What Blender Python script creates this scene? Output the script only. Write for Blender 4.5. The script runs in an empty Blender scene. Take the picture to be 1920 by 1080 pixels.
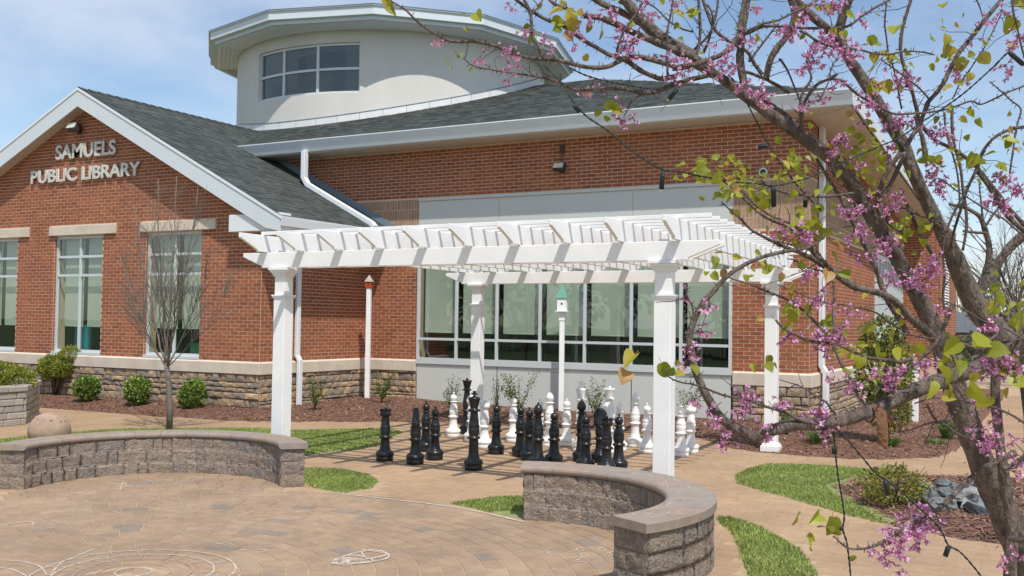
import bpy, math, random
import numpy as np
from mathutils import Vector, Matrix, noise
random.seed(7); np.random.seed(7)
R = math.radians
scene = bpy.context.scene
COL = scene.collection

# ---------------------------------------------------------------- camera, world, sun, exposure
CR = Vector((0.8778, 0.4788, 0.0135)); CF = Vector((-0.4783, 0.8776, 0.0326)); CU = CR.cross(CF).normalized()
CR = CF.cross(CU).normalized()
CC = Vector((12.683, -13.84, 1.746)); FPX = 1900.0
cam = bpy.data.objects.new('camera', bpy.data.cameras.new('camera')); COL.objects.link(cam)
cam.matrix_world = Matrix(((CR.x, CU.x, -CF.x, CC.x), (CR.y, CU.y, -CF.y, CC.y), (CR.z, CU.z, -CF.z, CC.z), (0, 0, 0, 1)))
cam.data.sensor_width = 36.0; cam.data.lens = 36.0 * FPX / 1920.0
cam.data.clip_start = 0.05; cam.data.clip_end = 2000
scene.camera = cam
SUN_TO = Vector((0.44, -0.42, 1.0)).normalized()
sun_el = math.asin(SUN_TO.z); sun_rot = math.atan2(SUN_TO.x, SUN_TO.y)
W = bpy.data.worlds.new('World'); scene.world = W; W.use_nodes = True
nt = W.node_tree; nt.nodes.clear()
out = nt.nodes.new('ShaderNodeOutputWorld'); bg = nt.nodes.new('ShaderNodeBackground')
sky = nt.nodes.new('ShaderNodeTexSky'); sky.sky_type = 'NISHITA'; sky.sun_disc = False
sky.sun_elevation = sun_el; sky.sun_rotation = sun_rot; sky.air_density = 1.0; sky.dust_density = 0.4; sky.ozone_density = 1.3
tc = nt.nodes.new('ShaderNodeTexCoord'); mp = nt.nodes.new('ShaderNodeMapping')
mp.inputs['Scale'].default_value = (1.0, 1.0, 2.6); mp.inputs['Location'].default_value = (0.35, 0.2, 0.1)
nz = nt.nodes.new('ShaderNodeTexNoise'); nz.inputs['Scale'].default_value = 2.6; nz.inputs['Detail'].default_value = 7; nz.inputs['Roughness'].default_value = 0.52
rp = nt.nodes.new('ShaderNodeValToRGB'); rp.color_ramp.elements[0].position = 0.40; rp.color_ramp.elements[1].position = 0.66
rp.color_ramp.elements[0].color = (0.0, 0.0, 0.0, 1); rp.color_ramp.elements[1].color = (0.8, 0.8, 0.8, 1)
mixc = nt.nodes.new('ShaderNodeMixRGB'); mixc.inputs['Color2'].default_value = (5.8, 6.3, 7.0, 1)
nt.links.new(tc.outputs['Generated'], mp.inputs['Vector']); nt.links.new(mp.outputs['Vector'], nz.inputs['Vector'])
nt.links.new(nz.outputs['Fac'], rp.inputs['Fac']); nt.links.new(rp.outputs['Color'], mixc.inputs['Fac'])
nt.links.new(sky.outputs['Color'], mixc.inputs['Color1']); nt.links.new(mixc.outputs['Color'], bg.inputs['Color'])
bg.inputs['Strength'].default_value = 0.125
nt.links.new(bg.outputs['Background'], out.inputs['Surface'])
sl = bpy.data.lights.new('sun', 'SUN'); sl.energy = 3.75; sl.angle = R(0.53); sl.color = (1.0, 0.96, 0.89)
so = bpy.data.objects.new('sun', sl); COL.objects.link(so)
so.rotation_euler = SUN_TO.to_track_quat('Z', 'Y').to_euler()
vs = scene.view_settings; vs.view_transform = 'Standard'; vs.look = 'None'; vs.exposure = 0.22; vs.gamma = 1.0
vs.use_curve_mapping = False
scene.cycles.max_bounces = 6; scene.cycles.transparent_max_bounces = 12

# ---------------------------------------------------------------- helpers
def at(x, y, d):
    """point d metres in front of the viewer along the sight line of a spot in the photograph"""
    return CC + (CF + CR * ((x - 960) / FPX) - CU * ((y - 540) / FPX)) * d
def on(x, y, axis, val):
    d = CF + CR * ((x - 960) / FPX) - CU * ((y - 540) / FPX)
    t = (val - CC[axis]) / d[axis]
    return CC + d * t
def gnd(x, y, z=0.0): return on(x, y, 2, z)
def dist(p): return (Vector(p) - CC).dot(CF)
def far(p, c=None): return dist(p) + (0 if inview(p, 0, 0) else 100)
def inview(p, mx=60, my=60):
    v = Vector(p) - CC; w = v.dot(CF)
    if w < .3: return False
    X = 960 + FPX * v.dot(CR) / w; Y = 540 - FPX * v.dot(CU) / w
    return -mx < X < 1920 + mx and -my < Y < 1080 + my

MATS = {}
def mat(name, col, rough=0.7, var=0.12, scale=6.0, bump=0.0, bscale=60.0, detail=5, metallic=0.0, col2=None, obj_rand=0.0, spec=0.5, trans=0.0, coat=0.0, stretch=None, wsp=True, macro=0.0, mscale=0.7):
    if name in MATS: return MATS[name]
    m = bpy.data.materials.new(name); m.use_nodes = True; t = m.node_tree; b = t.nodes['Principled BSDF']
    b.inputs['Roughness'].default_value = rough; b.inputs['Metallic'].default_value = metallic
    b.inputs['Specular IOR Level'].default_value = spec; b.inputs['Coat Weight'].default_value = coat
    if wsp:
        g = t.nodes.new('ShaderNodeNewGeometry'); vec = g.outputs['Position']
    else:
        g = t.nodes.new('ShaderNodeTexCoord'); vec = g.outputs['Object']
    if stretch:
        mpn = t.nodes.new('ShaderNodeMapping'); mpn.inputs['Scale'].default_value = stretch
        t.links.new(vec, mpn.inputs['Vector']); vec = mpn.outputs['Vector']
    n = t.nodes.new('ShaderNodeTexNoise'); n.inputs['Scale'].default_value = scale; n.inputs['Detail'].default_value = detail; n.inputs['Roughness'].default_value = 0.62
    t.links.new(vec, n.inputs['Vector'])
    r = t.nodes.new('ShaderNodeValToRGB'); r.color_ramp.elements[0].position = 0.3; r.color_ramp.elements[1].position = 0.7
    c = Vector(col); c2 = Vector(col2) if col2 else None
    lo = c * (1 - var); hi = (c2 if c2 else c * (1 + var))
    r.color_ramp.elements[0].color = (*lo, 1); r.color_ramp.elements[1].color = (*hi, 1)
    t.links.new(n.outputs['Fac'], r.inputs['Fac']); colout = r.outputs['Color']
    if obj_rand:
        oi = t.nodes.new('ShaderNodeObjectInfo'); mr = t.nodes.new('ShaderNodeMapRange')
        mr.inputs['To Min'].default_value = 1 - obj_rand; mr.inputs['To Max'].default_value = 1 + obj_rand
        t.links.new(oi.outputs['Random'], mr.inputs['Value'])
        h = t.nodes.new('ShaderNodeHueSaturation'); t.links.new(mr.outputs['Result'], h.inputs['Value']); t.links.new(colout, h.inputs['Color']); colout = h.outputs['Color']
    if macro:
        g2 = t.nodes.new('ShaderNodeNewGeometry'); n3 = t.nodes.new('ShaderNodeTexNoise'); n3.inputs['Scale'].default_value = mscale; n3.inputs['Detail'].default_value = 6; n3.inputs['Roughness'].default_value = 0.65
        t.links.new(g2.outputs['Position'], n3.inputs['Vector']); m3 = t.nodes.new('ShaderNodeMapRange'); m3.inputs['From Min'].default_value = 0.3; m3.inputs['From Max'].default_value = 0.7
        m3.inputs['To Min'].default_value = 1 - macro; m3.inputs['To Max'].default_value = 1 + macro; t.links.new(n3.outputs['Fac'], m3.inputs['Value'])
        h3 = t.nodes.new('ShaderNodeHueSaturation'); t.links.new(m3.outputs['Result'], h3.inputs['Value']); t.links.new(colout, h3.inputs['Color']); colout = h3.outputs['Color']
    t.links.new(colout, b.inputs['Base Color'])
    if bump:
        n2 = t.nodes.new('ShaderNodeTexNoise'); n2.inputs['Scale'].default_value = bscale; n2.inputs['Detail'].default_value = 4
        t.links.new(vec, n2.inputs['Vector'])
        bp = t.nodes.new('ShaderNodeBump'); bp.inputs['Strength'].default_value = bump; bp.inputs['Distance'].default_value = 0.02
        t.links.new(n2.outputs['Fac'], bp.inputs['Height']); t.links.new(bp.outputs['Normal'], b.inputs['Normal'])
    if trans:
        tr = t.nodes.new('ShaderNodeBsdfTranslucent'); t.links.new(colout, tr.inputs['Color'])
        mx = t.nodes.new('ShaderNodeMixShader'); mx.inputs['Fac'].default_value = trans
        t.links.new(b.outputs['BSDF'], mx.inputs[1]); t.links.new(tr.outputs['BSDF'], mx.inputs[2])
        t.links.new(mx.outputs['Shader'], t.nodes['Material Output'].inputs['Surface'])
    MATS[name] = m; return m

def glassmat(name, tint, gloss):
    m = bpy.data.materials.new(name); m.use_nodes = True; t = m.node_tree; t.nodes.clear()
    o = t.nodes.new('ShaderNodeOutputMaterial'); a = t.nodes.new('ShaderNodeBsdfTransparent'); a.inputs['Color'].default_value = (*tint, 1)
    g = t.nodes.new('ShaderNodeBsdfGlossy'); g.inputs['Roughness'].default_value = 0.01; g.inputs['Color'].default_value = (0.9, 1.0, 0.97, 1)
    mx = t.nodes.new('ShaderNodeMixShader'); lw = t.nodes.new('ShaderNodeLayerWeight'); f = t.nodes.new('ShaderNodeMath'); f.operation = 'POWER'; f.inputs[1].default_value = 4.0; t.links.new(lw.outputs['Facing'], f.inputs[0])
    ad = t.nodes.new('ShaderNodeMath'); ad.operation = 'ADD'; ad.inputs[1].default_value = gloss
    geo = t.nodes.new('ShaderNodeNewGeometry'); nz_ = t.nodes.new('ShaderNodeTexNoise'); nz_.inputs['Scale'].default_value = 0.9
    bp = t.nodes.new('ShaderNodeBump'); bp.inputs['Strength'].default_value = 0.08; bp.inputs['Distance'].default_value = 0.05
    t.links.new(geo.outputs['Position'], nz_.inputs['Vector']); t.links.new(nz_.outputs['Fac'], bp.inputs['Height']); t.links.new(bp.outputs['Normal'], g.inputs['Normal'])
    t.links.new(f.outputs[0], ad.inputs[0]); t.links.new(ad.outputs[0], mx.inputs['Fac'])
    t.links.new(a.outputs[0], mx.inputs[1]); t.links.new(g.outputs[0], mx.inputs[2]); t.links.new(mx.outputs[0], o.inputs['Surface'])
    return m

class MB:
    def __init__(s): s.v = []; s.f = []; s.m = []; s.sm = []
    def add(s, vs, fs, mi=0, smooth=False):
        o = len(s.v); s.v += [tuple(v) for v in vs]
        for f in fs: s.f.append(tuple(i + o for i in f)); s.m.append(mi); s.sm.append(smooth)
        return s
    def box(s, a, b, mi=0, rot=None, org=None):
        (x0, y0, z0), (x1, y1, z1) = a, b
        vs = [(x, y, z) for z in (z0, z1) for y in (y0, y1) for x in (x0, x1)]
        if rot is not None: vs = [org + rot @ (Vector(v)) for v in vs]
        return s.add(vs, [(0, 2, 3, 1), (4, 5, 7, 6), (0, 1, 5, 4), (2, 6, 7, 3), (0, 4, 6, 2), (1, 3, 7, 5)], mi)
    def prism(s, poly, a, b, mi=0):
        """poly: list of 3D points (planar); extruded from +a to +b (vectors)"""
        n = len(poly); a = Vector(a); b = Vector(b)
        vs = [Vector(p) + a for p in poly] + [Vector(p) + b for p in poly]
        fs = [tuple(range(n))[::-1], tuple(range(n, 2 * n))] + [(i, (i + 1) % n, n + (i + 1) % n, n + i) for i in range(n)]
        return s.add(vs, fs, mi)
    def tube(s, pts, rad, n=6, mi=0, smooth=True, cap=True, rough=0.0):
        P = [Vector(p) for p in pts]; k = len(P)
        if not hasattr(rad, '__len__'): rad = [rad] * k
        up = Vector((0.13, 0.21, 0.97)); vs = []
        t0 = (P[1] - P[0]).normalized(); X = t0.cross(up).normalized()
        for i in range(k):
            t = (P[min(i + 1, k - 1)] - P[max(i - 1, 0)])
            if t.length < 1e-9: t = t0
            t.normalize(); X = (X - t * X.dot(t))
            X = X.normalized() if X.length > 1e-6 else t.orthogonal().normalized()
            Y = t.cross(X)
            for j in range(n):
                a = 2 * math.pi * j / n; rr = rad[i] * (1 + (random.uniform(-rough, rough) if rough else 0))
                vs.append(P[i] + X * (rr * math.cos(a)) + Y * (rr * math.sin(a)))
        fs = [(i * n + j, i * n + (j + 1) % n, (i + 1) * n + (j + 1) % n, (i + 1) * n + j) for i in range(k - 1) for j in range(n)]
        s.add(vs, fs, mi, smooth)
        if cap:
            o = len(s.v) - len(vs)
            s.f.append(tuple(o + j for j in range(n))[::-1]); s.m.append(mi); s.sm.append(False)
            s.f.append(tuple(o + (k - 1) * n + j for j in range(n))); s.m.append(mi); s.sm.append(False)
        return s
    def lathe(s, prof, n=20, c=(0, 0, 0), mi=0, smooth=True):
        vs = []; k = len(prof)
        for r, z in prof:
            for j in range(n):
                a = 2 * math.pi * j / n; vs.append((c[0] + r * math.cos(a), c[1] + r * math.sin(a), c[2] + z))
        fs = [(i * n + j, i * n + (j + 1) % n, (i + 1) * n + (j + 1) % n, (i + 1) * n + j) for i in range(k - 1) for j in range(n)]
        return s.add(vs, fs, mi, smooth)
    def mesh(s, name, mats):
        me = bpy.data.meshes.new(name); me.from_pydata([tuple(v) for v in s.v], [], s.f)
        for m in mats: me.materials.append(m)
        if len(mats) > 1: me.polygons.foreach_set('material_index', s.m)
        me.polygons.foreach_set('use_smooth', s.sm); me.update(); return me
    def build(s, name, mats, parent=None, **kw):
        if not isinstance(mats, (list, tuple)): mats = [mats]
        return obj(name, s.mesh(name, mats), parent, **kw)

def obj(name, me, parent=None, loc=None, rz=None, **kw):
    o = bpy.data.objects.new(name, me); COL.objects.link(o)
    if parent is not None: o.parent = parent
    if loc is not None: o.location = loc
    if rz is not None: o.rotation_euler = (0, 0, rz)
    for k, v in kw.items(): o[k] = v
    return o
def thing(name, label, cat, loc=(0, 0, 0), rz=0.0, group=None):
    o = obj(name, None, None, loc, rz, label=label, category=cat)
    if group: o['group'] = group
    return o
def tag(o, label, cat, group=None):
    o['label'] = label; o['category'] = cat
    if group: o['group'] = group
    return o
def copy_tree(o, parent=None):
    c = o.copy(); COL.objects.link(c); c.parent = parent
    for ch in list(o.children): copy_tree(ch, c)
    return c
def bevel(o, w=0.01, seg=2, ang=40):
    m = o.modifiers.new('bevel', 'BEVEL'); m.width = w; m.segments = seg; m.limit_method = 'ANGLE'; m.angle_limit = R(ang)
    return o
def inpoly(px, py, poly):
    px = np.asarray(px); py = np.asarray(py); ins = np.zeros(px.shape, bool); n = len(poly)
    for i in range(n):
        x0, y0 = poly[i]; x1, y1 = poly[(i + 1) % n]
        c = ((y0 > py) != (y1 > py)) & (px < (x1 - x0) * (py - y0) / ((y1 - y0) + 1e-12) + x0)
        ins ^= c
    return ins
def sdist(px, py, poly, closed=True, skip=()):
    px = np.asarray(px, float); py = np.asarray(py, float); d = np.full(px.shape, 1e9); n = len(poly)
    for i in range(n if closed else n - 1):
        if i in skip: continue
        x0, y0 = poly[i]; x1, y1 = poly[(i + 1) % n]; dx, dy = x1 - x0, y1 - y0
        t = np.clip(((px - x0) * dx + (py - y0) * dy) / (dx * dx + dy * dy + 1e-12), 0, 1)
        d = np.minimum(d, np.hypot(px - x0 - t * dx, py - y0 - t * dy))
    return np.where(inpoly(px, py, poly), d, -d)
def fnoise(x, y, s, seed=0.0):
    return noise.noise(Vector((x * s + seed, y * s - seed, seed * 1.7)))
def rough_poly(poly, step=0.35):
    out = []
    n = len(poly)
    for i in range(n):
        a = Vector((*poly[i], 0)); b = Vector((*poly[(i + 1) % n], 0)); k = max(1, int((b - a).length / step))
        for j in range(k): out.append(tuple((a.lerp(b, j / k))[:2]))
    return out
# ================================================================ SETTING: ground, paving, beds, lawns
m_earth = mat('earth_grass', (0.07, 0.10, 0.03), 0.95, 0.35, 1.5)
m_pave = mat('paving_far', (0.40, 0.27, 0.175), 0.85, 0.12, 2.2, 0.15, 40)
m_sand = mat('joint_sand', (0.42, 0.30, 0.19), 0.95, 0.15, 20, 0.3, 200)
PATHC = [(0.37, 0.245, 0.147), (0.36, 0.238, 0.143), (0.38, 0.253, 0.153), (0.365, 0.242, 0.148), (0.373, 0.248, 0.152)]
m_path = [mat('path_paver_%s' % n, c, 0.82, 0.10, 7, 0.25, 120, macro=.16, mscale=.9) for n, c in zip(('tan', 'rust', 'sand', 'dusk', 'clay'), PATHC)]
PATC = [(0.325, 0.222, 0.142), (0.305, 0.207, 0.134), (0.34, 0.235, 0.152), (0.295, 0.205, 0.138), (0.31, 0.22, 0.15), (0.24, 0.19, 0.145)]
m_pat = [mat('patio_paver_%s' % n, c, 0.8, 0.13, 9, 0.3, 110, macro=.20, mscale=1.1) for n, c in zip(('tan', 'rust', 'sand', 'umber', 'dun', 'slate'), PATC)]
m_mulch = mat('mulch', (0.175, 0.086, 0.055), 0.95, 0.45, 22, 1.0, 70)
m_chip = [mat('mulch_chip_%s' % n, c, 0.9, 0.2, 30) for n, c in (('red', (0.23, 0.115, 0.073)), ('dark', (0.11, 0.06, 0.042)), ('pale', (0.36, 0.24, 0.17)))]
m_soil = mat('lawn_soil', (0.19, 0.22, 0.07), 0.95, 0.3, 8)
m_grass = [mat('grass_%s' % n, c, 0.6, 0.25, 1.3, trans=0.25, macro=.2, mscale=1.7) for n, c in (('mid', (0.28, 0.34, 0.075)), ('deep', (0.19, 0.26, 0.055)), ('straw', (0.42, 0.42, 0.17)))]

g = MB(); g.add([(-400, -300, -0.03), (400, -300, -0.03), (400, 900, -0.03), (-400, 900, -0.03)], [(0, 1, 2, 3)])
g.build('ground', m_earth, kind='structure')
g = MB(); g.add([(-16, -18, 0), (17.5, -18, 0), (17.5, 34, 0), (-16, 34, 0)], [(0, 1, 2, 3)])
paving = g.build('paving', m_sand, kind='structure')

PC = (7.18, -9.1); PR = 3.47
LW = dict(c=(4.74, -6.69), r=1.268, t=0.24, h=0.458, a0=47.5, a1=207)
RW = dict(c=(8.974, -7.075), r=1.218, t=0.315, h=0.478, a0=-25.5, a1=111.7)
def in_patio(x, y):
    if math.hypot(x - PC[0], y - PC[1]) < PR: return True
    for w in (LW, RW):
        if math.hypot(x - w['c'][0], y - w['c'][1]) < w['r'] + 0.02: return True
    return False
# plan outlines (metres) of lawns and planting beds
lawnA = [(-6, -9.5), (-5.2, -5.6), (-1.6, -5.15), (-0.25, -4.85), (-0.27, -3.99), (0.08, -2.95), (0.94, -2.2), (1.63, -1.72), (2.35, -1.6), (2.81, -1.07), (3.33, -0.62), (3.7, -0.85), (3.9, -1.3), (4.2, -1.9), (4.42, -2.5), (4.38, -3.0), (4.2, -3.5), (4.3, -4.2), (4.3, -5.2), (3.1, -5.7), (2.7, -7.0), (3.2, -9.5)]
lawnB = [(4.5, -4.9), (4.93, -4.62), (5.36, -4.46), (5.9, -4.62), (6.2, -4.9), (6.4, -5.3), (6.35, -5.66), (5.9, -5.62), (5.3, -5.2)]
lawnC = [(7.55, -5.62), (7.74, -5.2), (7.98, -4.92), (8.4, -4.95), (8.7, -5.4), (8.62, -5.86), (8.3, -5.9), (8.0, -5.78)]
lawnD = [(9.55, -2.9), (9.36, -2.35), (9.34, -1.79), (9.42, -1.2), (9.79, -1.0), (10.68, -0.95), (11.2, -1.1), (11.2, -2.5), (11.5, -4.4), (11.2, -4.32), (10.8, -4.02), (10.38, -3.62), (9.83, -3.16)]
lawnE = [(9.9, -4.88), (10.1, -4.88), (10.45, -5.2), (10.87, -5.77), (11.17, -6.55), (11.3, -7.6), (11.3, -9.5), (10.0, -9.5), (10.3, -8.6), (10.65, -7.9), (10.78, -6.9), (10.3, -5.6)]
lawnL = [(-16, -18), (-6.2, -9.3), (-4, -18)]
bedB = [(-9.6, 0.4), (-9.4, -1.5), (-6.0, -1.5), (-4.17, -1.36), (-1.91, -1.27), (0.03, -1.12), (1.02, -0.80), (2.35, 0.22), (3.3, 0.75), (4.6, 1.0), (6.2, 1.45), (7.64, 1.32), (8.05, 0.8), (8.5, 0.25), (9.0, 0.02), (9.6, -0.1), (10.2, -0.02), (10.7, 0.25), (11.2, 0.85), (11.35, 2.0), (11.35, 16), (8.9, 16), (8.9, 3.3), (-0.1, 3.3), (-0.1, 0.15)]
bedD = [(10.62, -3.15), (10.42, -2.6), (10.5, -2.0), (10.75, -1.45), (11.1, -1.2), (11.6, -0.92), (12.3, -0.75), (13.8, -0.8), (14.6, -3), (13.2, -5.0), (12.26, -4.76), (11.71, -4.61), (11.3, -4.35), (11.0, -3.8)]
def sheet(name, poly, res, hf, m, **kw):
    P = np.array(poly); x0, y0 = P.min(0) - .12; x1, y1 = P.max(0) + .12
    nx = int((x1 - x0) / res) + 1; ny = int((y1 - y0) / res) + 1
    X, Y = np.meshgrid(np.linspace(x0, x1, nx), np.linspace(y0, y1, ny)); S = sdist(X, Y, poly)
    H = hf(X, Y, S); ok = S > -res * 1.6
    idx = -np.ones(X.shape, int); idx[ok] = np.arange(ok.sum())
    vs = np.stack([X[ok], Y[ok], H[ok]], 1)
    q = ok[:-1, :-1] & ok[1:, :-1] & ok[:-1, 1:] & ok[1:, 1:]
    a = idx[:-1, :-1][q]; b = idx[:-1, 1:][q]; c = idx[1:, 1:][q]; d = idx[1:, :-1][q]
    me = bpy.data.meshes.new(name); me.from_pydata(vs.tolist(), [], np.stack([a, b, c, d], 1).tolist()); me.materials.append(m)
    me.polygons.foreach_set('use_smooth', [True] * len(me.polygons))
    return obj(name, me, None, **kw)
NV = np.vectorize(lambda x, y: noise.noise(Vector((x * 1.7, y * 1.7, 3.1))) * .6 + noise.noise(Vector((x * 7, y * 7, 9.1))) * .4)
def bed_h(X, Y, S):
    front = sdist(X, Y, bedB, skip=(0, 18, 19, 20, 21, 22, 23, 24))
    rise = np.clip(front * .13, -.03, .115)
    rise = rise + .07 * np.exp(-(((X - .6) / 1.6) ** 2 + ((Y - 3.0) / 1.5) ** 2))
    return rise + NV(X, Y) * .018 * np.clip(front * 5 + .4, 0.2, 1) + 0.004
def bedD_h(X, Y, S): return np.clip(S * .16, -.03, .07) + NV(X, Y) * .015
def lawn_h(X, Y, S): return np.clip(S * .3, -.03, .022) + NV(X, Y) * .008
m_lawns = []
for nm, poly in (('lawn', lawnA), ('lawn', lawnB), ('lawn', lawnC), ('lawn', lawnD), ('lawn', lawnE), ('lawn', lawnL)):
    sheet(nm, poly, .09 if poly is not lawnL else .4, lawn_h, m_soil, kind='structure')
sheet('mulch_bed', bedB, .055, bed_h, m_mulch, kind='structure')
sheet('mulch_bed', bedD, .055, bedD_h, m_mulch, kind='structure')
def bedz(x, y, poly=bedB, hf=bed_h):
    X = np.array([[x]]); Y = np.array([[y]]); return float(hf(X, Y, sdist(X, Y, poly))[0, 0])

def sample(poly, n):
    P = np.array(poly); lo = P.min(0); hi = P.max(0); pts = []
    area = (hi - lo).prod(); k = int(n * 1.0)
    X = np.random.uniform(lo[0], hi[0], k * 4); Y = np.random.uniform(lo[1], hi[1], k * 4)
    ok = inpoly(X, Y, poly); return X[ok], Y[ok]
def frustum(X, Y, m=220):
    vx = X - CC.x; vy = Y - CC.y; vz = -CC.z
    w = vx * CF.x + vy * CF.y + vz * CF.z; a = vx * CR.x + vy * CR.y + vz * CR.z; b = vx * CU.x + vy * CU.y + vz * CU.z
    w = np.maximum(w, .3); px = 960 + FPX * a / w; py = 540 - FPX * b / w
    return (px > -m) & (px < 1920 + m) & (py < 1080 + m)
def grass(poly, dens, h=.027, excl=None):
    P = np.array(poly); lo = P.min(0); hi = P.max(0); k = int((hi - lo).prod() * dens)
    X = np.random.uniform(lo[0], hi[0], k); Y = np.random.uniform(lo[1], hi[1], k)
    S = sdist(X, Y, poly); ok = (S > -.015 + .03 * np.random.rand(k)) & frustum(X, Y)
    for w in (LW, RW): 
        d = np.hypot(X - w['c'][0], Y - w['c'][1]); ok &= ~((d < w['r'] + w['t']) & (d > w['r'] - .02))
    for other in (excl or []): ok &= ~inpoly(X, Y, other)
    X = X[ok]; Y = Y[ok]; S = S[ok]; n = len(X); Z = np.clip(S * .3, -.01, .02)
    a = np.random.uniform(0, 2 * np.pi, n); wd = np.random.uniform(.004, .008, n); hh = h * np.random.uniform(.5, 1.25, n) * (1 + .35 * np.array([fnoise(x, y, 1.6, 4) for x, y in zip(X, Y)]))
    lx = np.random.normal(0, .45, n) * hh; ly = np.random.normal(0, .45, n) * hh
    v = np.empty((n, 3, 3)); v[:, 0] = np.stack([X - np.cos(a) * wd, Y - np.sin(a) * wd, Z], 1); v[:, 1] = np.stack([X + np.cos(a) * wd, Y + np.sin(a) * wd, Z], 1)
    v[:, 2] = np.stack([X + lx, Y + ly, Z + hh], 1)
    me = bpy.data.meshes.new('grass'); me.vertices.add(n * 3); me.vertices.foreach_set('co', v.ravel())
    me.loops.add(n * 3); me.loops.foreach_set('vertex_index', np.arange(n * 3)); me.polygons.add(n)
    me.polygons.foreach_set('loop_start', np.arange(n) * 3); me.polygons.foreach_set('loop_total', np.full(n, 3))
    for m in m_grass: me.materials.append(m)
    patch = np.array([fnoise(x, y, 1.1, 11) for x, y in zip(X, Y)])
    rnd = np.random.rand(n); mi = np.where(rnd < .12 + .25 * np.clip(patch, 0, 1), 2, np.where(rnd < .5, 1, 0))
    me.polygons.foreach_set('material_index', mi.astype(np.int32)); me.update(calc_edges=True); me.validate()
    return me
for poly, dens, lab in ((lawnA, 3600, 'green grass of the lawn behind the left seat wall, reaching to the pergola'), (lawnB, 6000, 'small patch of green grass at the right end of the left seat wall'),
                        (lawnC, 7000, 'small wedge of green grass at the left end of the right seat wall'), (lawnD, 5200, 'green grass tongue beside the rock bed and the curving path'),
                        (lawnE, 7000, 'green grass strip along the outside of the right seat wall')):
    o = obj('grass', grass(poly, dens, excl=[bedD] if poly is lawnD else None)); tag(o, lab, 'grass'); o['kind'] = 'stuff'
def chips(poly, dens, hf, lab):
    P = np.array(poly); lo = P.min(0); hi = P.max(0); k = int((hi - lo).prod() * dens)
    X = np.random.uniform(lo[0], hi[0], k); Y = np.random.uniform(lo[1], hi[1], k); S = sdist(X, Y, poly)
    ok = (S > -.05) & frustum(X, Y) & (np.hypot(X - CC.x, Y - CC.y) < 24) & ((S > .0) | (np.random.rand(k) < .3)); X = X[ok]; Y = Y[ok]; S = S[ok]; Z = np.maximum(hf(X, Y, S), .008)
    mb = MB()
    for x, y, z in zip(X, Y, Z):
        a = random.uniform(0, 6.28); L = random.uniform(.012, .045); w = random.uniform(.004, .010); t = random.uniform(-.35, .35); c, s = math.cos(a), math.sin(a)
        dz = L * t; z0 = z + .004 + abs(dz)
        mb.add([(x - c * L - s * w, y - s * L + c * w, z0 - dz), (x - c * L + s * w, y - s * L - c * w, z0 - dz), (x + c * L + s * w, y + s * L - c * w, z0 + dz), (x + c * L - s * w, y + s * L + c * w, z0 + dz)], [(0, 1, 2, 3)], random.choice((0, 0, 1, 1, 2)))
    o = mb.build('mulch_chips', m_chip); tag(o, lab, 'mulch'); o['kind'] = 'stuff'
chips(bedB, 330, bed_h, 'red brown wood mulch chips along the foot of the library')
chips(bedD, 750, bedD_h, 'red brown wood mulch chips around the rock pile')

# patio pavers in rings, path pavers in running bond
def arc_paver(c, r0, r1, a0, a1, z0, z1, jit=.0):
    ca = (a0 + a1) / 2; rm = (r0 + r1) / 2
    vs = []
    for z in (z0, z1):
        for r_, a_ in ((r0, a0), (r1, a0), (r1, a1), (r0, a1)):
            q = .004 if z == z1 else 0
            r2 = r_ + (q if r_ == r0 else -q); a2 = a_ + (q / rm if a_ == a0 else -q / rm)
            vs.append((c[0] + r2 * math.cos(a2), c[1] + r2 * math.sin(a2), z))
    return vs, [(4, 5, 6, 7), (0, 1, 5, 4), (1, 2, 6, 5), (2, 3, 7, 6), (3, 0, 4, 7)]
pieces = []; ring_w = .152
for k in range(1, 42):
    r0 = k * ring_w; r1 = r0 + ring_w; a = random.random(); aend = a + 2 * math.pi
    dark = k in (10, 16, 17)
    while a < aend:
        L = random.choice((.15, .19, .23, .23)); da = min(L / r0, aend - a); am = a + da / 2; rm = r0 + ring_w / 2
        x, y = PC[0] + rm * math.cos(am), PC[1] + rm * math.sin(am)
        if in_patio(x, y) and inview((x, y, 0), 500, 350) and rm < 5.5:
            mi = random.choices(range(6), (5, 3, 5, 2, 3, .25 if not dark else 2.5))[0]
            vs, fs = arc_paver(PC, r0 + .0025, r1 - .0025, a + .0025 / rm, a + da - .0025 / rm, .0, .0085 + random.uniform(-.0008, .0008))
            pieces.append((far((x, y, 0)), vs, fs, mi))
        a += da
pieces.sort(key=lambda t: t[0])
def emit_pieces(pieces, name, mats, parent, limit):
    rest = MB()
    for i, (d, vs, fs, mi) in enumerate(pieces):
        if i < limit:
            b = MB(); c = sum((Vector(v) for v in vs), Vector()) / len(vs)
            b.add([Vector(v) - c for v in vs], fs); o = obj(name, b.mesh(name, [mats[mi]]), parent, loc=c)
        else: rest.add(vs, fs, mi)
    if rest.f: rest.build(name, mats, parent, kind='stuff')
patio = MB(); ring = [(PC[0] + (PR + .02) * math.cos(i * math.pi / 48), PC[1] + (PR + .02) * math.sin(i * math.pi / 48), .004) for i in range(96)]
patio.add(ring, [tuple(range(96))]); patio_o = patio.build('patio', m_sand, kind='structure')
emit_pieces(pieces, 'paver', m_pat, patio_o, 300)
pieces = []
excl = [lawnA, lawnB, lawnC, lawnD, lawnE, bedB, bedD]
row = 0; y = -9.0
while y < 16:
    hgt = .155 if row % 3 else .225
    x = -7.0 + random.random() * .2
    while x < 15:
        L = random.choice((.155, .225, .305, .305)) if hgt < .2 else random.choice((.225, .305))
        cx_, cy_ = x + L / 2, y + hgt / 2
        if inview((cx_, cy_, 0), 350, 300) and dist((cx_, cy_, 0)) < 26:
            pieces.append((cx_, cy_, L, hgt))
        x += L
    y += hgt; row += 1
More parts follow.
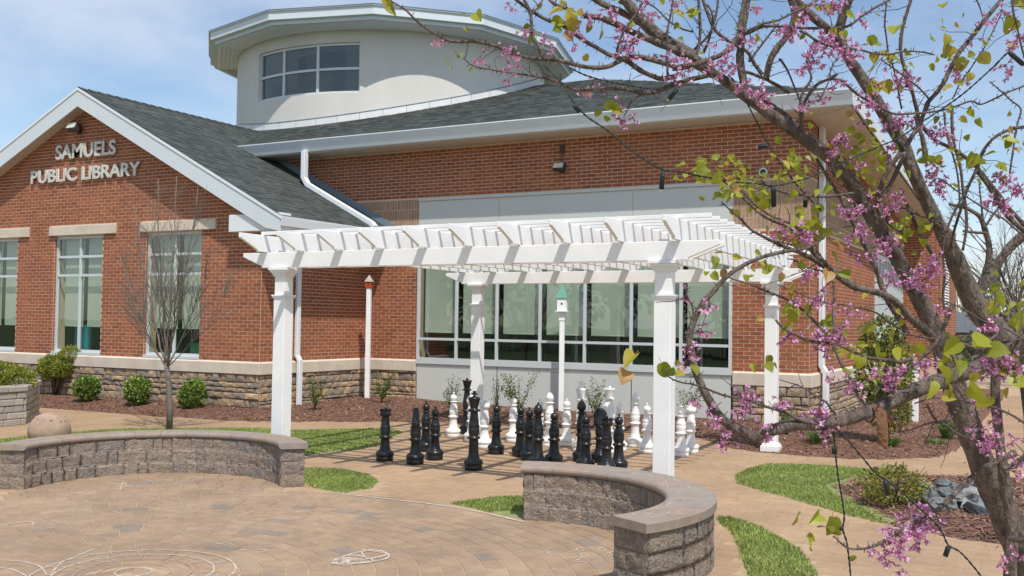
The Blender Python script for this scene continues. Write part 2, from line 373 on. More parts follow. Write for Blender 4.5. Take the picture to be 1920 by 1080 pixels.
A = np.array([(p[0], p[1]) for p in pieces]); keep = np.ones(len(A), bool)
for e in excl: keep &= sdist(A[:, 0], A[:, 1], e) < -.02
keep &= np.hypot(A[:, 0] - PC[0], A[:, 1] - PC[1]) > PR + .1
for w in (LW, RW): keep &= np.hypot(A[:, 0] - w['c'][0], A[:, 1] - w['c'][1]) > w['r'] + .1
keep &= ~((A[:, 0] < -.0) & (A[:, 1] > 0)) & ~((A[:, 0] < 9) & (A[:, 1] > 3))
P2 = []
for ok, (cx_, cy_, L, hgt) in zip(keep, pieces):
    if not ok: continue
    g_ = .0022; z1 = .0065 + random.uniform(-.0006, .0006); q = .003; a, b = L / 2 - g_, hgt / 2 - g_
    vs = [(cx_ + sx * (a - (q if z else 0)), cy_ + sy * (b - (q if z else 0)), z) for z in (0, z1) for sx, sy in ((-1, -1), (1, -1), (1, 1), (-1, 1))]
    P2.append((far((cx_, cy_, 0)), vs, [(4, 5, 6, 7), (0, 1, 5, 4), (1, 2, 6, 5), (2, 3, 7, 6), (3, 0, 4, 7)], random.randrange(5)))
P2.sort(key=lambda t: t[0]); emit_pieces(P2, 'paver', m_path, paving, 300)

# ================================================================ LIBRARY
D = 3.115; WX = 9.014; G0 = 0.95
BRC = [(0.325, 0.102, 0.044), (0.285, 0.09, 0.04), (0.36, 0.12, 0.05), (0.30, 0.098, 0.047), (0.25, 0.08, 0.04)]
m_brick = [mat('brick_%s' % n, c, 0.85, 0.16, 14, 0.35, 90, macro=.14, mscale=.8) for n, c in zip(('red', 'deep', 'orange', 'rose', 'brown'), BRC)]
m_mortar = mat('mortar', (0.62, 0.46, 0.33), 0.95, 0.08, 10, 0.3, 150, macro=.12)
m_tan = [mat('tan_brick_%s' % n, c, 0.85, 0.12, 14, 0.3, 90) for n, c in (('light', (0.40, 0.26, 0.165)), ('mid', (0.36, 0.23, 0.145)), ('dark', (0.33, 0.21, 0.14)))]
m_lime = mat('limestone', (0.60, 0.52, 0.42), 0.85, 0.06, 3, 0.2, 60, macro=.08, mscale=1.5)
m_white = mat('white_trim', (0.74, 0.77, 0.79), 0.45, 0.02, 2)
m_trimgrey = mat('painted_fascia', (0.62, 0.67, 0.70), 0.5, 0.03, 1.5)
m_soffit = mat('beige_soffit', (0.60, 0.54, 0.46), 0.6, 0.03, 2)
m_frame = mat('window_frame', (0.60, 0.64, 0.65), 0.4, 0.02, 3, metallic=0.1)
m_panel = mat('metal_panel', (0.56, 0.585, 0.555), 0.5, 0.02, 1)
m_gasket = mat('dark_joint', (0.03, 0.035, 0.035), 0.6)
m_stucco = mat('rotunda_stucco', (0.64, 0.615, 0.57), 0.8, 0.06, .9, 0.15, 120, stretch=(1, 1, .25))
m_flash = mat('roof_flashing', (0.66, 0.66, 0.65), 0.5, 0.06, 4)
m_flashb = mat('blue_grey_flashing', (0.20, 0.25, 0.29), 0.45, 0.06, 4)
SHC = [(0.060, 0.069, 0.063), (0.048, 0.056, 0.051), (0.074, 0.083, 0.076), (0.038, 0.044, 0.041)]
m_sh = [mat('shingle_%s' % n, c, 0.95, 0.25, 40, 0.4, 200) for n, c in zip(('mid', 'deep', 'pale', 'black'), SHC)]
m_glass = glassmat('window_glass', (0.86, 0.92, 0.88), 0.11)
m_glassdark = glassmat('rotunda_glass', (0.55, 0.60, 0.66), 0.10)
m_blind = mat('roller_blind', (0.46, 0.50, 0.42), 0.8, 0.12, .5)
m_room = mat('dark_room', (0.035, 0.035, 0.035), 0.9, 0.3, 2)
STC = [(0.42, 0.295, 0.185), (0.34, 0.25, 0.17), (0.31, 0.255, 0.20), (0.48, 0.34, 0.205), (0.24, 0.195, 0.16)]
m_stone = [mat('ledge_stone_%s' % n, c, 0.9, 0.3, 9, 0.8, 35) for n, c in zip(('tan', 'brown', 'grey', 'honey', 'dark'), STC)]
m_stonejoint = mat('stone_joint', (0.16, 0.125, 0.09), 0.95)

lib = thing('library_building', 'red brick library with a gabled wing, long white eave and round white rotunda', 'building')
CH = 0.0677; BL = 0.2032; bricks = []
class Plane:
    def __init__(s, o, u, n): s.o = Vector(o); s.u = Vector(u); s.n = Vector(n)
    def p(s, a, z, d=0): q = s.o + s.u * a + s.n * d; return (q.x, q.y, z)
def brick_piece(pl, a0, a1, z0, z1, d0=.0, d1=.007):
    q = .0
    vs = [pl.p(a, z, d) for d in (d0, d1) for a, z in ((a0, z0), (a1, z0), (a1, z1), (a0, z1))]
    return vs, [(4, 5, 6, 7), (0, 1, 5, 4), (1, 2, 6, 5), (2, 3, 7, 6), (3, 0, 4, 7)]
def lay_bricks(pl, spans, zlo, zhi, which):
    """spans(z) -> list of (a0, a1); running bond"""
    k = 0; z = zlo; out_ = []
    while z + CH * .5 < zhi:
        for a0, a1 in spans(z + CH / 2):
            off = (k % 2) * BL / 2; i = math.floor((a0 - off) / BL)
            while i * BL + off < a1:
                b0 = max(a0, i * BL + off); b1 = min(a1, (i + 1) * BL + off)
                if b1 - b0 > .03:
                    vs, fs = brick_piece(pl, b0 + .006, b1 - .006, z + .006, z + CH - .006, 0, .0035 + random.uniform(-.001, .001))
                    c = pl.p((b0 + b1) / 2, z)
                    if inview(c, 700, 400): out_.append((far(c), vs, fs, random.choices(range(5), (5, 3, 2.5, 3, 1.5))[0]))
                i += 1
        z += CH; k += 1
    return out_
def frame_spans(xs, holes):
    def f(z):
        sp = [xs(z)] if callable(xs) else [xs]
        for (h0, h1, z0, z1) in holes:
            if z0 - .01 < z < z1 + .01:
                ns = []
                for a0, a1 in sp:
                    if h1 <= a0 or h0 >= a1: ns.append((a0, a1)); continue
                    if h0 > a0: ns.append((a0, h0))
                    if h1 < a1: ns.append((h1, a1))
                sp = ns
        return [s_ for s_ in sp if s_[1] - s_[0] > .02]
    return f
AX = -4.65; AZ = 6.30
EXG = .70; SLR = (6.30 - 3.53) / 5.35; SLL = .453
def gz(x): return AZ - (x - AX) * SLR if x > AX else AZ - (AX - x) * SLL     # top of the gable roof
# ---- gable wing front
pl_g = Plane((0, 0, 0), (1, 0, 0), (0, -1, 0))
WINS = [(-8.27, -6.83), (-5.64, -4.19), (-2.96, -1.49)]; WZ0, WZ1 = 1.0, 3.36
gw = MB()
edges = [-10.2] + [e for w in WINS for e in w] + [0.0]
for i in range(0, len(edges), 2): gw.box((edges[i], 0, .7), (edges[i + 1], .3, WZ1))
for a, b in WINS: gw.box((a, 0.0, .7), (b, .3, WZ0 - .012))
top = [(-10.2, 0, WZ1), (0, 0, WZ1), (0, 0, gz(0) - .22), (AX, 0, AZ - .22), (-10.2, 0, gz(-10.2) - .2)]
gw.prism(top, (0, 0, 0), (0, .3, 0))
gable = gw.build('gable_wall', m_mortar, lib)
def gspan(z):
    lim = min(0, AX + (AZ - .22 - z) / SLR) if z > gz(0) - .22 else 0.0
    return (max(-9.6, AX - (AZ - .22 - z) / SLL), lim)
B_g = lay_bricks(pl_g, frame_spans(gspan, [(a, b, WZ0 - .1, WZ1) for a, b in WINS] + [(a - .15, b + .36 if False else b + .39, 3.37, 3.57) for a, b in WINS]), G0, AZ - .3, gable)
# window reveals of brick
for a, b in WINS:
    for xx, nx in ((a, 1), (b, -1)):
        pl_r = Plane((xx, 0.0, 0), (0, 1, 0), (nx, 0, 0))
        B_g += lay_bricks(pl_r, lambda z: [(0.0, .09)], G0 + .0, WZ1, None)
# ---- wing side wall (x = 0 plane)
sw = MB(); sw.box((-.3, .3, .7), (0, D, 3.3)); side = sw.build('side_wall', m_mortar, lib)
pl_s = Plane((0, 0, 0), (0, 1, 0), (1, 0, 0)); B_s = lay_bricks(pl_s, lambda z: [(0, D)], G0, 3.26, side)
# ---- long wall
MW0, MW1, MWZ1 = 1.29, 7.715, 3.36
mw = MB(); mw.box((0, D, .7), (MW0, D + .3, MWZ1)); mw.box((MW1, D, .7), (WX, D + .3, MWZ1)); mw.box((-4, D, MWZ1), (WX, D + .3, 5.18))
mainw = mw.build('long_wall', m_mortar, lib)
pl_m = Plane((0, D, 0), (1, 0, 0), (0, -1, 0))
def mspan(z):
    lo = max(-3.6, AX + (AZ - z) / SLR) if z > 3.5 else 0.0
    return (lo, WX)
B_m = lay_bricks(pl_m, frame_spans(mspan, [(MW0, MW1, 0, 4.18), (-5, 20, 3.36, 4.17)]), G0, 5.17, mainw)
# ---- end wall
ew = MB(); ew.box((WX - .3, D + .3, .7), (WX, 9.6, 5.15)); ew.box((WX - .3, 13.8, .7), (WX, 14, 5.15)); ew.box((WX - .3, 9.6, .7), (WX, 13.8, 1.39)); ew.box((WX - .3, 9.6, 3.35), (WX, 13.8, 5.15))
endw = ew.build('end_wall', m_mortar, lib)
pl_e = Plane((WX, 0, 0), (0, 1, 0), (1, 0, 0))
B_e = lay_bricks(pl_e, frame_spans((D, 14.0), [(9.6, 13.8, 1.38, 3.36), (0, 30, 3.36, 4.17)]), G0, 5.14, endw)
bt = MB(); bt.box((WX - .3, 14.0, 0), (9.94, 18, 4.42)); bay = bt.build('brick_bay', m_mortar, lib)
pl_b = Plane((0, 14, 0), (1, 0, 0), (0, -1, 0)); B_b = lay_bricks(pl_b, lambda z: [(9.02, 9.94)], G0, 4.40, bay)
pl_b2 = Plane((9.94, 0, 0), (0, 1, 0), (1, 0, 0)); B_b += lay_bricks(pl_b2, lambda z: [(14, 18)], G0, 4.40, bay)
# soldier bricks (tan), four courses
def soldiers(pl, a0, a1, skip=None):
    out_ = []; z = 3.36; k = 0
    while z < 4.16:
        a = a0
        while a < a1 - .02:
            if not (skip and skip[0] - .02 < a < skip[1] - .02):
                b = min(a + CH, a1 if not skip or a > skip[0] else skip[0]); vs, fs = brick_piece(pl, a + .0055, b - .0055, z + .007, z + .196, 0, .004); c = pl.p(a, z)
                if inview(c, 600, 400) and b - a > .02: out_.append((far(c), vs, fs, random.randrange(3)))
            a += CH
        z += .2032
    return out_
S_m = [s_ for s_ in soldiers(pl_m, -1.0, WX, (MW0, MW1)) if s_[1][0][2] < 9]
S_e = soldiers(pl_e, D, 14)
allb = sorted([(b, w) for L, w in ((B_g, gable), (B_s, side), (B_m, mainw), (B_e, endw), (B_b, bay)) for b in L], key=lambda t: t[0][0])
rest = {w.name: MB() for w in (gable, side, mainw, endw, bay)}; cache = {}
for i, ((d, vs, fs, mi), w) in enumerate(allb):
    if i < 300:
        c = Vector(vs[4]); key = (mi, tuple(round(q, 3) for q in (Vector(vs[6]) - c)))
        if key not in cache:
            b = MB(); b.add([Vector(v) - c for v in vs], fs); cache[key] = b.mesh('brick', [m_brick[mi]])
        obj('brick', cache[key], w, loc=c)
    else: rest[w.name].add(vs, fs, mi)
for w in (gable, side, mainw, endw, bay):
    if rest[w.name].f: rest[w.name].build('brick', m_brick, w, kind='stuff')
S_m.sort(key=lambda t: t[0])
for L, w in ((S_m, mainw), (S_e, endw)):
    mb = MB()
    for d, vs, fs, mi in L: mb.add(vs, fs, mi)
    mb.build('soldier_brick', m_tan, w, kind='stuff')

# ---- limestone band, lintels
def band(name, pts, z0, z1, d, m, seg=1.05):
    """blocks along an outline with outward offset d"""
    for (a, b, n) in pts:
        a = Vector((*a, 0)); b = Vector((*b, 0)); u = (b - a).normalized(); n = Vector((*n, 0)); L = (b - a).length; k = max(1, round(L / seg))
        for i in range(k):
            s0, s1 = L * i / k, L * (i + 1) / k; g_ = .003
            mb = MB(); p0 = a + u * (s0 + (g_ if i else 0)); p1 = a + u * (s1 - (g_ if i < k - 1 else 0))
            mb.prism([p0 + Vector((0, 0, z0)), p1 + Vector((0, 0, z0)), p1 + Vector((0, 0, z1 - .035)), p1 + Vector((0, 0, z1)) , p0 + Vector((0, 0, z1)), p0 + Vector((0, 0, z1 - .035))], n * .001, n * d)
            # sloped top: pull the outer top edge down
            nv = len(mb.v); vs_ = [Vector(v) for v in mb.v]
            for vi in (6 + 3, 6 + 4): vs_[vi].z = z1 - .03
            mb.v = [tuple(v) for v in vs_]
            bevel(mb.build(name, m, lib), .006, 1)
band('limestone_block', [((-9.6, 0), (0.05, 0), (0, -1))], .72, .952, .052, m_lime, 1.42)
band('limestone_block', [((0, 0.001), (0, D - .053), (1, 0))], .72, .952, .052, m_lime, 1.0)
band('limestone_block', [((0.001, D), (MW0 - .01, D), (0, -1))], .72, .952, .052, m_lime, .43)
band('limestone_block', [((MW1 + .03, D), (WX + .05, D), (0, -1))], .72, .952, .052, m_lime, 1.4)
band('limestone_block', [((WX, D + .001), (WX, 9.5), (1, 0))], .72, .952, .052, m_lime, 1.3)
for a, b in WINS:
    l = MB(); l.box((a - .13, -.055, 3.375), (b + .39, .12, 3.565)); bevel(l.build('lintel', m_lime, lib), .006, 1)
# ---- ledge stone base
def stones(pl, a0, a1, z0, z1):
    back = MB(); back.add([pl.p(a0, z0 - .1, -.0), pl.p(a1, z0 - .1, -.0), pl.p(a1, z1, -.0), pl.p(a0, z1, -.0)], [(0, 1, 2, 3)]); back.build('stone_bed', m_stonejoint, lib)
    z = z0; res = []
    while z < z1 - .02:
        h = random.uniform(.055, .15)
        if z + h > z1 - .035: h = z1 - z
        a = a0 - random.random() * .2
        while a < a1:
            L = random.uniform(.10, .34); b = min(a + L, a1); aa = max(a, a0); dd = random.uniform(.012, .045); j = .007
            if b - aa > .03:
                def P_(u_, z_, d_): return pl.p(u_ + random.uniform(-j, j) if 0 < d_ else u_, z_ + random.uniform(-j, j) if d_ > 0 else z_, d_)
                g_ = .005; x0, x1, y0, y1 = aa + g_, b - g_, z + g_, z + h - g_
                vs = [pl.p(x0, y0), pl.p(x1, y0), pl.p(x1, y1), pl.p(x0, y1), P_(x0 + .008, y0 + .008, dd), P_(x1 - .008, y0 + .008, dd), P_(x1 - .008, y1 - .008, dd), P_(x0 + .008, y1 - .008, dd), P_((x0 + x1) / 2, (y0 + y1) / 2, dd + .012)]
                fs = [(0, 1, 5, 4), (1, 2, 6, 5), (2, 3, 7, 6), (3, 0, 4, 7), (4, 5, 8), (5, 6, 8), (6, 7, 8), (7, 4, 8)]
                c = pl.p((x0 + x1) / 2, y0)
                if inview(c, 700, 300): res.append((far(c), vs, fs, random.choices(range(5), (4, 3, 3, 2.5, 1))[0] if z < z0 + .3 else random.choices(range(5), (2, 4, 3, 1, 2))[0]))
            a += L
        z += h
    return res
ST = stones(pl_g, -9.6, 0.0, .05, .72) + stones(pl_s, 0, D, .05, .72) + stones(pl_m, 0.0, MW0 - .01, .05, .72) + stones(pl_m, MW1 + .02, WX, .03, .72) + stones(pl_e, D, 9.5, .03, .72)
ST.sort(key=lambda t: t[0]); restst = MB()
for i, (d, vs, fs, mi) in enumerate(ST):
    if i < 300:
        c = Vector(vs[0]); b = MB(); b.add([Vector(v) - c for v in vs], fs); obj('ledge_stone', b.mesh('ledge_stone', [m_stone[mi]]), lib, loc=c)
    else: restst.add(vs, fs, mi)
if restst.f: restst.build('ledge_stone', m_stone, lib, kind='stuff')

# ---- windows
def window_unit(name, pl, a0, a1, z0, z1, vert, hor, fw=.05, depth=.10, blind=None, glass=None, fd=.05, room=True):
    f = MB()
    def bx(aa, ab, za, zb, d0=-depth, d1=-depth + fd):
        vs = [Vector(pl.p(a, z, d)) for z in (za, zb) for d in (d0, d1) for a in (aa, ab)]
        f.add(vs, [(0, 2, 3, 1), (4, 5, 7, 6), (0, 1, 5, 4), (2, 6, 7, 3), (0, 4, 6, 2), (1, 3, 7, 5)])
    bx(a0, a0 + fw, z0, z1); bx(a1 - fw, a1, z0, z1); bx(a0 + fw, a1 - fw, z0, z0 + fw); bx(a0 + fw, a1 - fw, z1 - fw, z1)
    for v in vert: bx(v - fw / 2, v + fw / 2, z0 + fw, z1 - fw, -depth + .002, -depth + fd - .003)
    es = [a0 + fw] + [q for v in vert for q in (v - fw / 2, v + fw / 2)] + [a1 - fw]
    for h in hor:
        for i in range(0, len(es), 2): bx(es[i], es[i + 1], h - fw / 2, h + fw / 2, -depth + .004, -depth + fd - .006)
    w = f.build(name, m_frame, lib)
    hs = [z0 + fw] + [q for h in hor for q in (h - fw / 2, h + fw / 2)] + [z1 - fw]
    for i in range(0, len(es), 2):
        for k in range(0, len(hs), 2):
            p = MB(); p.add([pl.p(es[i], hs[k], -depth + .015), pl.p(es[i + 1], hs[k], -depth + .015), pl.p(es[i + 1], hs[k + 1], -depth + .015), pl.p(es[i], hs[k + 1], -depth + .015)], [(0, 1, 2, 3)])
            p.build('pane', glass or m_glass, w)
        if blind:
            p = MB(); e0, e1 = es[i] + .05, es[i + 1] - .02
            p.add([pl.p(e0, blind, -depth - .10), pl.p(e1, blind, -depth - .10), pl.p(e1, z1, -depth - .10), pl.p(e0, z1, -depth - .10)], [(0, 1, 2, 3)])
            q0, q1 = pl.p(e0, blind, -depth - .105), pl.p(e1, blind, -depth - .105)
            p.tube([q0, q1], .012, 6); p.build('blind', m_blind, w)
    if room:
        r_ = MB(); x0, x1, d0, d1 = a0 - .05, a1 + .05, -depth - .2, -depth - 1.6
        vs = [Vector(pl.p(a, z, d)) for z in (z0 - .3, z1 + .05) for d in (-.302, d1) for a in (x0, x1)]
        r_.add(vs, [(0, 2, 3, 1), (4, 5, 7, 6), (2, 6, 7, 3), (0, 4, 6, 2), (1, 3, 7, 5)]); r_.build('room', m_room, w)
    return w
for a, b in WINS:
    window_unit('window', pl_g, a, b, 1.0, WZ1 - .0, [(a + b) / 2], [2.56, 2.94], .05, .10, 1.52)
    s_ = MB(); s_.box((a + .001, -.02, .952), (b - .001, .095, .999)); s_.build('window_sill', m_frame, lib)
window_unit('window', pl_m, MW0, MW1, .95, MWZ1, [2.21, 3.12, 4.05, 4.97, 5.88, 6.81], [1.37], .048, .03, 1.50, fd=.055)
window_unit('window', pl_e, 9.6, 13.8, 1.4, 3.34, [9.6 + .42 * i for i in range(1, 10)], [], .09, .03, None, fd=.06)
s_ = MB(); s_.box((MW0, D - .03, .875), (MW1, D + .05, .948)); s_.build('window_sill', m_frame, lib)
# panels below and above
pb = MB(); pb.box((MW0, D + .02, 0.0), (MW1, D + .2, 4.185)); 
pk = MB(); pk.box((MW0, D + .0005, 0.0), (MW1, D + .055, .872)); pk.box((MW0, D + .0005, MWZ1 + .001), (MW1, D + .055, 4.125)); pk.build('panel_joint', m_gasket, lib)
jx = [MW0, 3.14, 5.895, MW1]
for i in range(3):
    for z0, z1 in ((.02, .80), (.806, .87), (MWZ1 + .005, 4.12)):
        p = MB(); p.box((jx[i] + .009, D - .004, z0), (jx[i + 1] - .009, D + .034, z1)); p.build('panel', m_panel, lib)
p = MB(); p.box((MW0 - .005, D - .03, 4.13), (MW1 + .005, D + .05, 4.185)); p.build('panel_cap', m_panel, lib)

# ---- roofs: shingles as overlapping tabs
def shingles(name, O, U, V, wid, hei, inside, expo=.143):
    """O origin at eave, U along the eave, V up the slope (unit vectors)"""
    O = Vector(O); U = Vector(U); V = Vector(V); N = U.cross(V).normalized(); 
    if N.z < 0: N = -N
    mb = MB(); nrow = int(hei / expo) + 1
    for k in range(nrow):
        v0 = k * expo; a = 0.0
        while a < wid:
            L = random.choice((.10, .14, .18, .24, .30)) * (random.random() if a == 0 else 1); b = a + L
            c = O + U * (a + L / 2) + V * (v0 + expo / 2)
            if inside(c) and inview(c, 500, 400):
                t = random.choice((.004, .007, .010)); g_ = .002
                p0 = O + U * (a + g_) + V * (v0 - .004) + N * t; p1 = O + U * (b - g_) + V * (v0 - .004) + N * t
                q0 = O + U * (a + g_) + V * (v0 + expo) + N * .002; q1 = O + U * (b - g_) + V * (v0 + expo) + N * .002
                mb.add([p0, p1, q1, q0, p0 - N * (t + .004), p1 - N * (t + .004)], [(0, 1, 2, 3), (4, 5, 1, 0)], random.choices(range(4), (4, 3, 2, 1.5))[0])
            a = b
    return mb
def slab(mb, pts, t, mi=0): mb.prism(pts, (0, 0, 0), (0, 0, -t), mi)
GF = -.30
roof = MB()
# gable roof right and left slopes, sheathing
slab(roof, [(AX, GF, AZ), (EXG, GF, gz(EXG)), (EXG, D - .005, gz(EXG)), (-2.3, D - .005, gz(-2.3)), (-2.9, 6, gz(-2.9)), (AX, 6, AZ)], .05)
slab(roof, [(AX, GF, AZ), (AX, 6, AZ), (-10.6, 6, gz(-10.6)), (-10.6, GF, gz(-10.6))], .05)
def zm(x, y): return 5.43 + .34 * (y - 2.5)
EX = 9.8
def zside(y): return 5.43 - (y - 2.5) * .068
slab(roof, [(-9.5, 2.5, 5.43), (EX, 2.5, 5.43), (1.8, 10.5, 8.15), (-4.2, 10.5, 8.15), (-6.3, 6.1, 6.65)], .05)
slab(roof, [(EX, 2.5, 5.43), (EX, 18.5, zside(18.5)), (1.8, 10.5, 8.15)], .05)
slab(roof, [(-4.2, 10.5, 8.15), (1.8, 10.5, 8.15), (EX, 18.5, zside(18.5)), (-4, 18.5, 5.4)], .05)
roof_o = roof.build('roof', m_sh[1], lib)
v_g = Vector((-1, 0, SLR)).normalized()
shingles('s', (EXG + .02, GF - .012, gz(EXG + .02) + .002), (0, 1, 0), v_g, 6.6, 6.2, lambda c: (c.y < 2.5 or c.z > zm(c.x, c.y) - .04) and (c.y < D - .02 or c.x < -2.2) and c.x > AX) .build('shingle', m_sh, roof_o, kind='stuff')
v_m = Vector((0, 1, .34)).normalized()
shingles('s', (-9.0, 2.47, 5.425), (1, 0, 0), v_m, 18.8, 8.5, lambda c: c.x < EX + .05 - (c.y - 2.5) * .99 and c.z > gz(c.x) - .05 and math.hypot(c.x + 4.326, c.y - 10) > 4.3 and c.x > -6.4).build('shingle', m_sh, roof_o, kind='stuff')
rc = MB()
for i in range(24):
    y0 = GF - .01 + i * .23
    if y0 > 4.8: break
    rc.add([(AX - .13, y0, AZ - .045), (AX, y0, AZ + .028), (AX + .13, y0, AZ - .05), (AX + .13, y0 + .235, AZ - .062), (AX, y0 + .235, AZ + .014), (AX - .13, y0 + .235, AZ - .057)], [(0, 1, 4, 5), (1, 2, 3, 4)], i % 2)
rc.build('ridge_cap', [m_sh[1], m_sh[3]], roof_o)
# rake boards, return box, eaves
fb = MB(); t = .37
fb.prism([(AX, GF, AZ - .012), (EXG, GF, gz(EXG) - .012), (EXG, GF, gz(EXG) - .27), (.36, GF, gz(.36) - t - .01), (AX, GF, AZ - t)], (0, -.022, 0), (0, 0, 0))
fb.build('rake_board', m_trimgrey, lib)
fb = MB(); fb.prism([(AX - .001, GF, AZ - .012), (AX - .001, GF, AZ - t), (-10.6, GF, gz(-10.6) - t), (-10.6, GF, gz(-10.6) - .012)], (0, -.022, 0), (0, 0, 0)); fb.build('rake_board', m_trimgrey, lib)
fb = MB(); fb.prism([(AX, GF, AZ + .004), (EXG + .02, GF, gz(EXG + .02) + .004), (EXG + .02, GF, gz(EXG + .02) - .045), (AX, GF, AZ - .045)], (0, -.036, 0), (0, -.0225, 0)); fb.build('drip_edge', m_white, lib)
fb = MB(); fb.prism([(AX - .001, GF, AZ + .004), (AX - .001, GF, AZ - .045), (-10.6, GF, gz(-10.6) - .045), (-10.6, GF, gz(-10.6) + .004)], (0, -.036, 0), (0, -.0225, 0)); fb.build('drip_edge', m_white, lib)
sf = MB(); sf.prism([(AX, GF, AZ - t + .06), (.68, GF, gz(.68) - t + .06), (.68, GF, gz(.68) - t + .08), (AX, GF, AZ - t + .08)], (0, .002, 0), (0, -GF - .005, 0)); sf.build('rake_soffit', m_soffit, lib)
sf = MB(); sf.prism([(AX, GF, AZ - t + .06), (AX, GF, AZ - t + .08), (-10.6, GF, gz(-10.6) - t + .08), (-10.6, GF, gz(-10.6) - t + .06)], (0, .002, 0), (0, -GF - .005, 0)); sf.build('rake_soffit', m_soffit, lib)
bxr = MB(); bxr.box((-.55, GF + .02, 3.28), (EXG - .02, -.012, 3.59)); bevel(bxr.build('cornice_return', m_white, lib), .008, 1)
gt = MB(); prof = [(x_ - .22, z_ + .03) for x_, z_ in [(.80, 3.255), (.86, 3.255), (.93, 3.33), (.95, 3.475), (.95, 3.495), (.935, 3.495), (.925, 3.34), (.86, 3.275), (.80, 3.275)]]
gt.prism([(x, GF - .02, z) for x, z in prof], (0, 0, 0), (0, D - GF + .01, 0)); gt.box((.57, GF + .001, 3.28), (.58, D - .01, 3.49)); gt.build('gutter', m_white, lib)
sf = MB(); sf.box((0.008, -.01, 3.28), (.575, D - .01, 3.292)); sf.build('soffit', m_soffit, lib)
# main eave
gt = MB(); gt.prism([(-3.1, y, z) for y, z in [(2.52, 5.20), (2.50, 5.21), (2.47, 5.30), (2.43, 5.40), (2.43, 5.43), (2.46, 5.43), (2.52, 5.38)]], (0, 0, 0), (EX + 3.1, 0, 0))
gt.box((-3.1, 2.521, 5.205), (EX, 2.545, 5.40)); gt.build('gutter', m_trimgrey, lib)
gl = MB(); gl.box((-3.12, 2.415, 5.425), (EX + .02, 2.47, 5.445)); gl.build('drip_edge', m_white, lib)
sf = MB()
for i in range(5): sf.box((-3.2, 2.546 + i * .115, 5.185 + .000), (EX - .03, 2.546 + i * .115 + .108, 5.195))
sf.box((-3.2, 2.546, 5.196), (EX - .03, D + .05, 5.21)); sf.build('soffit', m_soffit, lib)
ss = MB(); y1 = 18.5
ss.prism([(WX, D + .01, 5.16), (EX - .03, 2.546, 5.16), (EX - .03, y1, zside(y1) - .26), (WX, y1, zside(y1) - .26)], (0, 0, 0), (0, 0, .03)); ss.build('soffit', m_soffit, lib)
ss = MB(); ss.prism([(EX, 2.5, 5.43), (EX, y1, zside(y1)), (EX, y1, zside(y1) - .25), (EX, 2.5, 5.18)], (0, 0, 0), (.03, 0, 0)); ss.build('side_fascia', m_trimgrey, lib)
# flashing along roof / long wall junction
fl = MB(); x0, x1 = -2.9, .72
fl.prism([(x0, D, gz(x0) + .01), (x1, D, gz(x1) + .01), (x1, D, gz(x1) + .15), (x0, D, gz(x0) + .15)], (0, -.035, 0), (0, -.012, 0)); fl.build('step_flashing', m_flashb, lib)
# downspouts
def rectube(mb, pts, w, h, side):
    side = Vector(side).normalized(); P = [Vector(p) for p in pts]; vs = []
    for i, p in enumerate(P):
        t_ = (P[min(i + 1, len(P) - 1)] - P[max(0, i - 1)]).normalized(); o2 = t_.cross(side).normalized()
        for a, b in ((-1, -1), (1, -1), (1, 1), (-1, 1)): vs.append(p + side * (a * w / 2) + o2 * (b * h / 2))
    n = len(P); fs = [(4 * i + j, 4 * i + (j + 1) % 4, 4 * i + 4 + (j + 1) % 4, 4 * i + 4 + j) for i in range(n - 1) for j in range(4)] + [(3, 2, 1, 0), tuple(4 * (n - 1) + j for j in range(4))]
    mb.add(vs, fs)
dsp = MB(); yv = 2.47
rectube(dsp, [(-1.15, yv, 5.22), (-1.15, yv, 4.66), (-1.05, yv, gz(-1.05) + .075), (.60, yv, gz(.60) + .065), (.68, yv, gz(.68) + .02)], .13, .10, (0, 1, 0))
bevel(dsp.build('downspout', m_white, lib), .012, 2)
dsp = MB(); rectube(dsp, [(.055, .95, 3.25), (.055, .95, 1.05), (.12, .95, .96), (.12, .95, .08)], .10, .075, (0, 1, 0)); bevel(dsp.build('downspout', m_white, lib), .01, 1)
dsp = MB(); rectube(dsp, [(WX + .06, 3.78, 5.16), (WX + .06, 3.78, 1.06), (WX + .13, 3.78, .95), (WX + .13, 3.78, .06)], .16, .09, (0, 1, 0)); bevel(dsp.build('downspout', m_white, lib), .01, 1)
dsp = MB(); dsp.box((WX + .001, 3.6, 3.3), (WX + .03, 3.99, 3.34)); dsp.build('downspout_strap', m_white, lib)
cp = MB(); cp.box((WX - .33, 13.97, 4.421), (9.97, 18.03, 4.48)); cp.build('bay_cap', m_white, lib)
lv = MB()
for k in range(18): lv.prism([(9.942, 14.6, 2.3 + k * .075), (9.97, 14.6, 2.28 + k * .075), (9.97, 14.6, 2.29 + k * .075), (9.942, 14.6, 2.345 + k * .075)], (0, 0, 0), (0, 1.2, 0))
lv.build('louvre', m_white, lib)

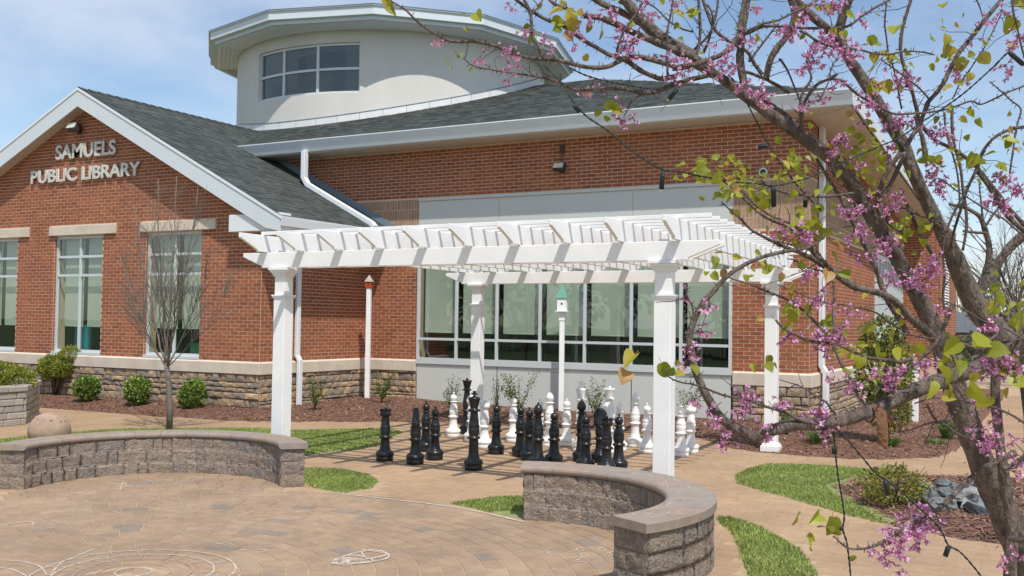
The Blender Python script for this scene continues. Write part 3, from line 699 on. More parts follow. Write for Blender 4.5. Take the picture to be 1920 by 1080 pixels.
# ---- rotunda
RCx, RCy, RW0 = -4.326, 10.0, 4.33
rot = MB(); wa0, wa1 = R(-107.2), R(-65.2); NS = 96
def cyl(a, z, r): return (RCx + r * math.cos(a), RCy + r * math.sin(a), z)
def arcstrip(mb, a0, a1, z0, z1, r, n, mi=0, flip=False):
    vs = [cyl(a0 + (a1 - a0) * i / n, z, r) for z in (z0, z1) for i in range(n + 1)]
    fs = [(i, i + 1, n + 2 + i, n + 1 + i) for i in range(n)]
    mb.add(vs, fs, mi, True)
arcstrip(rot, wa1, wa0 + 2 * math.pi, 5.0, 9.0, RW0, 96); arcstrip(rot, wa0, wa1, 5.0, 7.31, RW0, 20); arcstrip(rot, wa0, wa1, 8.57, 9.0, RW0, 20)
for z0 in (7.31, 8.57):
    vs = [cyl(wa0 + (wa1 - wa0) * i / 20, z0, r_) for r_ in (RW0, RW0 - .16) for i in range(21)]; rot.add(vs, [(i, i + 1, 22 + i, 21 + i) for i in range(20)])
for a_ in (wa0, wa1): rot.add([cyl(a_, 7.31, RW0), cyl(a_, 8.57, RW0), cyl(a_, 8.57, RW0 - .16), cyl(a_, 7.31, RW0 - .16)], [(0, 1, 2, 3)])
drum = rot.build('rotunda_wall', m_stucco, lib)
wf = MB(); ang = [wa0, R(-94.5), R(-80.3), wa1]; hw = .035 / RW0
def arcbox(mb, a0, a1, z0, z1, r0, r1, n):
    vs = [cyl(a0 + (a1 - a0) * i / n, z, r_) for r_ in (r0, r1) for z in (z0, z1) for i in range(n + 1)]; m = n + 1; fs = []
    for i in range(n): fs += [(2 * m + i, 2 * m + i + 1, 3 * m + i + 1, 3 * m + i), (m + i, m + i + 1, 3 * m + i + 1, 3 * m + i), (i, i + 1, 2 * m + i + 1, 2 * m + i)]
    fs += [(0, m, 3 * m, 2 * m), (n, m + n, 3 * m + n, 2 * m + n)]; mb.add(vs, fs)
rs0, rs1 = RW0 - .13, RW0 - .06
for a_ in ang: arcbox(wf, a_ - hw, a_ + hw, 7.31, 8.57, rs0, rs1, 1)
for i in range(3):
    for zc, hz in ((7.34, .03), (7.93, .03), (8.54, .03)): arcbox(wf, ang[i] + hw, ang[i + 1] - hw, zc - hz, zc + hz, rs0 + .004, rs1 - .004, 6)
wr = wf.build('window', m_frame, drum)
for i in range(3):
    for z0, z1 in ((7.37, 7.90), (7.96, 8.51)):
        p = MB(); arcstrip(p, ang[i] + hw, ang[i + 1] - hw, z0, z1, rs0 + .03, 3)
        for k in range(len(p.sm)): p.sm[k] = False
        p.build('pane', m_glassdark, drum)
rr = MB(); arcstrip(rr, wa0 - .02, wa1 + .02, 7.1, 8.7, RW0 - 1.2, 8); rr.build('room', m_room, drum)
# sloping flashing band where the drum meets the roof
fl = MB(); cap_ = MB(); n = 60
for i in range(n):
    a0, a1 = R(-125) + i * R(150) / n, R(-125) + (i + 1) * R(150) / n; rr_ = RW0 + .03
    def zz(a): return zm(0, RCy + RW0 * math.sin(a)) + .0
    g_ = .002 if i % 3 == 0 else 0
    fl.add([cyl(a0 + g_, zz(a0) - .05, rr_ + .02), cyl(a1, zz(a1) - .05, rr_ + .02), cyl(a1, zz(a1) + .17, rr_), cyl(a0 + g_, zz(a0) + .17, rr_)], [(0, 1, 2, 3)])
    cap_.add([cyl(a0, zz(a0) + .17, rr_ + .015), cyl(a1, zz(a1) + .17, rr_ + .015), cyl(a1, zz(a1) + .195, RW0 + .001), cyl(a0, zz(a0) + .195, RW0 + .001)], [(0, 1, 2, 3)])
fl.build('roof_flashing', m_flash, drum); cap_.build('flashing_cap', m_flashb, drum)
rim = MB(); ph = 4.192; NR = 12
def rv(i, r_, z): a = ph + i * math.pi / 6; return (RCx + r_ * math.cos(a), RCy + r_ * math.sin(a), z)
levels = [(5.27, 9.235), (5.27, 9.20), (5.235, 9.195), (5.235, 9.00), (5.12, 8.985), (5.12, 8.90), (5.03, 8.89)]
for k in range(len(levels) - 1):
    vs = [rv(i, *levels[k]) for i in range(12)] + [rv(i, *levels[k + 1]) for i in range(12)]
    rim.add(vs, [(i, (i + 1) % 12, 12 + (i + 1) % 12, 12 + i) for i in range(12)])
rim_o = rim.build('rotunda_fascia', m_trimgrey, drum)
sof = MB(); N2 = 10
for k in range(7):
    r0, r1 = 5.04 - k * .11, 5.04 - (k + 1) * .11 + .006
    vs = [rv(i, r0, 8.89) for i in range(12)] + [rv(i, r1, 8.868) for i in range(12)]; sof.add(vs, [(i, (i + 1) % 12, 12 + (i + 1) % 12, 12 + i) for i in range(12)])
vs = [rv(i, 5.04, 8.895) for i in range(12)]; sof.add(vs, [tuple(range(12))]); sof.build('rotunda_soffit', m_white, drum)
rt = MB(); vs = [rv(i, 5.29, 9.238) for i in range(12)] + [(RCx, RCy, 9.9)]; rt.add(vs, [(i, (i + 1) % 12, 12) for i in range(12)]); rt.build('rotunda_roof', m_flash, drum)

# ---- lettering
def text_mesh(body, size, ext):
    cu = bpy.data.curves.new('t', 'FONT'); cu.body = body; cu.size = size; cu.extrude = ext; cu.offset = .010 * size / .4; cu.resolution_u = 4
    o = bpy.data.objects.new('t', cu); COL.objects.link(o); bpy.context.view_layer.update()
    dg = bpy.context.evaluated_depsgraph_get(); me = bpy.data.meshes.new_from_object(o.evaluated_get(dg)); bpy.data.objects.remove(o)
    return me
m_letter = mat('brushed_letter', (0.62, 0.60, 0.54), 0.45, 0.05, 5, metallic=0.15)
def letters(txt, x0, x1, zb, cap):
    size = cap / .70; full = text_mesh(txt, size, .01); w = max(v.co.x for v in full.vertices) - min(v.co.x for v in full.vertices); l0 = min(v.co.x for v in full.vertices); sx = (x1 - x0) / w
    for i, ch in enumerate(txt):
        if ch == ' ': continue
        pre = text_mesh(txt[:i + 1], size, .01); right = max(v.co.x for v in pre.vertices); me = text_mesh(ch, size, .014); lo = min(v.co.x for v in me.vertices); hi = max(v.co.x for v in me.vertices)
        for v in me.vertices: v.co = Vector(((v.co.x - lo) * sx, -v.co.z, v.co.y))
        me.materials.append(m_letter); me.name = 'letter'
        xx = x0 + (right - (hi - lo) - l0) * sx
        obj('letter', me, sign, loc=(xx, -.045, zb)); s2 = MB(); s2.box((xx + .04, -.035, zb + .1), (xx + .055, -.002, zb + .115)); s2.build('mounting_stud', m_letter, sign)
sign = thing('sign_lettering', 'raised metal letters reading SAMUELS PUBLIC LIBRARY high on the brick gable', 'sign')
letters('SAMUELS', -5.63, -3.83, 4.96, .28); letters('PUBLIC LIBRARY', -6.39, -3.12, 4.50, .26)

# ---- floodlights, vents
m_lampbody = mat('lamp_bronze', (0.05, 0.045, 0.04), 0.5); m_lens = mat('lamp_lens', (0.62, 0.60, 0.52), 0.15, 0.15, 30)
def floodlight(x, y, z, label, s=1.0):
    t_ = thing('floodlight', label, 'wall light', (x, y, z))
    b = MB(); b.box((-.05 * s, -.03, -.07 * s), (.05 * s, 0, .03 * s)); b.tube([(0, -.02, -.03), (0, -.09, -.02)], .018); b.build('wall_bracket', m_lampbody, t_)
    b = MB(); rot_ = Matrix.Rotation(R(-25), 3, 'X'); og = Vector((0, -.15 * s, .04 * s))
    b.box((-.13 * s, -.05 * s, -.075 * s), (.13 * s, .07 * s, .075 * s), rot=rot_, org=og); bevel(b.build('lamp_housing', m_lampbody, t_), .012, 2)
    b = MB(); b.box((-.11 * s, -.056 * s, -.055 * s), (.11 * s, -.048 * s, .055 * s), rot=rot_, org=og); b.build('lens', m_lens, t_)
    return t_
floodlight(-4.95, -.008, 5.52, 'dark floodlight under the peak of the brick gable', 1.1)
f2 = floodlight(4.48, D - .008, 4.58, 'dark floodlight on the long brick wall above the grey panels', .9)
b = MB(); b.box((-.035, -.06, .30), (.035, 0, .46)); b.tube([(0, -.02, .3), (0, -.03, .1)], .006); b.build('sensor', m_lampbody, f2)
v = thing('wall_vent', 'small round white rimmed vent in the long brick wall near its corner', 'vent', (8.24, D - .007, 4.31))
b = MB(); b.lathe([(.075, 0), (.075, .025), (.055, .03), (.05, .012)], 20); me = b.mesh('vent_ring', [m_white]); 
for q in me.vertices: q.co = Vector((q.co.x, -q.co.z, q.co.y))
obj('vent_ring', me, v); b = MB(); b.lathe([(.052, .008), (.0, .010)], 16); me = b.mesh('vent_cap', [m_lampbody])
for q in me.vertices: q.co = Vector((q.co.x, -q.co.z, q.co.y))
obj('vent_cap', me, v)
m_teal = mat('teal_board', (0.02, 0.30, 0.38), 0.5); m_greenb = mat('green_board', (0.02, 0.25, 0.10), 0.5)
b = MB(); b.box((-5.50, .42, .9), (-5.02, .48, 1.55)); b.box((-5.45, .40, .9), (-5.41, .42, 1.5)); tag(bevel(b.build('display_board', m_teal), .01), 'teal board standing inside the middle gable window', 'board')
b = MB(); b.box((-2.2, .45, .9), (-1.55, .9, 1.22)); b.box((-2.22, .43, 1.2), (-1.53, .92, 1.24)); tag(bevel(b.build('storage_bin', m_greenb), .01), 'green bin standing inside the gable window behind the bare tree', 'bin')
# ================================================================ SEAT WALLS
WBC = [(0.235, 0.19, 0.15), (0.215, 0.175, 0.143), (0.25, 0.20, 0.158), (0.205, 0.175, 0.152), (0.24, 0.188, 0.145)]
m_wb = [mat('split_block_%s' % n, c, 0.95, 0.30, 26, 1.0, 55, col2=tuple(q * 1.45 for q in c)) for n, c in zip(('dun', 'brown', 'sand', 'grey', 'rose'), WBC)]
m_cap = [mat('cap_stone_%s' % n, c, 0.8, 0.14, 9, 0.3, 120) for n, c in zip(('mauve', 'grey', 'rose', 'dun'), [(0.285, 0.225, 0.18), (0.27, 0.225, 0.195), (0.30, 0.225, 0.175), (0.285, 0.235, 0.19)])]
m_core = mat('wall_core', (0.07, 0.055, 0.045), 0.95)
def seat_wall(w, label):
    T = thing('seat_wall', label, 'garden wall', (0, 0, 0), group='curved seat walls'); cx, cy = w['c']; r0, r1 = w['r'], w['r'] + w['t']; A0, A1 = R(w['a0']), R(w['a1'])
    def p(r_, a, z): return Vector((cx + r_ * math.cos(a), cy + r_ * math.sin(a), z))
    ch = .062; hb = w['h'] - ch; heights = [(-.02, hb / 3), (hb / 3, 2 * hb / 3), (2 * hb / 3, hb)]
    core = MB(); n = 40; rows = [(r0 + .03, 0), (r0 + .03, hb - .01), (r1 - .03, hb - .01), (r1 - .03, 0)]
    vs = [p(rr, A0 + .02 + (A1 - A0 - .04) * i / n, z) for i in range(n + 1) for rr, z in rows]
    fs = [(4 * i + j, 4 * i + (j + 1) % 4, 4 * i + 4 + (j + 1) % 4, 4 * i + 4 + j) for i in range(n) for j in range(4)] + [(0, 1, 2, 3), (4 * n + 3, 4 * n + 2, 4 * n + 1, 4 * n)]
    core.add(vs, fs); core.build('wall_core', m_core, T)
    for k, (z0, z1) in enumerate(heights):
        a = A0; first = True
        while a < A1 - 1e-4:
            L = random.choice((.10, .15, .21, .27, .30)); da = L / r0
            if A1 - (a + da) < .07: da = A1 - a
            b = min(a + da, A1); nx, nz = 8, 6; g_ = .0022 / r0
            sd = random.random() * 50; mb = MB()
            def face(rad, sgn, a_, b_, z_, y_):
                vs = []
                for j in range(nz + 1):
                    for i in range(nx + 1):
                        u = i / nx; v_ = j / nz; aa = a_ + (b_ - a_) * u; zz = z_ + (y_ - z_) * v_
                        edge = min(u, 1 - u, v_, 1 - v_) * 4; dd = (.002 if edge < .01 else .006) + .010 * (noise.noise(Vector((u * 3.1 + sd, v_ * 2.6, sd))) + .8 * noise.noise(Vector((u * 9 + sd, v_ * 8, sd))))
                        vs.append(p(rad + sgn * dd, aa, zz))
                return vs
            za, zb = z0 + .0015, z1 - .0015; aa, bb = a + g_, b - g_
            v1 = face(r0, -1, aa, bb, za, zb); v2 = face(r1, 1, aa, bb, za, zb); m1 = len(v1); row = nx + 1
            fs = [(j * row + i, j * row + i + 1, (j + 1) * row + i + 1, (j + 1) * row + i) for j in range(nz) for i in range(nx)]
            fs += [tuple(m1 + q for q in f) for f in fs]
            for j in range(nz):   # end faces
                for i in (0, nx): fs.append((j * row + i, (j + 1) * row + i, m1 + (j + 1) * row + i, m1 + j * row + i))
            for i in range(nx):
                for j in (0, nz): fs.append((j * row + i, j * row + i + 1, m1 + j * row + i + 1, m1 + j * row + i))
            vs = v1 + v2
            # split-face ends of the wall
            for end, col_, sg in ((a == A0, 0, -1), (b >= A1 - 1e-4, nx, 1)):
                if end:
                    base = len(vs); tdir = Vector((-math.sin(a if sg < 0 else b), math.cos(a if sg < 0 else b), 0)) * sg
                    for j in range(nz + 1):
                        for i in range(nx + 1):
                            q = v1[j * row + col_].lerp(v2[j * row + col_], i / nx); ed = min(i / nx, 1 - i / nx, j / nz, 1 - j / nz)
                            vs.append(q + tdir * (.002 if ed < .01 else .008 + .02 * noise.noise(Vector((i * .9 + sd, j * .8, k)))))
                    fs += [(base + j * row + i, base + j * row + i + 1, base + (j + 1) * row + i + 1, base + (j + 1) * row + i) for j in range(nz) for i in range(nx)]
            c = sum(vs, Vector()) / len(vs); mb.add([v - c for v in vs], fs, 0, True)
            o = obj('block', mb.mesh('block', [m_wb[random.choices(range(5), (4, 3, 3, 2, 2))[0]]]), T, loc=c)
            a = b
    n = max(8, round((A1 - A0) * r1 / .33)); ov = .028
    for i in range(n):
        a0 = A0 - (.03 if i == 0 else 0) / r0 + (A1 - A0) * i / n + .0012; a1 = A0 + (A1 - A0) * (i + 1) / n + (.03 if i == n - 1 else 0) / r0 - .0012; z0, z1 = hb + .001, w['h']
        prof = [(r0 - ov + .02, z0)] + [(r0 - ov + .028 - .030 * math.cos(q), (z0 + z1) / 2 - (z1 - z0) / 2 * .98 * math.cos(q + math.pi / 2) * -1 * -1) for q in ()]
        rr = (z1 - z0) / 2; mid = (z0 + z1) / 2
        prof = [(r0 - ov + rr * (1 - math.cos(q)), mid + rr * math.sin(q)) for q in [R(t) for t in (-90, -60, -30, 0, 30, 60, 90)]] + [(r1 + ov - .004, z1), (r1 + ov, z1 - .004), (r1 + ov, z0)]
        m_ = 4; vs = [p(r_, a0 + (a1 - a0) * j / m_, z) for j in range(m_ + 1) for r_, z in prof]; q = len(prof)
        c = sum(vs, Vector()) / len(vs)
        fs = [(j * q + t, j * q + (t + 1) % q, (j + 1) * q + (t + 1) % q, (j + 1) * q + t) for j in range(m_) for t in range(q)] + [tuple(range(q))[::-1], tuple(m_ * q + t for t in range(q))]
        mb = MB(); mb.add([v - c for v in vs], fs); obj('cap_stone', mb.mesh('cap_stone', [random.choice(m_cap)]), T, loc=c)
    return T
seat_wall(LW, 'curved grey brown block seat wall at the left, in front of the bare young tree')
seat_wall(RW, 'curved block seat wall in front of the pergola, its cap covered in chalk marks')

# ================================================================ PERGOLA
m_vinyl = mat('white_vinyl', (0.85, 0.85, 0.84), 0.42, 0.03, 3.0, 0.05, 12, spec=0.5, macro=.035, mscale=2.5)
def shear(p): x, y, z = p; return (x - .046 * (y + 4.7) - .0, y - .018 * (x - 4.6), z)
def pbuild(mb, name, bw=.004):
    mb.v = [shear(v) for v in mb.v]; return bevel(mb.build(name, m_vinyl, perg), bw, 1)
perg = thing('pergola', 'white slatted pergola on four square posts over the giant chess set', 'pergola')
PX0, PX1, PY0, PY1 = 4.60, 9.365, -4.63, .27; PH = 2.335
for (x, y) in ((PX0, PY0), (PX1, PY0), (PX0, PY1), (PX1, PY1)):
    P_ = MB(); w = .084; P_.box((x - w, y - w, .02), (x + w, y + w, 2.0)); P_.box((x - w + .006, y - w + .006, 2.0), (x + w - .006, y + w - .006, PH - .09)); P_.box((x - .055, y - .055, PH), (x + .055, y + .055, 2.54)); po = pbuild(P_, 'post')
    P_ = MB(); w = .098; P_.box((x - w, y - w, 1.985), (x + w, y + w, 2.0)); P_.box((x - w - .006, y - w - .006, 2.001), (x + w + .006, y + w + .006, 2.018)); P_.v = [shear(v) for v in P_.v]; P_.build('post_ring', m_vinyl, po)
    P_ = MB()
    for k, (w, z0, z1) in enumerate(((.092, PH - .10, PH - .078), (.104, PH - .0775, PH - .055), (.120, PH - .0545, PH - .028), (.136, PH - .0275, PH - .002))): P_.box((x - w, y - w, z0), (x + w, y + w, z1))
    P_.v = [shear(v) for v in P_.v]; P_.build('post_capital', m_vinyl, po)
    P_ = MB(); w = .125; P_.box((x - w, y - w, 0), (x + w, y + w, .085)); w = .108; P_.box((x - w, y - w, .0855), (x + w, y + w, .115)); P_.v = [shear(v) for v in P_.v]; P_.build('post_base', m_vinyl, po)
for yy in (PY0, PY1):
    for dy in (-.083, .083):
        b = MB(); y0, y1 = yy + dy - .019, yy + dy + .019
        pr = [(4.03, 2.515), (9.92, 2.515), (9.92, 2.47), (9.62, PH + .02), (9.62, PH), (4.33, PH), (4.33, PH + .02), (4.03, 2.47)]
        b.prism([(x, y0, z) for x, z in pr], (0, 0, 0), (0, y1 - y0, 0)); pbuild(b, 'beam')
YR0, YR1 = -5.2, .84
for i in range(10):
    x = 4.40 + i * .570; b = MB(); pr = [(YR0, 2.715), (YR1, 2.715), (YR1, 2.66), (YR1 - .30, 2.535), (YR1 - .30, 2.518), (YR0 + .30, 2.518), (YR0 + .30, 2.535), (YR0, 2.66)]
    b.prism([(x - .019, y, z) for y, z in pr], (0, 0, 0), (.038, 0, 0)); pbuild(b, 'rafter')
ns = 19
for i in range(ns):
    y = -4.785 + 5.20 * i / (ns - 1); b = MB(); b.box((4.375, y - .019, 2.717), (9.86, y + .019, 2.757)); pbuild(b, 'slat', .003)

# ================================================================ GIANT CHESS SET
m_bk = mat('black_plastic', (0.012, 0.013, 0.014), 0.30, 0.1, 5, 0.05, 30, spec=0.5, wsp=False)
m_wh = mat('white_plastic', (0.80, 0.78, 0.75), 0.38, 0.04, 5, 0.03, 30, spec=0.5, wsp=False)
BASE = [(0, 0), (.098, 0), (.104, .008), (.104, .05), (.100, .055), (.108, .062), (.113, .078), (.110, .10), (.095, .118), (.075, .128), (.070, .138), (.070, .145), (.066, .150)]
def lower(ring, bulb): return BASE + [(.058, .20), (.053, ring - .03), (.055, ring - .018), (.070, ring - .012), (.078, ring), (.070, ring + .012), (.056, ring + .018), (.056, ring + .03), (.063, ring + .06), (.065, bulb), (.060, bulb + .008), (.066, bulb + .014), (.060, bulb + .022), (.064, bulb + .028), (.058, bulb + .036)]
def ball(z, r, z0=-80, z1=80, n=8): return [(r * math.cos(R(t)), z + r * math.sin(R(t))) for t in np.linspace(z0, z1, n)]
def piece_mesh(kind, m):
    b = MB()
    if kind == 'pawn':
        b.lathe(lower(.30, .40) + [(.052, .46), (.040, .505), (.040, .512), (.056, .517), (.060, .524), (.052, .531), (.030, .535)] + ball(.578, .051, -58, 75) + ball(.648, .015, -70, 89, 6), 28)
    elif kind == 'rook':
        b.lathe(lower(.29, .385) + [(.055, .44), (.046, .53), (.046, .54), (.066, .550), (.070, .558), (.070, .612), (.058, .612), (.056, .600), (.022, .604)] + ball(.642, .016, -70, 89, 6), 28)
        for i in range(6):
            a = i * math.pi / 3; vs = [(r_ * math.cos(a + q), r_ * math.sin(a + q), z) for z in (.611, .633) for r_, q in ((.054, -.36), (.0705, -.36), (.0725, 0), (.0705, .36), (.054, .36))]
            b.add(vs, [(0, 1, 2, 3, 4)[::-1], (5, 6, 7, 8, 9)] + [(j, (j + 1) % 5, 5 + (j + 1) % 5, 5 + j) for j in range(5)])
    elif kind == 'bishop':
        b.lathe(lower(.33, .44) + [(.056, .50), (.040, .585), (.040, .592), (.058, .597), (.064, .606), (.056, .614), (.034, .62), (.034, .625), (.048, .640), (.057, .665), (.056, .69), (.044, .722), (.024, .746), (.010, .752)] + ball(.763, .013, -60, 89, 6), 28)
    elif kind == 'queen':
        b.lathe(lower(.35, .47) + [(.056, .54), (.042, .64), (.042, .655), (.066, .661), (.074, .670), (.066, .680), (.046, .688), (.046, .70), (.050, .72), (.070, .80), (.074, .806), (.060, .812), (.025, .806)] + ball(.832, .020, -60, 89, 6), 28)
        for i in range(12):
            a = i * math.pi / 6; c = (.066 * math.cos(a), .066 * math.sin(a), .812); b.lathe([(0, -.012), (.010, -.006), (.010, .004), (0, .010)], 6, c)
    elif kind == 'king':
        b.lathe(lower(.37, .49) + [(.056, .56), (.044, .66), (.044, .672), (.068, .678), (.078, .688), (.068, .70), (.048, .708), (.047, .72), (.052, .75), (.070, .825), (.072, .832), (.060, .842), (.026, .850), (.018, .856)], 28)
        pr = [(-.010, .85), (-.016, .872), (-.034, .866), (-.034, .894), (-.014, .886), (-.020, .915), (.020, .915), (.014, .886), (.034, .894), (.034, .866), (.016, .872), (.010, .85)]
        b.prism([(x, -.011, z) for x, z in pr], (0, 0, 0), (0, .022, 0))
    elif kind == 'knight':
        b.lathe(lower(.29, .385) + [(.060, .43), (.066, .44), (.066, .448), (.03, .452)], 28)
        rows = [(.445, -.070, .066, .052), (.47, -.086, .066, .054), (.50, -.080, .058, .050), (.535, -.068, .054, .046), (.565, -.058, .068, .042), (.595, -.052, .088, .040), (.625, -.050, .092, .038), (.650, -.048, .070, .036), (.668, -.040, .030, .030)]
        vs = []; n = 12
        for z, y0, y1, w in rows:
            for j in range(n):
                a = 2 * math.pi * j / n; cy_, ry = (y0 + y1) / 2, (y1 - y0) / 2; vs.append((w * math.sin(a) * abs(math.sin(a)) ** -.25 if abs(math.sin(a)) > .01 else 0, cy_ + ry * math.cos(a), z - (.022 if (a < .8 or a > 5.5) and z > .56 and z < .66 else 0)))
        k = len(rows); b.add(vs, [(i * n + j, i * n + (j + 1) % n, (i + 1) * n + (j + 1) % n, (i + 1) * n + j) for i in range(k - 1) for j in range(n)] + [tuple((k - 1) * n + j for j in range(n))], 0, True)
        for s in (-1, 1): b.add([(s * .010, -.030, .66), (s * .030, -.012, .655), (s * .028, -.034, .65), (s * .022, -.020, .688)], [(0, 1, 3), (1, 2, 3), (2, 0, 3)]); b.lathe([(0, -.008), (.008, 0), (0, .008)], 8, (s * .034, .045, .625))
        b.prism([(0, y, z) for y, z in [(-.084, .46), (-.094, .50), (-.084, .54), (-.074, .58), (-.068, .62), (-.060, .655), (-.040, .678), (-.03, .48)]], (-.012, 0, 0), (.012, 0, 0))
    return b.mesh('chess_' + kind, [m])
CM = {(k, c): piece_mesh(k, m_bk if c == 'black' else m_wh) for k in ('pawn', 'rook', 'bishop', 'queen', 'king', 'knight') for c in ('black', 'white')}
CHESS = [
 ('rook', 'black', 721.4, 865, 'black rook at the left end of the chess set', 0), ('knight', 'black', 778.4, 871, 'black knight beside the leftmost black rook', .5),
 ('pawn', 'black', 798, 847, 'black pawn behind and between the left black knight and its neighbouring pawn', 0), ('pawn', 'black', 814.9, 863, 'black pawn just right of the left black knight', 0),
 ('king', 'black', 887.4, 882, 'black king with a cross on its crown, nearest the viewer', .3), ('queen', 'black', 874.5, 814, 'tall black queen standing behind the black king', 0),
 ('pawn', 'black', 930, 852, 'black pawn just right of the black king', 0), ('pawn', 'black', 975.3, 856.5, 'black pawn left of the black bishop behind the wall end', 0),
 ('pawn', 'black', 991.6, 864, 'black pawn half hidden behind the left black bishop', 0), ('bishop', 'black', 1008, 878, 'black bishop behind the left end of the right seat wall', 0),
 ('pawn', 'black', 1038.4, 872, 'black pawn right of the left black bishop, behind the wall cap', 0), ('bishop', 'black', 1089.4, 866, 'black bishop standing in front of the white king', 0),
 ('pawn', 'black', 1097.5, 882, 'black pawn in front of the right black bishop', 0), ('knight', 'black', 1125, 868, 'black knight half hidden behind the right black rook', -.6),
 ('rook', 'black', 1136.9, 889, 'black rook behind the wall cap, beside the last black pawn', 0), ('pawn', 'black', 1159.7, 883, 'black pawn at the right end of the black pieces', 0),
 ('pawn', 'white', 849.7, 820, 'white pawn at the left end of the white pieces', 0), ('rook', 'white', 908, 841, 'white rook in front of the rear left pergola post', 0),
 ('knight', 'white', 884, 829, 'white knight mostly hidden behind the black king', 2.6), ('pawn', 'white', 962, 829, 'white pawn right of the white rook by the rear left post', 0),
 ('pawn', 'white', 1011, 836, 'white pawn behind the left black bishop', 0), ('bishop', 'white', 1030, 838, 'white bishop left of the green birdhouse post', 0),
 ('pawn', 'white', 1061.9, 837, 'white pawn just right of the green birdhouse post', 0), ('king', 'white', 1088, 847, 'white king standing behind the right black bishop', .3),
 ('queen', 'white', 1142, 840, 'white queen behind the white knight at the right', 0), ('knight', 'white', 1140, 850, 'white knight in front of the white queen', 2.2),
 ('pawn', 'white', 1161, 846, 'white pawn between the white queen and white bishop', 0), ('bishop', 'white', 1190.6, 839, 'white bishop left of the front right pergola post', 0),
 ('pawn', 'white', 1212.7, 850, 'white pawn touching the left edge of the front right pergola post', 0), ('pawn', 'white', 1276.8, 856.5, 'white pawn just right of the front right pergola post', 0),
 ('rook', 'white', 1295, 850, 'white rook at the right end of the chess set', 0)]
for k, c, x, y, lab, rz in CHESS:
    p_ = gnd(x, y); o = obj('chess_' + k, CM[(k, c)], None, loc=(p_.x, p_.y, .009), rz=rz); tag(o, lab, 'chess piece', '%s pieces of the giant chess set' % c)

# ================================================================ BIRDHOUSES, PLANTER, BALL
m_red = mat('red_birdhouse', (0.42, 0.06, 0.02), 0.6, 0.1, 20); m_greyw = mat('weathered_roof', (0.42, 0.38, 0.33), 0.8, 0.15, 20); m_grn = mat('green_copper', (0.10, 0.30, 0.22), 0.6, 0.15, 12); m_hole = mat('dark_hole', (0.01, 0.01, 0.01), 0.9)
def birdhouse(x, y, z0, top, label, bodym, roofm, w, hb, hr, shelf):
    T = thing('birdhouse', label, 'birdhouse', (x, y, z0), R(18)); h = top - z0
    b = MB(); b.box((-.045, -.045, -.05), (.045, .045, h - hr - hb)); bevel(b.build('post', m_vinyl, T), .006, 1)
    z1 = h - hr - hb; b = MB()
    if shelf:
        b.box((-.055, -.055, z1 - .17), (.055, .055, z1 - .04)); b.prism([(-.055, -.055, z1 - .04), (.055, -.055, z1 - .04), (.055, .055, z1 - .04), (-.055, .055, z1 - .04)], (0, 0, 0), (0, 0, .02)); b.box((-w * 1.35, -w * 1.35, z1 - .012), (w * 1.35, w * 1.35, z1 + .004)); b.build('shelf', m_vinyl, T)
    b = MB(); b.box((-w, -w, z1 + .005), (w, w, z1 + hb)); bd = b.build('house_box', bodym, T)
    b = MB(); b.tube([(-.0, -w - .004, z1 + hb * .55), (0, -w + .01, z1 + hb * .55)], .018 if shelf else .014, 12); b.build('entry_hole', m_hole, bd)
    b = MB(); e = w * 1.28; vs = [(-e, -e, z1 + hb), (e, -e, z1 + hb), (e, e, z1 + hb), (-e, e, z1 + hb), (0, 0, h)]
    if shelf: vs = [(-e, -e, z1 + hb), (e, -e, z1 + hb), (e, e, z1 + hb), (-e, e, z1 + hb), (-.35 * e, -.35 * e, z1 + hb + .7 * hr), (.35 * e, -.35 * e, z1 + hb + .7 * hr), (.35 * e, .35 * e, z1 + hb + .7 * hr), (-.35 * e, .35 * e, z1 + hb + .7 * hr), (0, 0, h)]; fs = [(3, 2, 1, 0), (0, 1, 5, 4), (1, 2, 6, 5), (2, 3, 7, 6), (3, 0, 4, 7), (4, 5, 8), (5, 6, 8), (6, 7, 8), (7, 4, 8)]
    else: fs = [(3, 2, 1, 0), (0, 1, 4), (1, 2, 4), (2, 3, 4), (3, 0, 4)]
    b.add(vs, fs); b.build('roof', roofm, T)
birdhouse(.54, 2.5, .17, 2.63, 'small red birdhouse with grey pyramid roof on a white post by the brick corner', m_red, m_greyw, .062, .125, .14, False)
q = gnd(1052, 777, .06); birdhouse(q.x, q.y, .05, on(1052, 534, 1, q.y).z, 'white birdhouse with green metal roof on a white post behind the chess set', m_vinyl, m_grn, .085, .24, .24, True)
q = gnd(1716, 795, .08); T = thing('marker_post', 'plain white post in the mulch beyond the redbud trunk', 'post', (q.x, q.y, .0)); b = MB(); b.box((-.05, -.05, 0), (.05, .05, 1.02)); bevel(b.build('post', m_vinyl, T), .006, 1); b = MB(); b.box((-.065, -.065, 1.02), (.065, .065, 1.05)); b.add([(-.06, -.06, 1.05), (.06, -.06, 1.05), (.06, .06, 1.05), (-.06, .06, 1.05), (0, 0, 1.10)], [(0, 1, 4), (1, 2, 4), (2, 3, 4), (3, 0, 4)]); b.build('post_cap', m_vinyl, T)

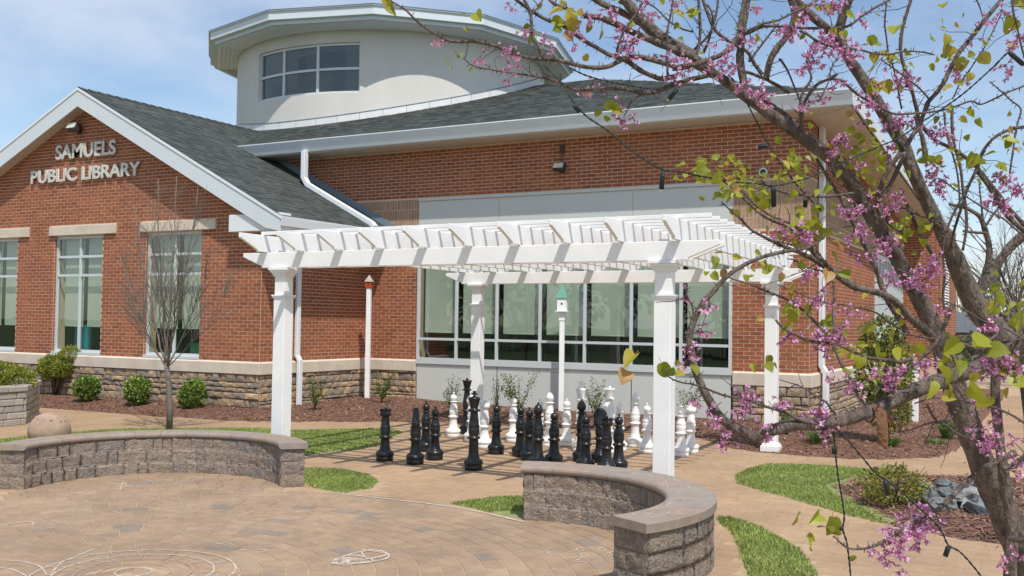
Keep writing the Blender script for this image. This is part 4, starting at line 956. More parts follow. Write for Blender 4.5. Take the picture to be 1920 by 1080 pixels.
m_pl = [mat('planter_block_%s' % n, c, 0.9, 0.12, 12, 0.5, 60) for n, c in (('pale', (0.42, 0.38, 0.32)), ('warm', (0.37, 0.33, 0.275)), ('grey', (0.33, 0.31, 0.275)))]
PT = thing('planter_wall', 'raised planter of tumbled pale grey blocks at the far left', 'planter', (0, 0, 0))
pts = [Vector((-1.66, -6.0, 0)), Vector((-1.74, -3.38, 0)), Vector((-2.84, -2.32, 0)), Vector((-4.8, -2.1, 0)), Vector((-7.5, -2.1, 0))]
for i in range(4):
    a, b_ = pts[i], pts[i + 1]; u = (b_ - a).normalized(); nrm = Vector((u.y, -u.x, 0)); L = (b_ - a).length
    for k in range(6):
        z = k * .105; s = -.0 if k % 2 else 0
        while s < L:
            l = random.choice((.16, .22, .30, .34)); e = min(s + l, L)
            c = a + u * ((s + e) / 2); 
            if e - s > .05 and inview(c, 600, 200):
                hb = .105 if k < 5 else .10; o_ = random.uniform(-.006, .006) + (.02 if k == 5 else 0)
                mb = MB(); x0, x1 = -(e - s) / 2 + .004, (e - s) / 2 - .004; mb.box((x0, -.26, .003), (x1, o_, hb - .003))
                M3 = Matrix((( u.x, nrm.x, 0), (u.y, nrm.y, 0), (0, 0, 1)))
                mb.v = [tuple(M3 @ Vector(v)) for v in mb.v]
                bevel(obj('block', mb.mesh('block', [random.choice(m_pl)]), PT, loc=(c.x, c.y, z)), .014, 2)
            s = e
mb = MB(); mb.add([(-1.9, -6, .55), (-1.95, -3.45, .55), (-2.95, -2.5, .55), (-4.8, -2.3, .55), (-9, -2.3, .55), (-9, -6, .55)], [(0, 1, 2, 3, 4, 5)]); mb.build('planter_soil', m_mulch, PT)
m_ball = mat('concrete_ball', (0.36, 0.25, 0.18), 0.85, 0.22, 7, 0.4, 50)
p0 = at(92, 830, 13.15); b = MB(); r_ = .262; b.lathe([(r_ * math.cos(R(t)), r_ * .92 * math.sin(R(t))) for t in np.linspace(-60, 89.9, 18)], 28, (0, 0, .24)); b.lathe([(.15, 0), (.17, .01), (.16, .03), (.14, .035)], 24)
for k in range(9):
    a = k * 2.4; e = .2 + .09 * (k % 4); c_ = (r_ * math.cos(a) * math.cos(e + .4), r_ * math.sin(a) * math.cos(e + .4), .24 + r_ * .92 * math.sin(e + .4)); b.lathe([(0, -.012), (.016, 0), (.010, .012), (0, .014)], 7, c_)
o = b.build('concrete_ball', m_ball, loc=(p0.x, p0.y, 0)); tag(o, 'round tan concrete ball behind the left seat wall', 'ball')

# ================================================================ SHRUBS AND PLANTS
def leafmat(n, c, tr=.3): return mat(n, c, 0.5, 0.3, 4, trans=tr)
m_box = [leafmat('boxwood_bright', (0.36, 0.38, 0.05)), leafmat('boxwood_mid', (0.24, 0.28, 0.04)), leafmat('boxwood_deep', (0.11, 0.15, 0.025))]
m_hol = [leafmat('holly_bright', (0.30, 0.38, 0.07)), leafmat('holly_mid', (0.17, 0.27, 0.05)), leafmat('holly_deep', (0.07, 0.13, 0.03))]
m_yel = [leafmat('gold_leaf', (0.34, 0.30, 0.03)), leafmat('lime_leaf', (0.22, 0.24, 0.03)), leafmat('olive_leaf', (0.10, 0.13, 0.02))]
m_lil = [leafmat('lily_leaf', (0.13, 0.24, 0.04)), leafmat('lily_leaf_deep', (0.07, 0.15, 0.03))]
m_stem = mat('shrub_stem', (0.10, 0.07, 0.045), 0.9, 0.2, 20)
def leafcloud(c, rad, n, size, mats, name='foliage', parent=None, gaps=.25, shell=.55, wt=None):
    mb = MB(); c = Vector(c); sd = random.random() * 90
    for _ in range(n):
        d = Vector((random.gauss(0, 1), random.gauss(0, 1), random.gauss(0, 1))).normalized(); nn = noise.noise(d * 2.6 + Vector((sd, 0, 0)))
        rr = (shell + (1 - shell) * random.random() ** .5) * (1 + .30 * nn)
        if random.random() < gaps and noise.noise(d * 5 + Vector((0, sd, 0))) > .12: continue
        p_ = c + Vector((d.x * rad[0], d.y * rad[1], d.z * rad[2])) * rr
        if p_.z < .01: continue
        s = size * random.uniform(.6, 1.3); t1 = (d + Vector((random.gauss(0, .7), random.gauss(0, .7), random.gauss(0, .7) + .3))).normalized(); t2 = t1.orthogonal(); t2.rotate(Matrix.Rotation(random.random() * 6.28, 3, t1)); nrm = t1.cross(t2)
        mb.add([p_, p_ + t1 * s * .5 + t2 * s * .28, p_ + t1 * s, p_ + t1 * s * .5 - t2 * s * .28 + nrm * s * .06], [(0, 1, 2, 3)], random.choices(range(len(mats)), wt or (3, 4, 3)[:len(mats)])[0])
    return mb.build(name, mats, parent)
def shrub(x, y, z, w, h, label, mats, n=1500, size=.045, group=None, lean=0):
    T = thing('shrub', label, 'shrub', (x, y, z), group=group)
    leafcloud((0, 0, h * .55), (w / 2, w / 2, h * .48), n, size, mats, parent=T, gaps=.35)
    b = MB()
    for k in range(5):
        a = k * 1.3; b.tube([(0, 0, -.03), (math.cos(a) * w * .1, math.sin(a) * w * .1, h * .3), (math.cos(a) * w * .3, math.sin(a) * w * .3, h * .75)], [.012, .009, .004], 5)
    b.build('stem', m_stem, T); return T
def up(x, y, z=None):
    q = gnd(x, y, .1)
    for _ in range(3): q = gnd(x, y, max(.0, bedz(q.x, q.y)))
    return q
for x, y, w, h, lab in ((163, 752, .46, .47, 'round green shrub nearest the bushy topiary, against the stone base'), (258, 760, .46, .50, 'round green shrub between its neighbour and the bare tree'), (360, 769, .46, .52, 'round green shrub just right of the bare tree trunk')):
    q = up(x, y); shrub(q.x, q.y, q.z, w, h, lab, m_hol, 2600, .05, 'round green shrubs along the stone base')
def pompom(x, y, z, blobs, label, grp):
    T = thing('topiary_shrub', label, 'shrub', (x, y, z), group=grp)
    for i, (dx, dy, dz, r_) in enumerate(blobs):
        leafcloud((dx, dy, dz), (r_, r_, r_ * .82), int(5200 * (r_ / .3) ** 2), .034, m_box, 'foliage', T, .15, .7, (5, 4, 1.5)); b = MB(); b.tube([(0, 0, 0), (dx * .5 + .03, dy * .5, dz * .5), (dx, dy, dz)], [.03, .024, .012], 6, rough=.2); b.build('stem', m_stem, T)
q = gnd(84, 745, .08)
pompom(q.x, q.y + .2, .08, [(.0, 0, .60, .31), (.36, .12, .86, .21), (-.26, .1, .56, .19), (.30, -.05, .58, .21)], 'clipped topiary shrub with four round puffs on bare stems', 'topiary')
pq = on(36, 708, 2, .72); pompom(pq.x, pq.y, .55, [(0, 0, .13, .24)], 'low round shrub at the corner of the raised planter', 'planter shrubs')
pq = on(2, 692, 2, .85); pompom(pq.x, pq.y, .55, [(0, 0, .24, .22), (.05, -.1, .06, .16)], 'round shrub at the very left edge in the raised planter', 'planter shrubs')
def airy(x, y, w, h, label, n=420, mats=m_yel, size=.032, zz=None, wt=(2, 4, 3)):
    q = up(x, y); T = thing('young_shrub', label, 'shrub', (q.x, q.y, q.z), group='sparse young shrubs in the mulch bed'); b = MB(); lf = MB()
    for k in range(11):
        a = random.random() * 6.28; L = h * random.uniform(.6, 1.05); sp = w * random.uniform(.2, .5); pts = [Vector((math.cos(a) * sp * t ** 1.3 + random.gauss(0, .008), math.sin(a) * sp * t ** 1.3 + random.gauss(0, .008), L * t)) for t in (0, .25, .5, .75, 1)]
        b.tube(pts, [.006, .005, .004, .003, .002], 4)
        for _ in range(n // 11):
            t = random.uniform(.2, 1); i = min(3, int(t * 4)); p_ = pts[i].lerp(pts[i + 1], t * 4 - i) + Vector((random.gauss(0, .035), random.gauss(0, .035), random.gauss(0, .03))); s = size * random.uniform(.6, 1.3)
            t1 = Vector((random.gauss(0, 1), random.gauss(0, 1), random.gauss(.4, 1))).normalized(); t2 = t1.orthogonal(); t2.rotate(Matrix.Rotation(random.random() * 6.28, 3, t1))
            lf.add([p_, p_ + t1 * s * .5 + t2 * s * .3, p_ + t1 * s, p_ + t1 * s * .5 - t2 * s * .3], [(0, 1, 2, 3)], random.choices(range(3), wt)[0])
    b.build('stem', m_stem, T); lf.build('foliage', mats, T)
m_spr = [leafmat('spring_leaf', (0.20, 0.26, 0.05)), leafmat('spring_leaf_mid', (0.12, 0.19, 0.035)), leafmat('spring_leaf_deep', (0.06, 0.10, 0.02))]
airy(590, 768, .5, .62, 'sparse young shrub beside the downspout near the front left post', 520, m_spr); airy(716, 755, .62, .62, 'sparse young shrub just right of the red birdhouse post', 620, m_spr)
airy(845, 775, .40, .60, 'sparse young shrub left of the rear left pergola post', 330, m_spr); airy(975, 776, .85, .72, 'bushy young shrub below the middle of the long window', 1000, m_spr)
airy(1115, 783, .55, .66, 'sparse young shrub behind the white queen', 520, m_spr); airy(1293, 790, .5, .62, 'sparse young shrub behind the white rook at the right', 330, m_spr); airy(930, 778, .2, .7, 'thin young shrub right of the rear left pergola post', 120, m_spr); airy(1475, 815, .35, .45, 'small young shrub behind the rear right pergola post', 300, m_spr)
def clump(x, y, w, h, label, n=110, zf=None, P=None):
    q = P or up(x, y); T = thing('lily_clump', label, 'plant', (q[0], q[1], q[2]), group='strappy green clumps in the mulch bed'); b = MB()
    for _ in range(n):
        a = random.random() * 6.28; L = h * random.uniform(.7, 1.25); o_ = w * .5 * random.uniform(.4, 1); r0 = random.random() * w * .12; side = Vector((-math.sin(a), math.cos(a), 0)) * random.uniform(.006, .011)
        pp = [Vector((math.cos(a) * (r0 + o_ * t), math.sin(a) * (r0 + o_ * t), L * (1.9 * t - 1.25 * t * t))) for t in (0, .33, .66, 1)]
        vs = []
        for i, p_ in enumerate(pp): k = (1, .9, .6, .05)[i]; vs += [p_ - side * k, p_ + side * k]
        b.add(vs, [(0, 1, 3, 2), (2, 3, 5, 4), (4, 5, 7, 6)], random.randrange(2))
    b.build('leaves', m_lil, T)
clump(1537, 843, .62, .34, 'strappy green lily clump right of the rear right pergola post', 170)
clump(1672, 842, .4, .2, 'low strappy green clump under the redbud limb', 80); clump(1775, 822, .55, .3, 'strappy green clump beside the redbud trunk', 130); clump(1756, 845, .4, .2, 'small green clump in front of the larger one by the trunk', 70)
q = gnd(1676, 944, .05)
T = thing('shrub', 'low yellow green shrub in the mulch island in front of the rocks', 'shrub', (q.x, q.y, .04)); leafcloud((0, 0, .17), (.33, .3, .20), 1700, .036, m_yel, parent=T, gaps=.5, shell=.4)
b = MB()
for k in range(14): a = random.random() * 6.28; b.tube([(0, 0, 0), (math.cos(a) * .12, math.sin(a) * .12, .15), (math.cos(a) * .3, math.sin(a) * .3, random.uniform(.25, .4))], [.006, .005, .003], 4)
b.build('stem', m_stem, T)
# tall evergreen beside the end wall
q = gnd(1668, 838, .08); T = thing('evergreen_shrub', 'tall yellow green holly shrub growing by the end wall of the library', 'shrub', (q.x - .1, q.y + .3, .05))
m_tall = [leafmat('tall_gold', (0.34, 0.33, 0.05)), leafmat('tall_mid', (0.15, 0.19, 0.035)), leafmat('tall_deep', (0.06, 0.085, 0.02))]
for c, r_, n in (((0, 0, 1.05), (.40, .4, .55), 2200), ((.05, 0, .55), (.30, .3, .40), 1200), ((-.05, .05, 1.5), (.3, .3, .32), 1000)): leafcloud(c, r_, n, .06, m_tall, 'foliage', T, .5, .35)
b = MB(); b.tube([(0, 0, 0), (.03, 0, .5), (-.02, 0, 1.6)], [.05, .035, .012], 6, rough=.15); b.build('trunk', m_stem, T)
# rocks
m_rock = [mat('rock_%s' % n, c, 0.85, 0.35, 9, 0.6, 40, col2=c2, wsp=False) for n, c, c2 in (('blue', (0.055, 0.068, 0.075), (0.22, 0.245, 0.25)), ('grey', (0.09, 0.10, 0.10), (0.28, 0.295, 0.29)), ('pale', (0.20, 0.20, 0.19), (0.36, 0.36, 0.34)))]
ROCKS = [(1743, 947, .16, 0, 'dark blue grey rock at the left end of the rock pile'), (1770, 941, .16, 0, 'grey rock second from the left in the rock pile'), (1778, 957, .13, 1, 'low grey rock at the front left of the rock pile'), (1795, 931, .15, 0, 'blue grey rock at the back left of the rock pile'),
         (1798, 953, .17, 1, 'flat grey rock at the front of the pile beside the pale slab'), (1826, 955, .30, 2, 'large pale tilted slab at the front of the rock pile'), (1815, 929, .14, 0, 'upright blue rock at the back of the rock pile'), (1842, 935, .20, 1, 'grey boulder behind the large pale slab'),
         (1868, 932, .20, 1, 'pale topped boulder at the back right of the rock pile'), (1862, 955, .18, 0, 'mossy dark rock right of the pale slab'), (1838, 967, .16, 0, 'low dark rock in front of the pale slab'), (1872, 962, .15, 0, 'small dark rock at the right end of the rock pile'), (1812, 941, .13, 0, 'small blue rock in the middle of the rock pile'), (1880, 945, .17, 1, 'grey rock partly behind the trunk at the right of the pile')]
for x, y, r_, mi, lab in ROCKS:
    r_ *= .72; q = gnd(x, y, .06); b = MB(); n1, n2 = 7, 9; sd = random.random() * 99; vs = []; sq = (1.0, .8, .80 if mi != 2 else .5)
    for i in range(n1 + 1):
        for j in range(n2):
            th = math.pi * i / n1; a = 2 * math.pi * j / n2; d = Vector((math.sin(th) * math.cos(a), math.sin(th) * math.sin(a), math.cos(th))); k = 1 + .60 * noise.noise(d * 1.9 + Vector((sd, 0, 0))) + .22 * noise.noise(d * 4.5 + Vector((sd, 1, 0))); vs.append((d.x * r_ * sq[0] * k, d.y * r_ * sq[1] * k, d.z * r_ * sq[2] * k))
    b.add(vs, [(i * n2 + j, i * n2 + (j + 1) % n2, (i + 1) * n2 + (j + 1) % n2, (i + 1) * n2 + j) for i in range(n1) for j in range(n2)])
    o = b.build('rock', m_rock[mi], loc=(q.x, q.y, .06 + r_ * .45)); o.rotation_euler = (random.uniform(-.3, .3), random.uniform(-.3, .3), random.random() * 6.28); tag(o, lab, 'rock', 'rocks in the pile on the mulch island')

for k in range(14):
    x, y = random.uniform(1728, 1885), random.uniform(926, 968); q = gnd(x, y, .03); r_ = random.uniform(.05, .085); b = MB(); sd = random.random() * 99; vs = []
    for i in range(6):
        for j in range(7):
            th = math.pi * i / 5; a = 2 * math.pi * j / 7; d = Vector((math.sin(th) * math.cos(a), math.sin(th) * math.sin(a), math.cos(th))); kk = 1 + .45 * noise.noise(d * 1.6 + Vector((sd, 0, 0))); vs.append((d.x * r_ * kk, d.y * r_ * .8 * kk, d.z * r_ * .85 * kk))
    b.add(vs, [(i * 7 + j, i * 7 + (j + 1) % 7, (i + 1) * 7 + (j + 1) % 7, (i + 1) * 7 + j) for i in range(5) for j in range(7)])
    o = b.build('rock', m_rock[random.choice((0, 1, 1))], loc=(q.x, q.y, .09 + r_ * .6)); tag(o, 'small grey rock filling a gap in the rock pile', 'rock', 'small rocks among the big ones')

# ================================================================ BARE YOUNG TREE
m_bark2 = mat('smooth_grey_bark', (0.19, 0.155, 0.13), 0.85, 0.3, 18, 0.4, 60)
BT = thing('bare_tree', 'bare young tree with a fan of thin upright stems in front of the gable', 'tree', (0, 0, 0))
tb = gnd(318, 808, 0.0); dT = dist(tb)
def grow(mb, p, d, L, r_, lvl, tw):
    n = 5; pts = [p]; q = p; dd = d.copy()
    for i in range(n): dd = (dd + Vector((random.gauss(0, .06), random.gauss(0, .06), .035 + random.gauss(0, .03)))).normalized(); q = q + dd * (L / n); pts.append(q)
    tgt = mb if lvl < 2 else tw; tgt.tube(pts, [r_ * (1 - .62 * i / n) for i in range(n + 1)], 6 if lvl < 2 else 3, cap=False)
    if lvl < 4:
        for k in range((5, 5, 4, 3)[lvl]):
            t = random.uniform(.25, .98); i = min(n - 1, int(t * n)); pp = pts[i].lerp(pts[i + 1], t * n - i); ax = Vector((random.gauss(0, 1), random.gauss(0, 1), random.gauss(0, .2))).normalized()
            nd = (dd + ax * random.uniform(.28, .6)).normalized(); grow(mb, pp, nd, L * random.uniform(.38, .62), r_ * .42, lvl + 1, tw)
tr = MB(); trunk = [tb, at(318, 760, dT), at(316, 715, dT), at(312, 680, dT)]; tr.tube(trunk, [.050, .044, .041, .038], 10, rough=.06); tr.build('trunk', m_bark2, BT)
tw = MB(); st = at(312, 690, dT)
for (x, y, dd_, w_) in ((252, 385, .5, .026), (296, 335, -.3, .03), (332, 330, .2, .03), (372, 350, -.5, .024), (225, 480, .1, .020), (400, 470, -.2, .021), (285, 420, .9, .02), (345, 420, -.9, .022), (430, 540, .3, .014), (240, 540, -.4, .014)):
    e = at(x, y, dT + dd_); b = MB(); v_ = e - st; mid = st + v_ * .22 + Vector((v_.x, v_.y, 0)) * .10; mid2 = st + v_ * .5 + Vector((v_.x, v_.y, 0)) * .12; pts = []
    for i in range(13): t = i / 12; pts.append((st * (1 - t) ** 3 + mid * 3 * t * (1 - t) ** 2 + mid2 * 3 * t * t * (1 - t) + e * t ** 3) + Vector((random.gauss(0, .008), random.gauss(0, .008), 0)))
    b.tube(pts, [w_ * .62 * (1 - .72 * i / 12) for i in range(13)], 6); b.build('stem', m_bark2, BT)
    for k in range(18):
        i = random.randint(3, 11); t_ = (pts[i + 1] - pts[i]).normalized(); ax = Vector((random.gauss(0, 1), random.gauss(0, 1), 0)).normalized(); grow(tw, pts[i], (t_ + ax * random.uniform(.3, .6)).normalized(), random.uniform(.40, .95) * (1.15 - i / 16), .0065, 2, tw)
tw.build('twig', m_bark2, BT, kind='stuff')

# ================================================================ BACKDROP ON THE RIGHT
m_iron = mat('black_iron', (0.015, 0.015, 0.017), 0.5)
F = thing('iron_fence', 'black iron picket fence beyond the path at the right', 'fence'); fa = Vector((12.5, 19.5, 0)); fbb = Vector((21.5, 14.5, 0)); n = 64; u = (fbb - fa) / n
for i in range(n + 1):
    p_ = fa + u * i; s = .03 if i % 16 == 0 else .009; b = MB(); b.box((-s, -s, 0), (s, s, 1.25 if i % 16 == 0 else 1.2)); obj('fence_post' if i % 16 == 0 else 'picket', b.mesh('picket', [m_iron]), F, loc=p_)
for z in (.18, 1.08):
    b = MB(); b.tube([fa + Vector((0, 0, z)), fbb + Vector((0, 0, z))], .016, 4); b.build('rail', m_iron, F)
def lamp(x, dpt, ytop, lab, w=1.0):
    q = at(x, 600, dpt); top = at(x, ytop, dpt).z; T = thing('street_lamp', lab, 'lamp post', (q.x, q.y, 0), group='car park lamp posts'); b = MB(); b.tube([(0, 0, 0), (0, 0, top)], .085 * w, 8); b.build('lamp_pole', m_lampbody, T); b = MB(); b.box((-.35 * w, -.2, top - .05), (.35 * w, .2, top + .12)); bevel(b.build('lamp_head', m_lampbody, T), .03, 1)
m_lampbody = mat('lamp_grey', (0.10, 0.11, 0.12), 0.5)
lamp(1868, 42, 515, 'tall grey car park lamp post against the sky at the right'); lamp(1848, 60, 558, 'smaller distant lamp post left of the tall one')
m_far = mat('far_wall', (0.22, 0.23, 0.25), 0.8, 0.1, .3); m_farroof = mat('far_roof', (0.10, 0.11, 0.12), 0.8, 0.1, .3)
qa, qb = at(1735, 700, 48), at(1990, 700, 56); BLD = thing('distant_building', 'low grey building beyond the fence at the right', 'building'); b = MB(); b.box((qa.x, qa.y, 0), (qb.x + 8, qb.y + 9, 1.5)); b.build('wall', m_far, BLD)
b = MB(); b.prism([(qa.x - .4, qa.y - .4, 1.5), (qa.x - .4, qa.y + 9.4, 1.5), (qa.x - .4, qa.y + 4.5, 2.5)], (0, 0, 0), (qb.x + 8.8 - qa.x, 0, 0)); b.build('roof', m_farroof, BLD)
m_bark3 = mat('far_bark', (0.14, 0.12, 0.11), 0.9)
m_farl = [leafmat('far_bud', (0.16, 0.15, 0.07)), leafmat('far_bud_b', (0.11, 0.12, 0.06))]
for k, (x, y, dd_, sc) in enumerate(((1905, 640, 34, 1.0), (1885, 648, 40, .8), (1860, 655, 52, .7), (1930, 640, 30, 1.1), (1800, 655, 62, .9))):
    q = at(x, y, dd_); T = thing('far_tree', ('bare hazy tree at the right edge beyond the fence', 'bare tree just left of the edge tree beyond the fence', 'small bare tree below the lamp post', 'bare tree cut by the right edge of the view', 'bare tree behind the low distant building')[k], 'tree', (q.x, q.y, 0)); b = MB(); tw = MB(); b.tube([(0, 0, 0), (.1, 0, 1.2 * sc), (0, .1, 2.2 * sc)], [.16 * sc, .12 * sc, .09 * sc], 6); 
    for i in range(7): grow(tw, Vector((0, 0, (1.0 + .2 * i) * sc)), Vector((random.gauss(0, .5), random.gauss(0, .5), 1)).normalized(), 2.6 * sc, .05 * sc, 1, tw)
    b.build('trunk', m_bark3, T); tw.build('crown', m_bark3, T); leafcloud((0, 0, 2.0 * sc), (1.6 * sc, 1.6 * sc, 1.2 * sc), 500, .12, m_farl, 'foliage', T, .5, .2)
hedge = MB()
o = leafcloud((qa.x + 6, qa.y - 5, .4), (9, 1.5, 1.1), 3500, .25, m_farl, 'far_hedge', None, .2, .2, (1, 1)); tag(o, 'brown green scrub along the foot of the distant building', 'scrub'); o['kind'] = 'stuff'

# ================================================================ WHAT STANDS BEHIND THE VIEWER (out of view, added for the window panes to reflect)
F2 = thing('iron_fence', 'black iron fence whose pickets show as reflections in the long window', 'fence'); b = MB()
for i in range(330):
    x = -34 + i * .16; b.box((x - .012, -27.01, 0), (x + .012, -26.99, 1.3))
b.build('picket', m_iron, F2, kind='stuff')
for z in (.18, 1.15):
    b = MB(); b.box((-34, -27.02, z), (19, -26.98, z + .03)); b.build('rail', m_iron, F2)
for k, (x, y, s_) in enumerate(((-22, -38, 1.2), (-13, -42, 1.5), (-4, -36, 1.0), (4, -44, 1.4))):  # generic unseen trees, added only to give the glass something to reflect
    T = thing('added_tree', 'leafy tree added out of view to reflect in the window glass', 'tree', (x, y, 0), group='trees added for window reflections'); leafcloud((0, 0, 4.2 * s_), (3.2 * s_, 3.2 * s_, 2.8 * s_), 1500, .5, m_tall, 'foliage', T, .3, .3)
    b = MB(); b.tube([(0, 0, 0), (.1, 0, 2 * s_), (0, .1, 4 * s_)], [.25, .2, .12], 8); b.build('trunk', m_stem, T)
# ================================================================ REDBUD
m_bark = mat('redbud_bark', (0.07, 0.053, 0.043), 0.9, 0.40, 38, 1.0, 95, col2=(0.215, 0.17, 0.14), stretch=(1, 1, .40))
m_barkd = mat('redbud_twig', (0.10, 0.072, 0.064), 0.8, 0.25, 30, 0.3, 90)
m_rl = [mat('redbud_leaf_%s' % n, c, 0.45, 0.15, 20, trans=0.45, wsp=False) for n, c in (('lime', (0.35, 0.37, 0.03)), ('olive', (0.25, 0.28, 0.03)), ('gold', (0.42, 0.36, 0.05)), ('bronze', (0.44, 0.27, 0.09)))]
m_fl = [mat('blossom_%s' % n, c, 0.5, 0.2, 60, trans=0.35, wsp=False) for n, c in (('pink', (0.72, 0.36, 0.58)), ('orchid', (0.56, 0.25, 0.48)), ('pale', (0.86, 0.60, 0.74)), ('wine', (0.36, 0.08, 0.18)))]
RB = thing('redbud_tree', 'large redbud tree in pink blossom with young heart shaped leaves at the right', 'tree')
K = 1.0
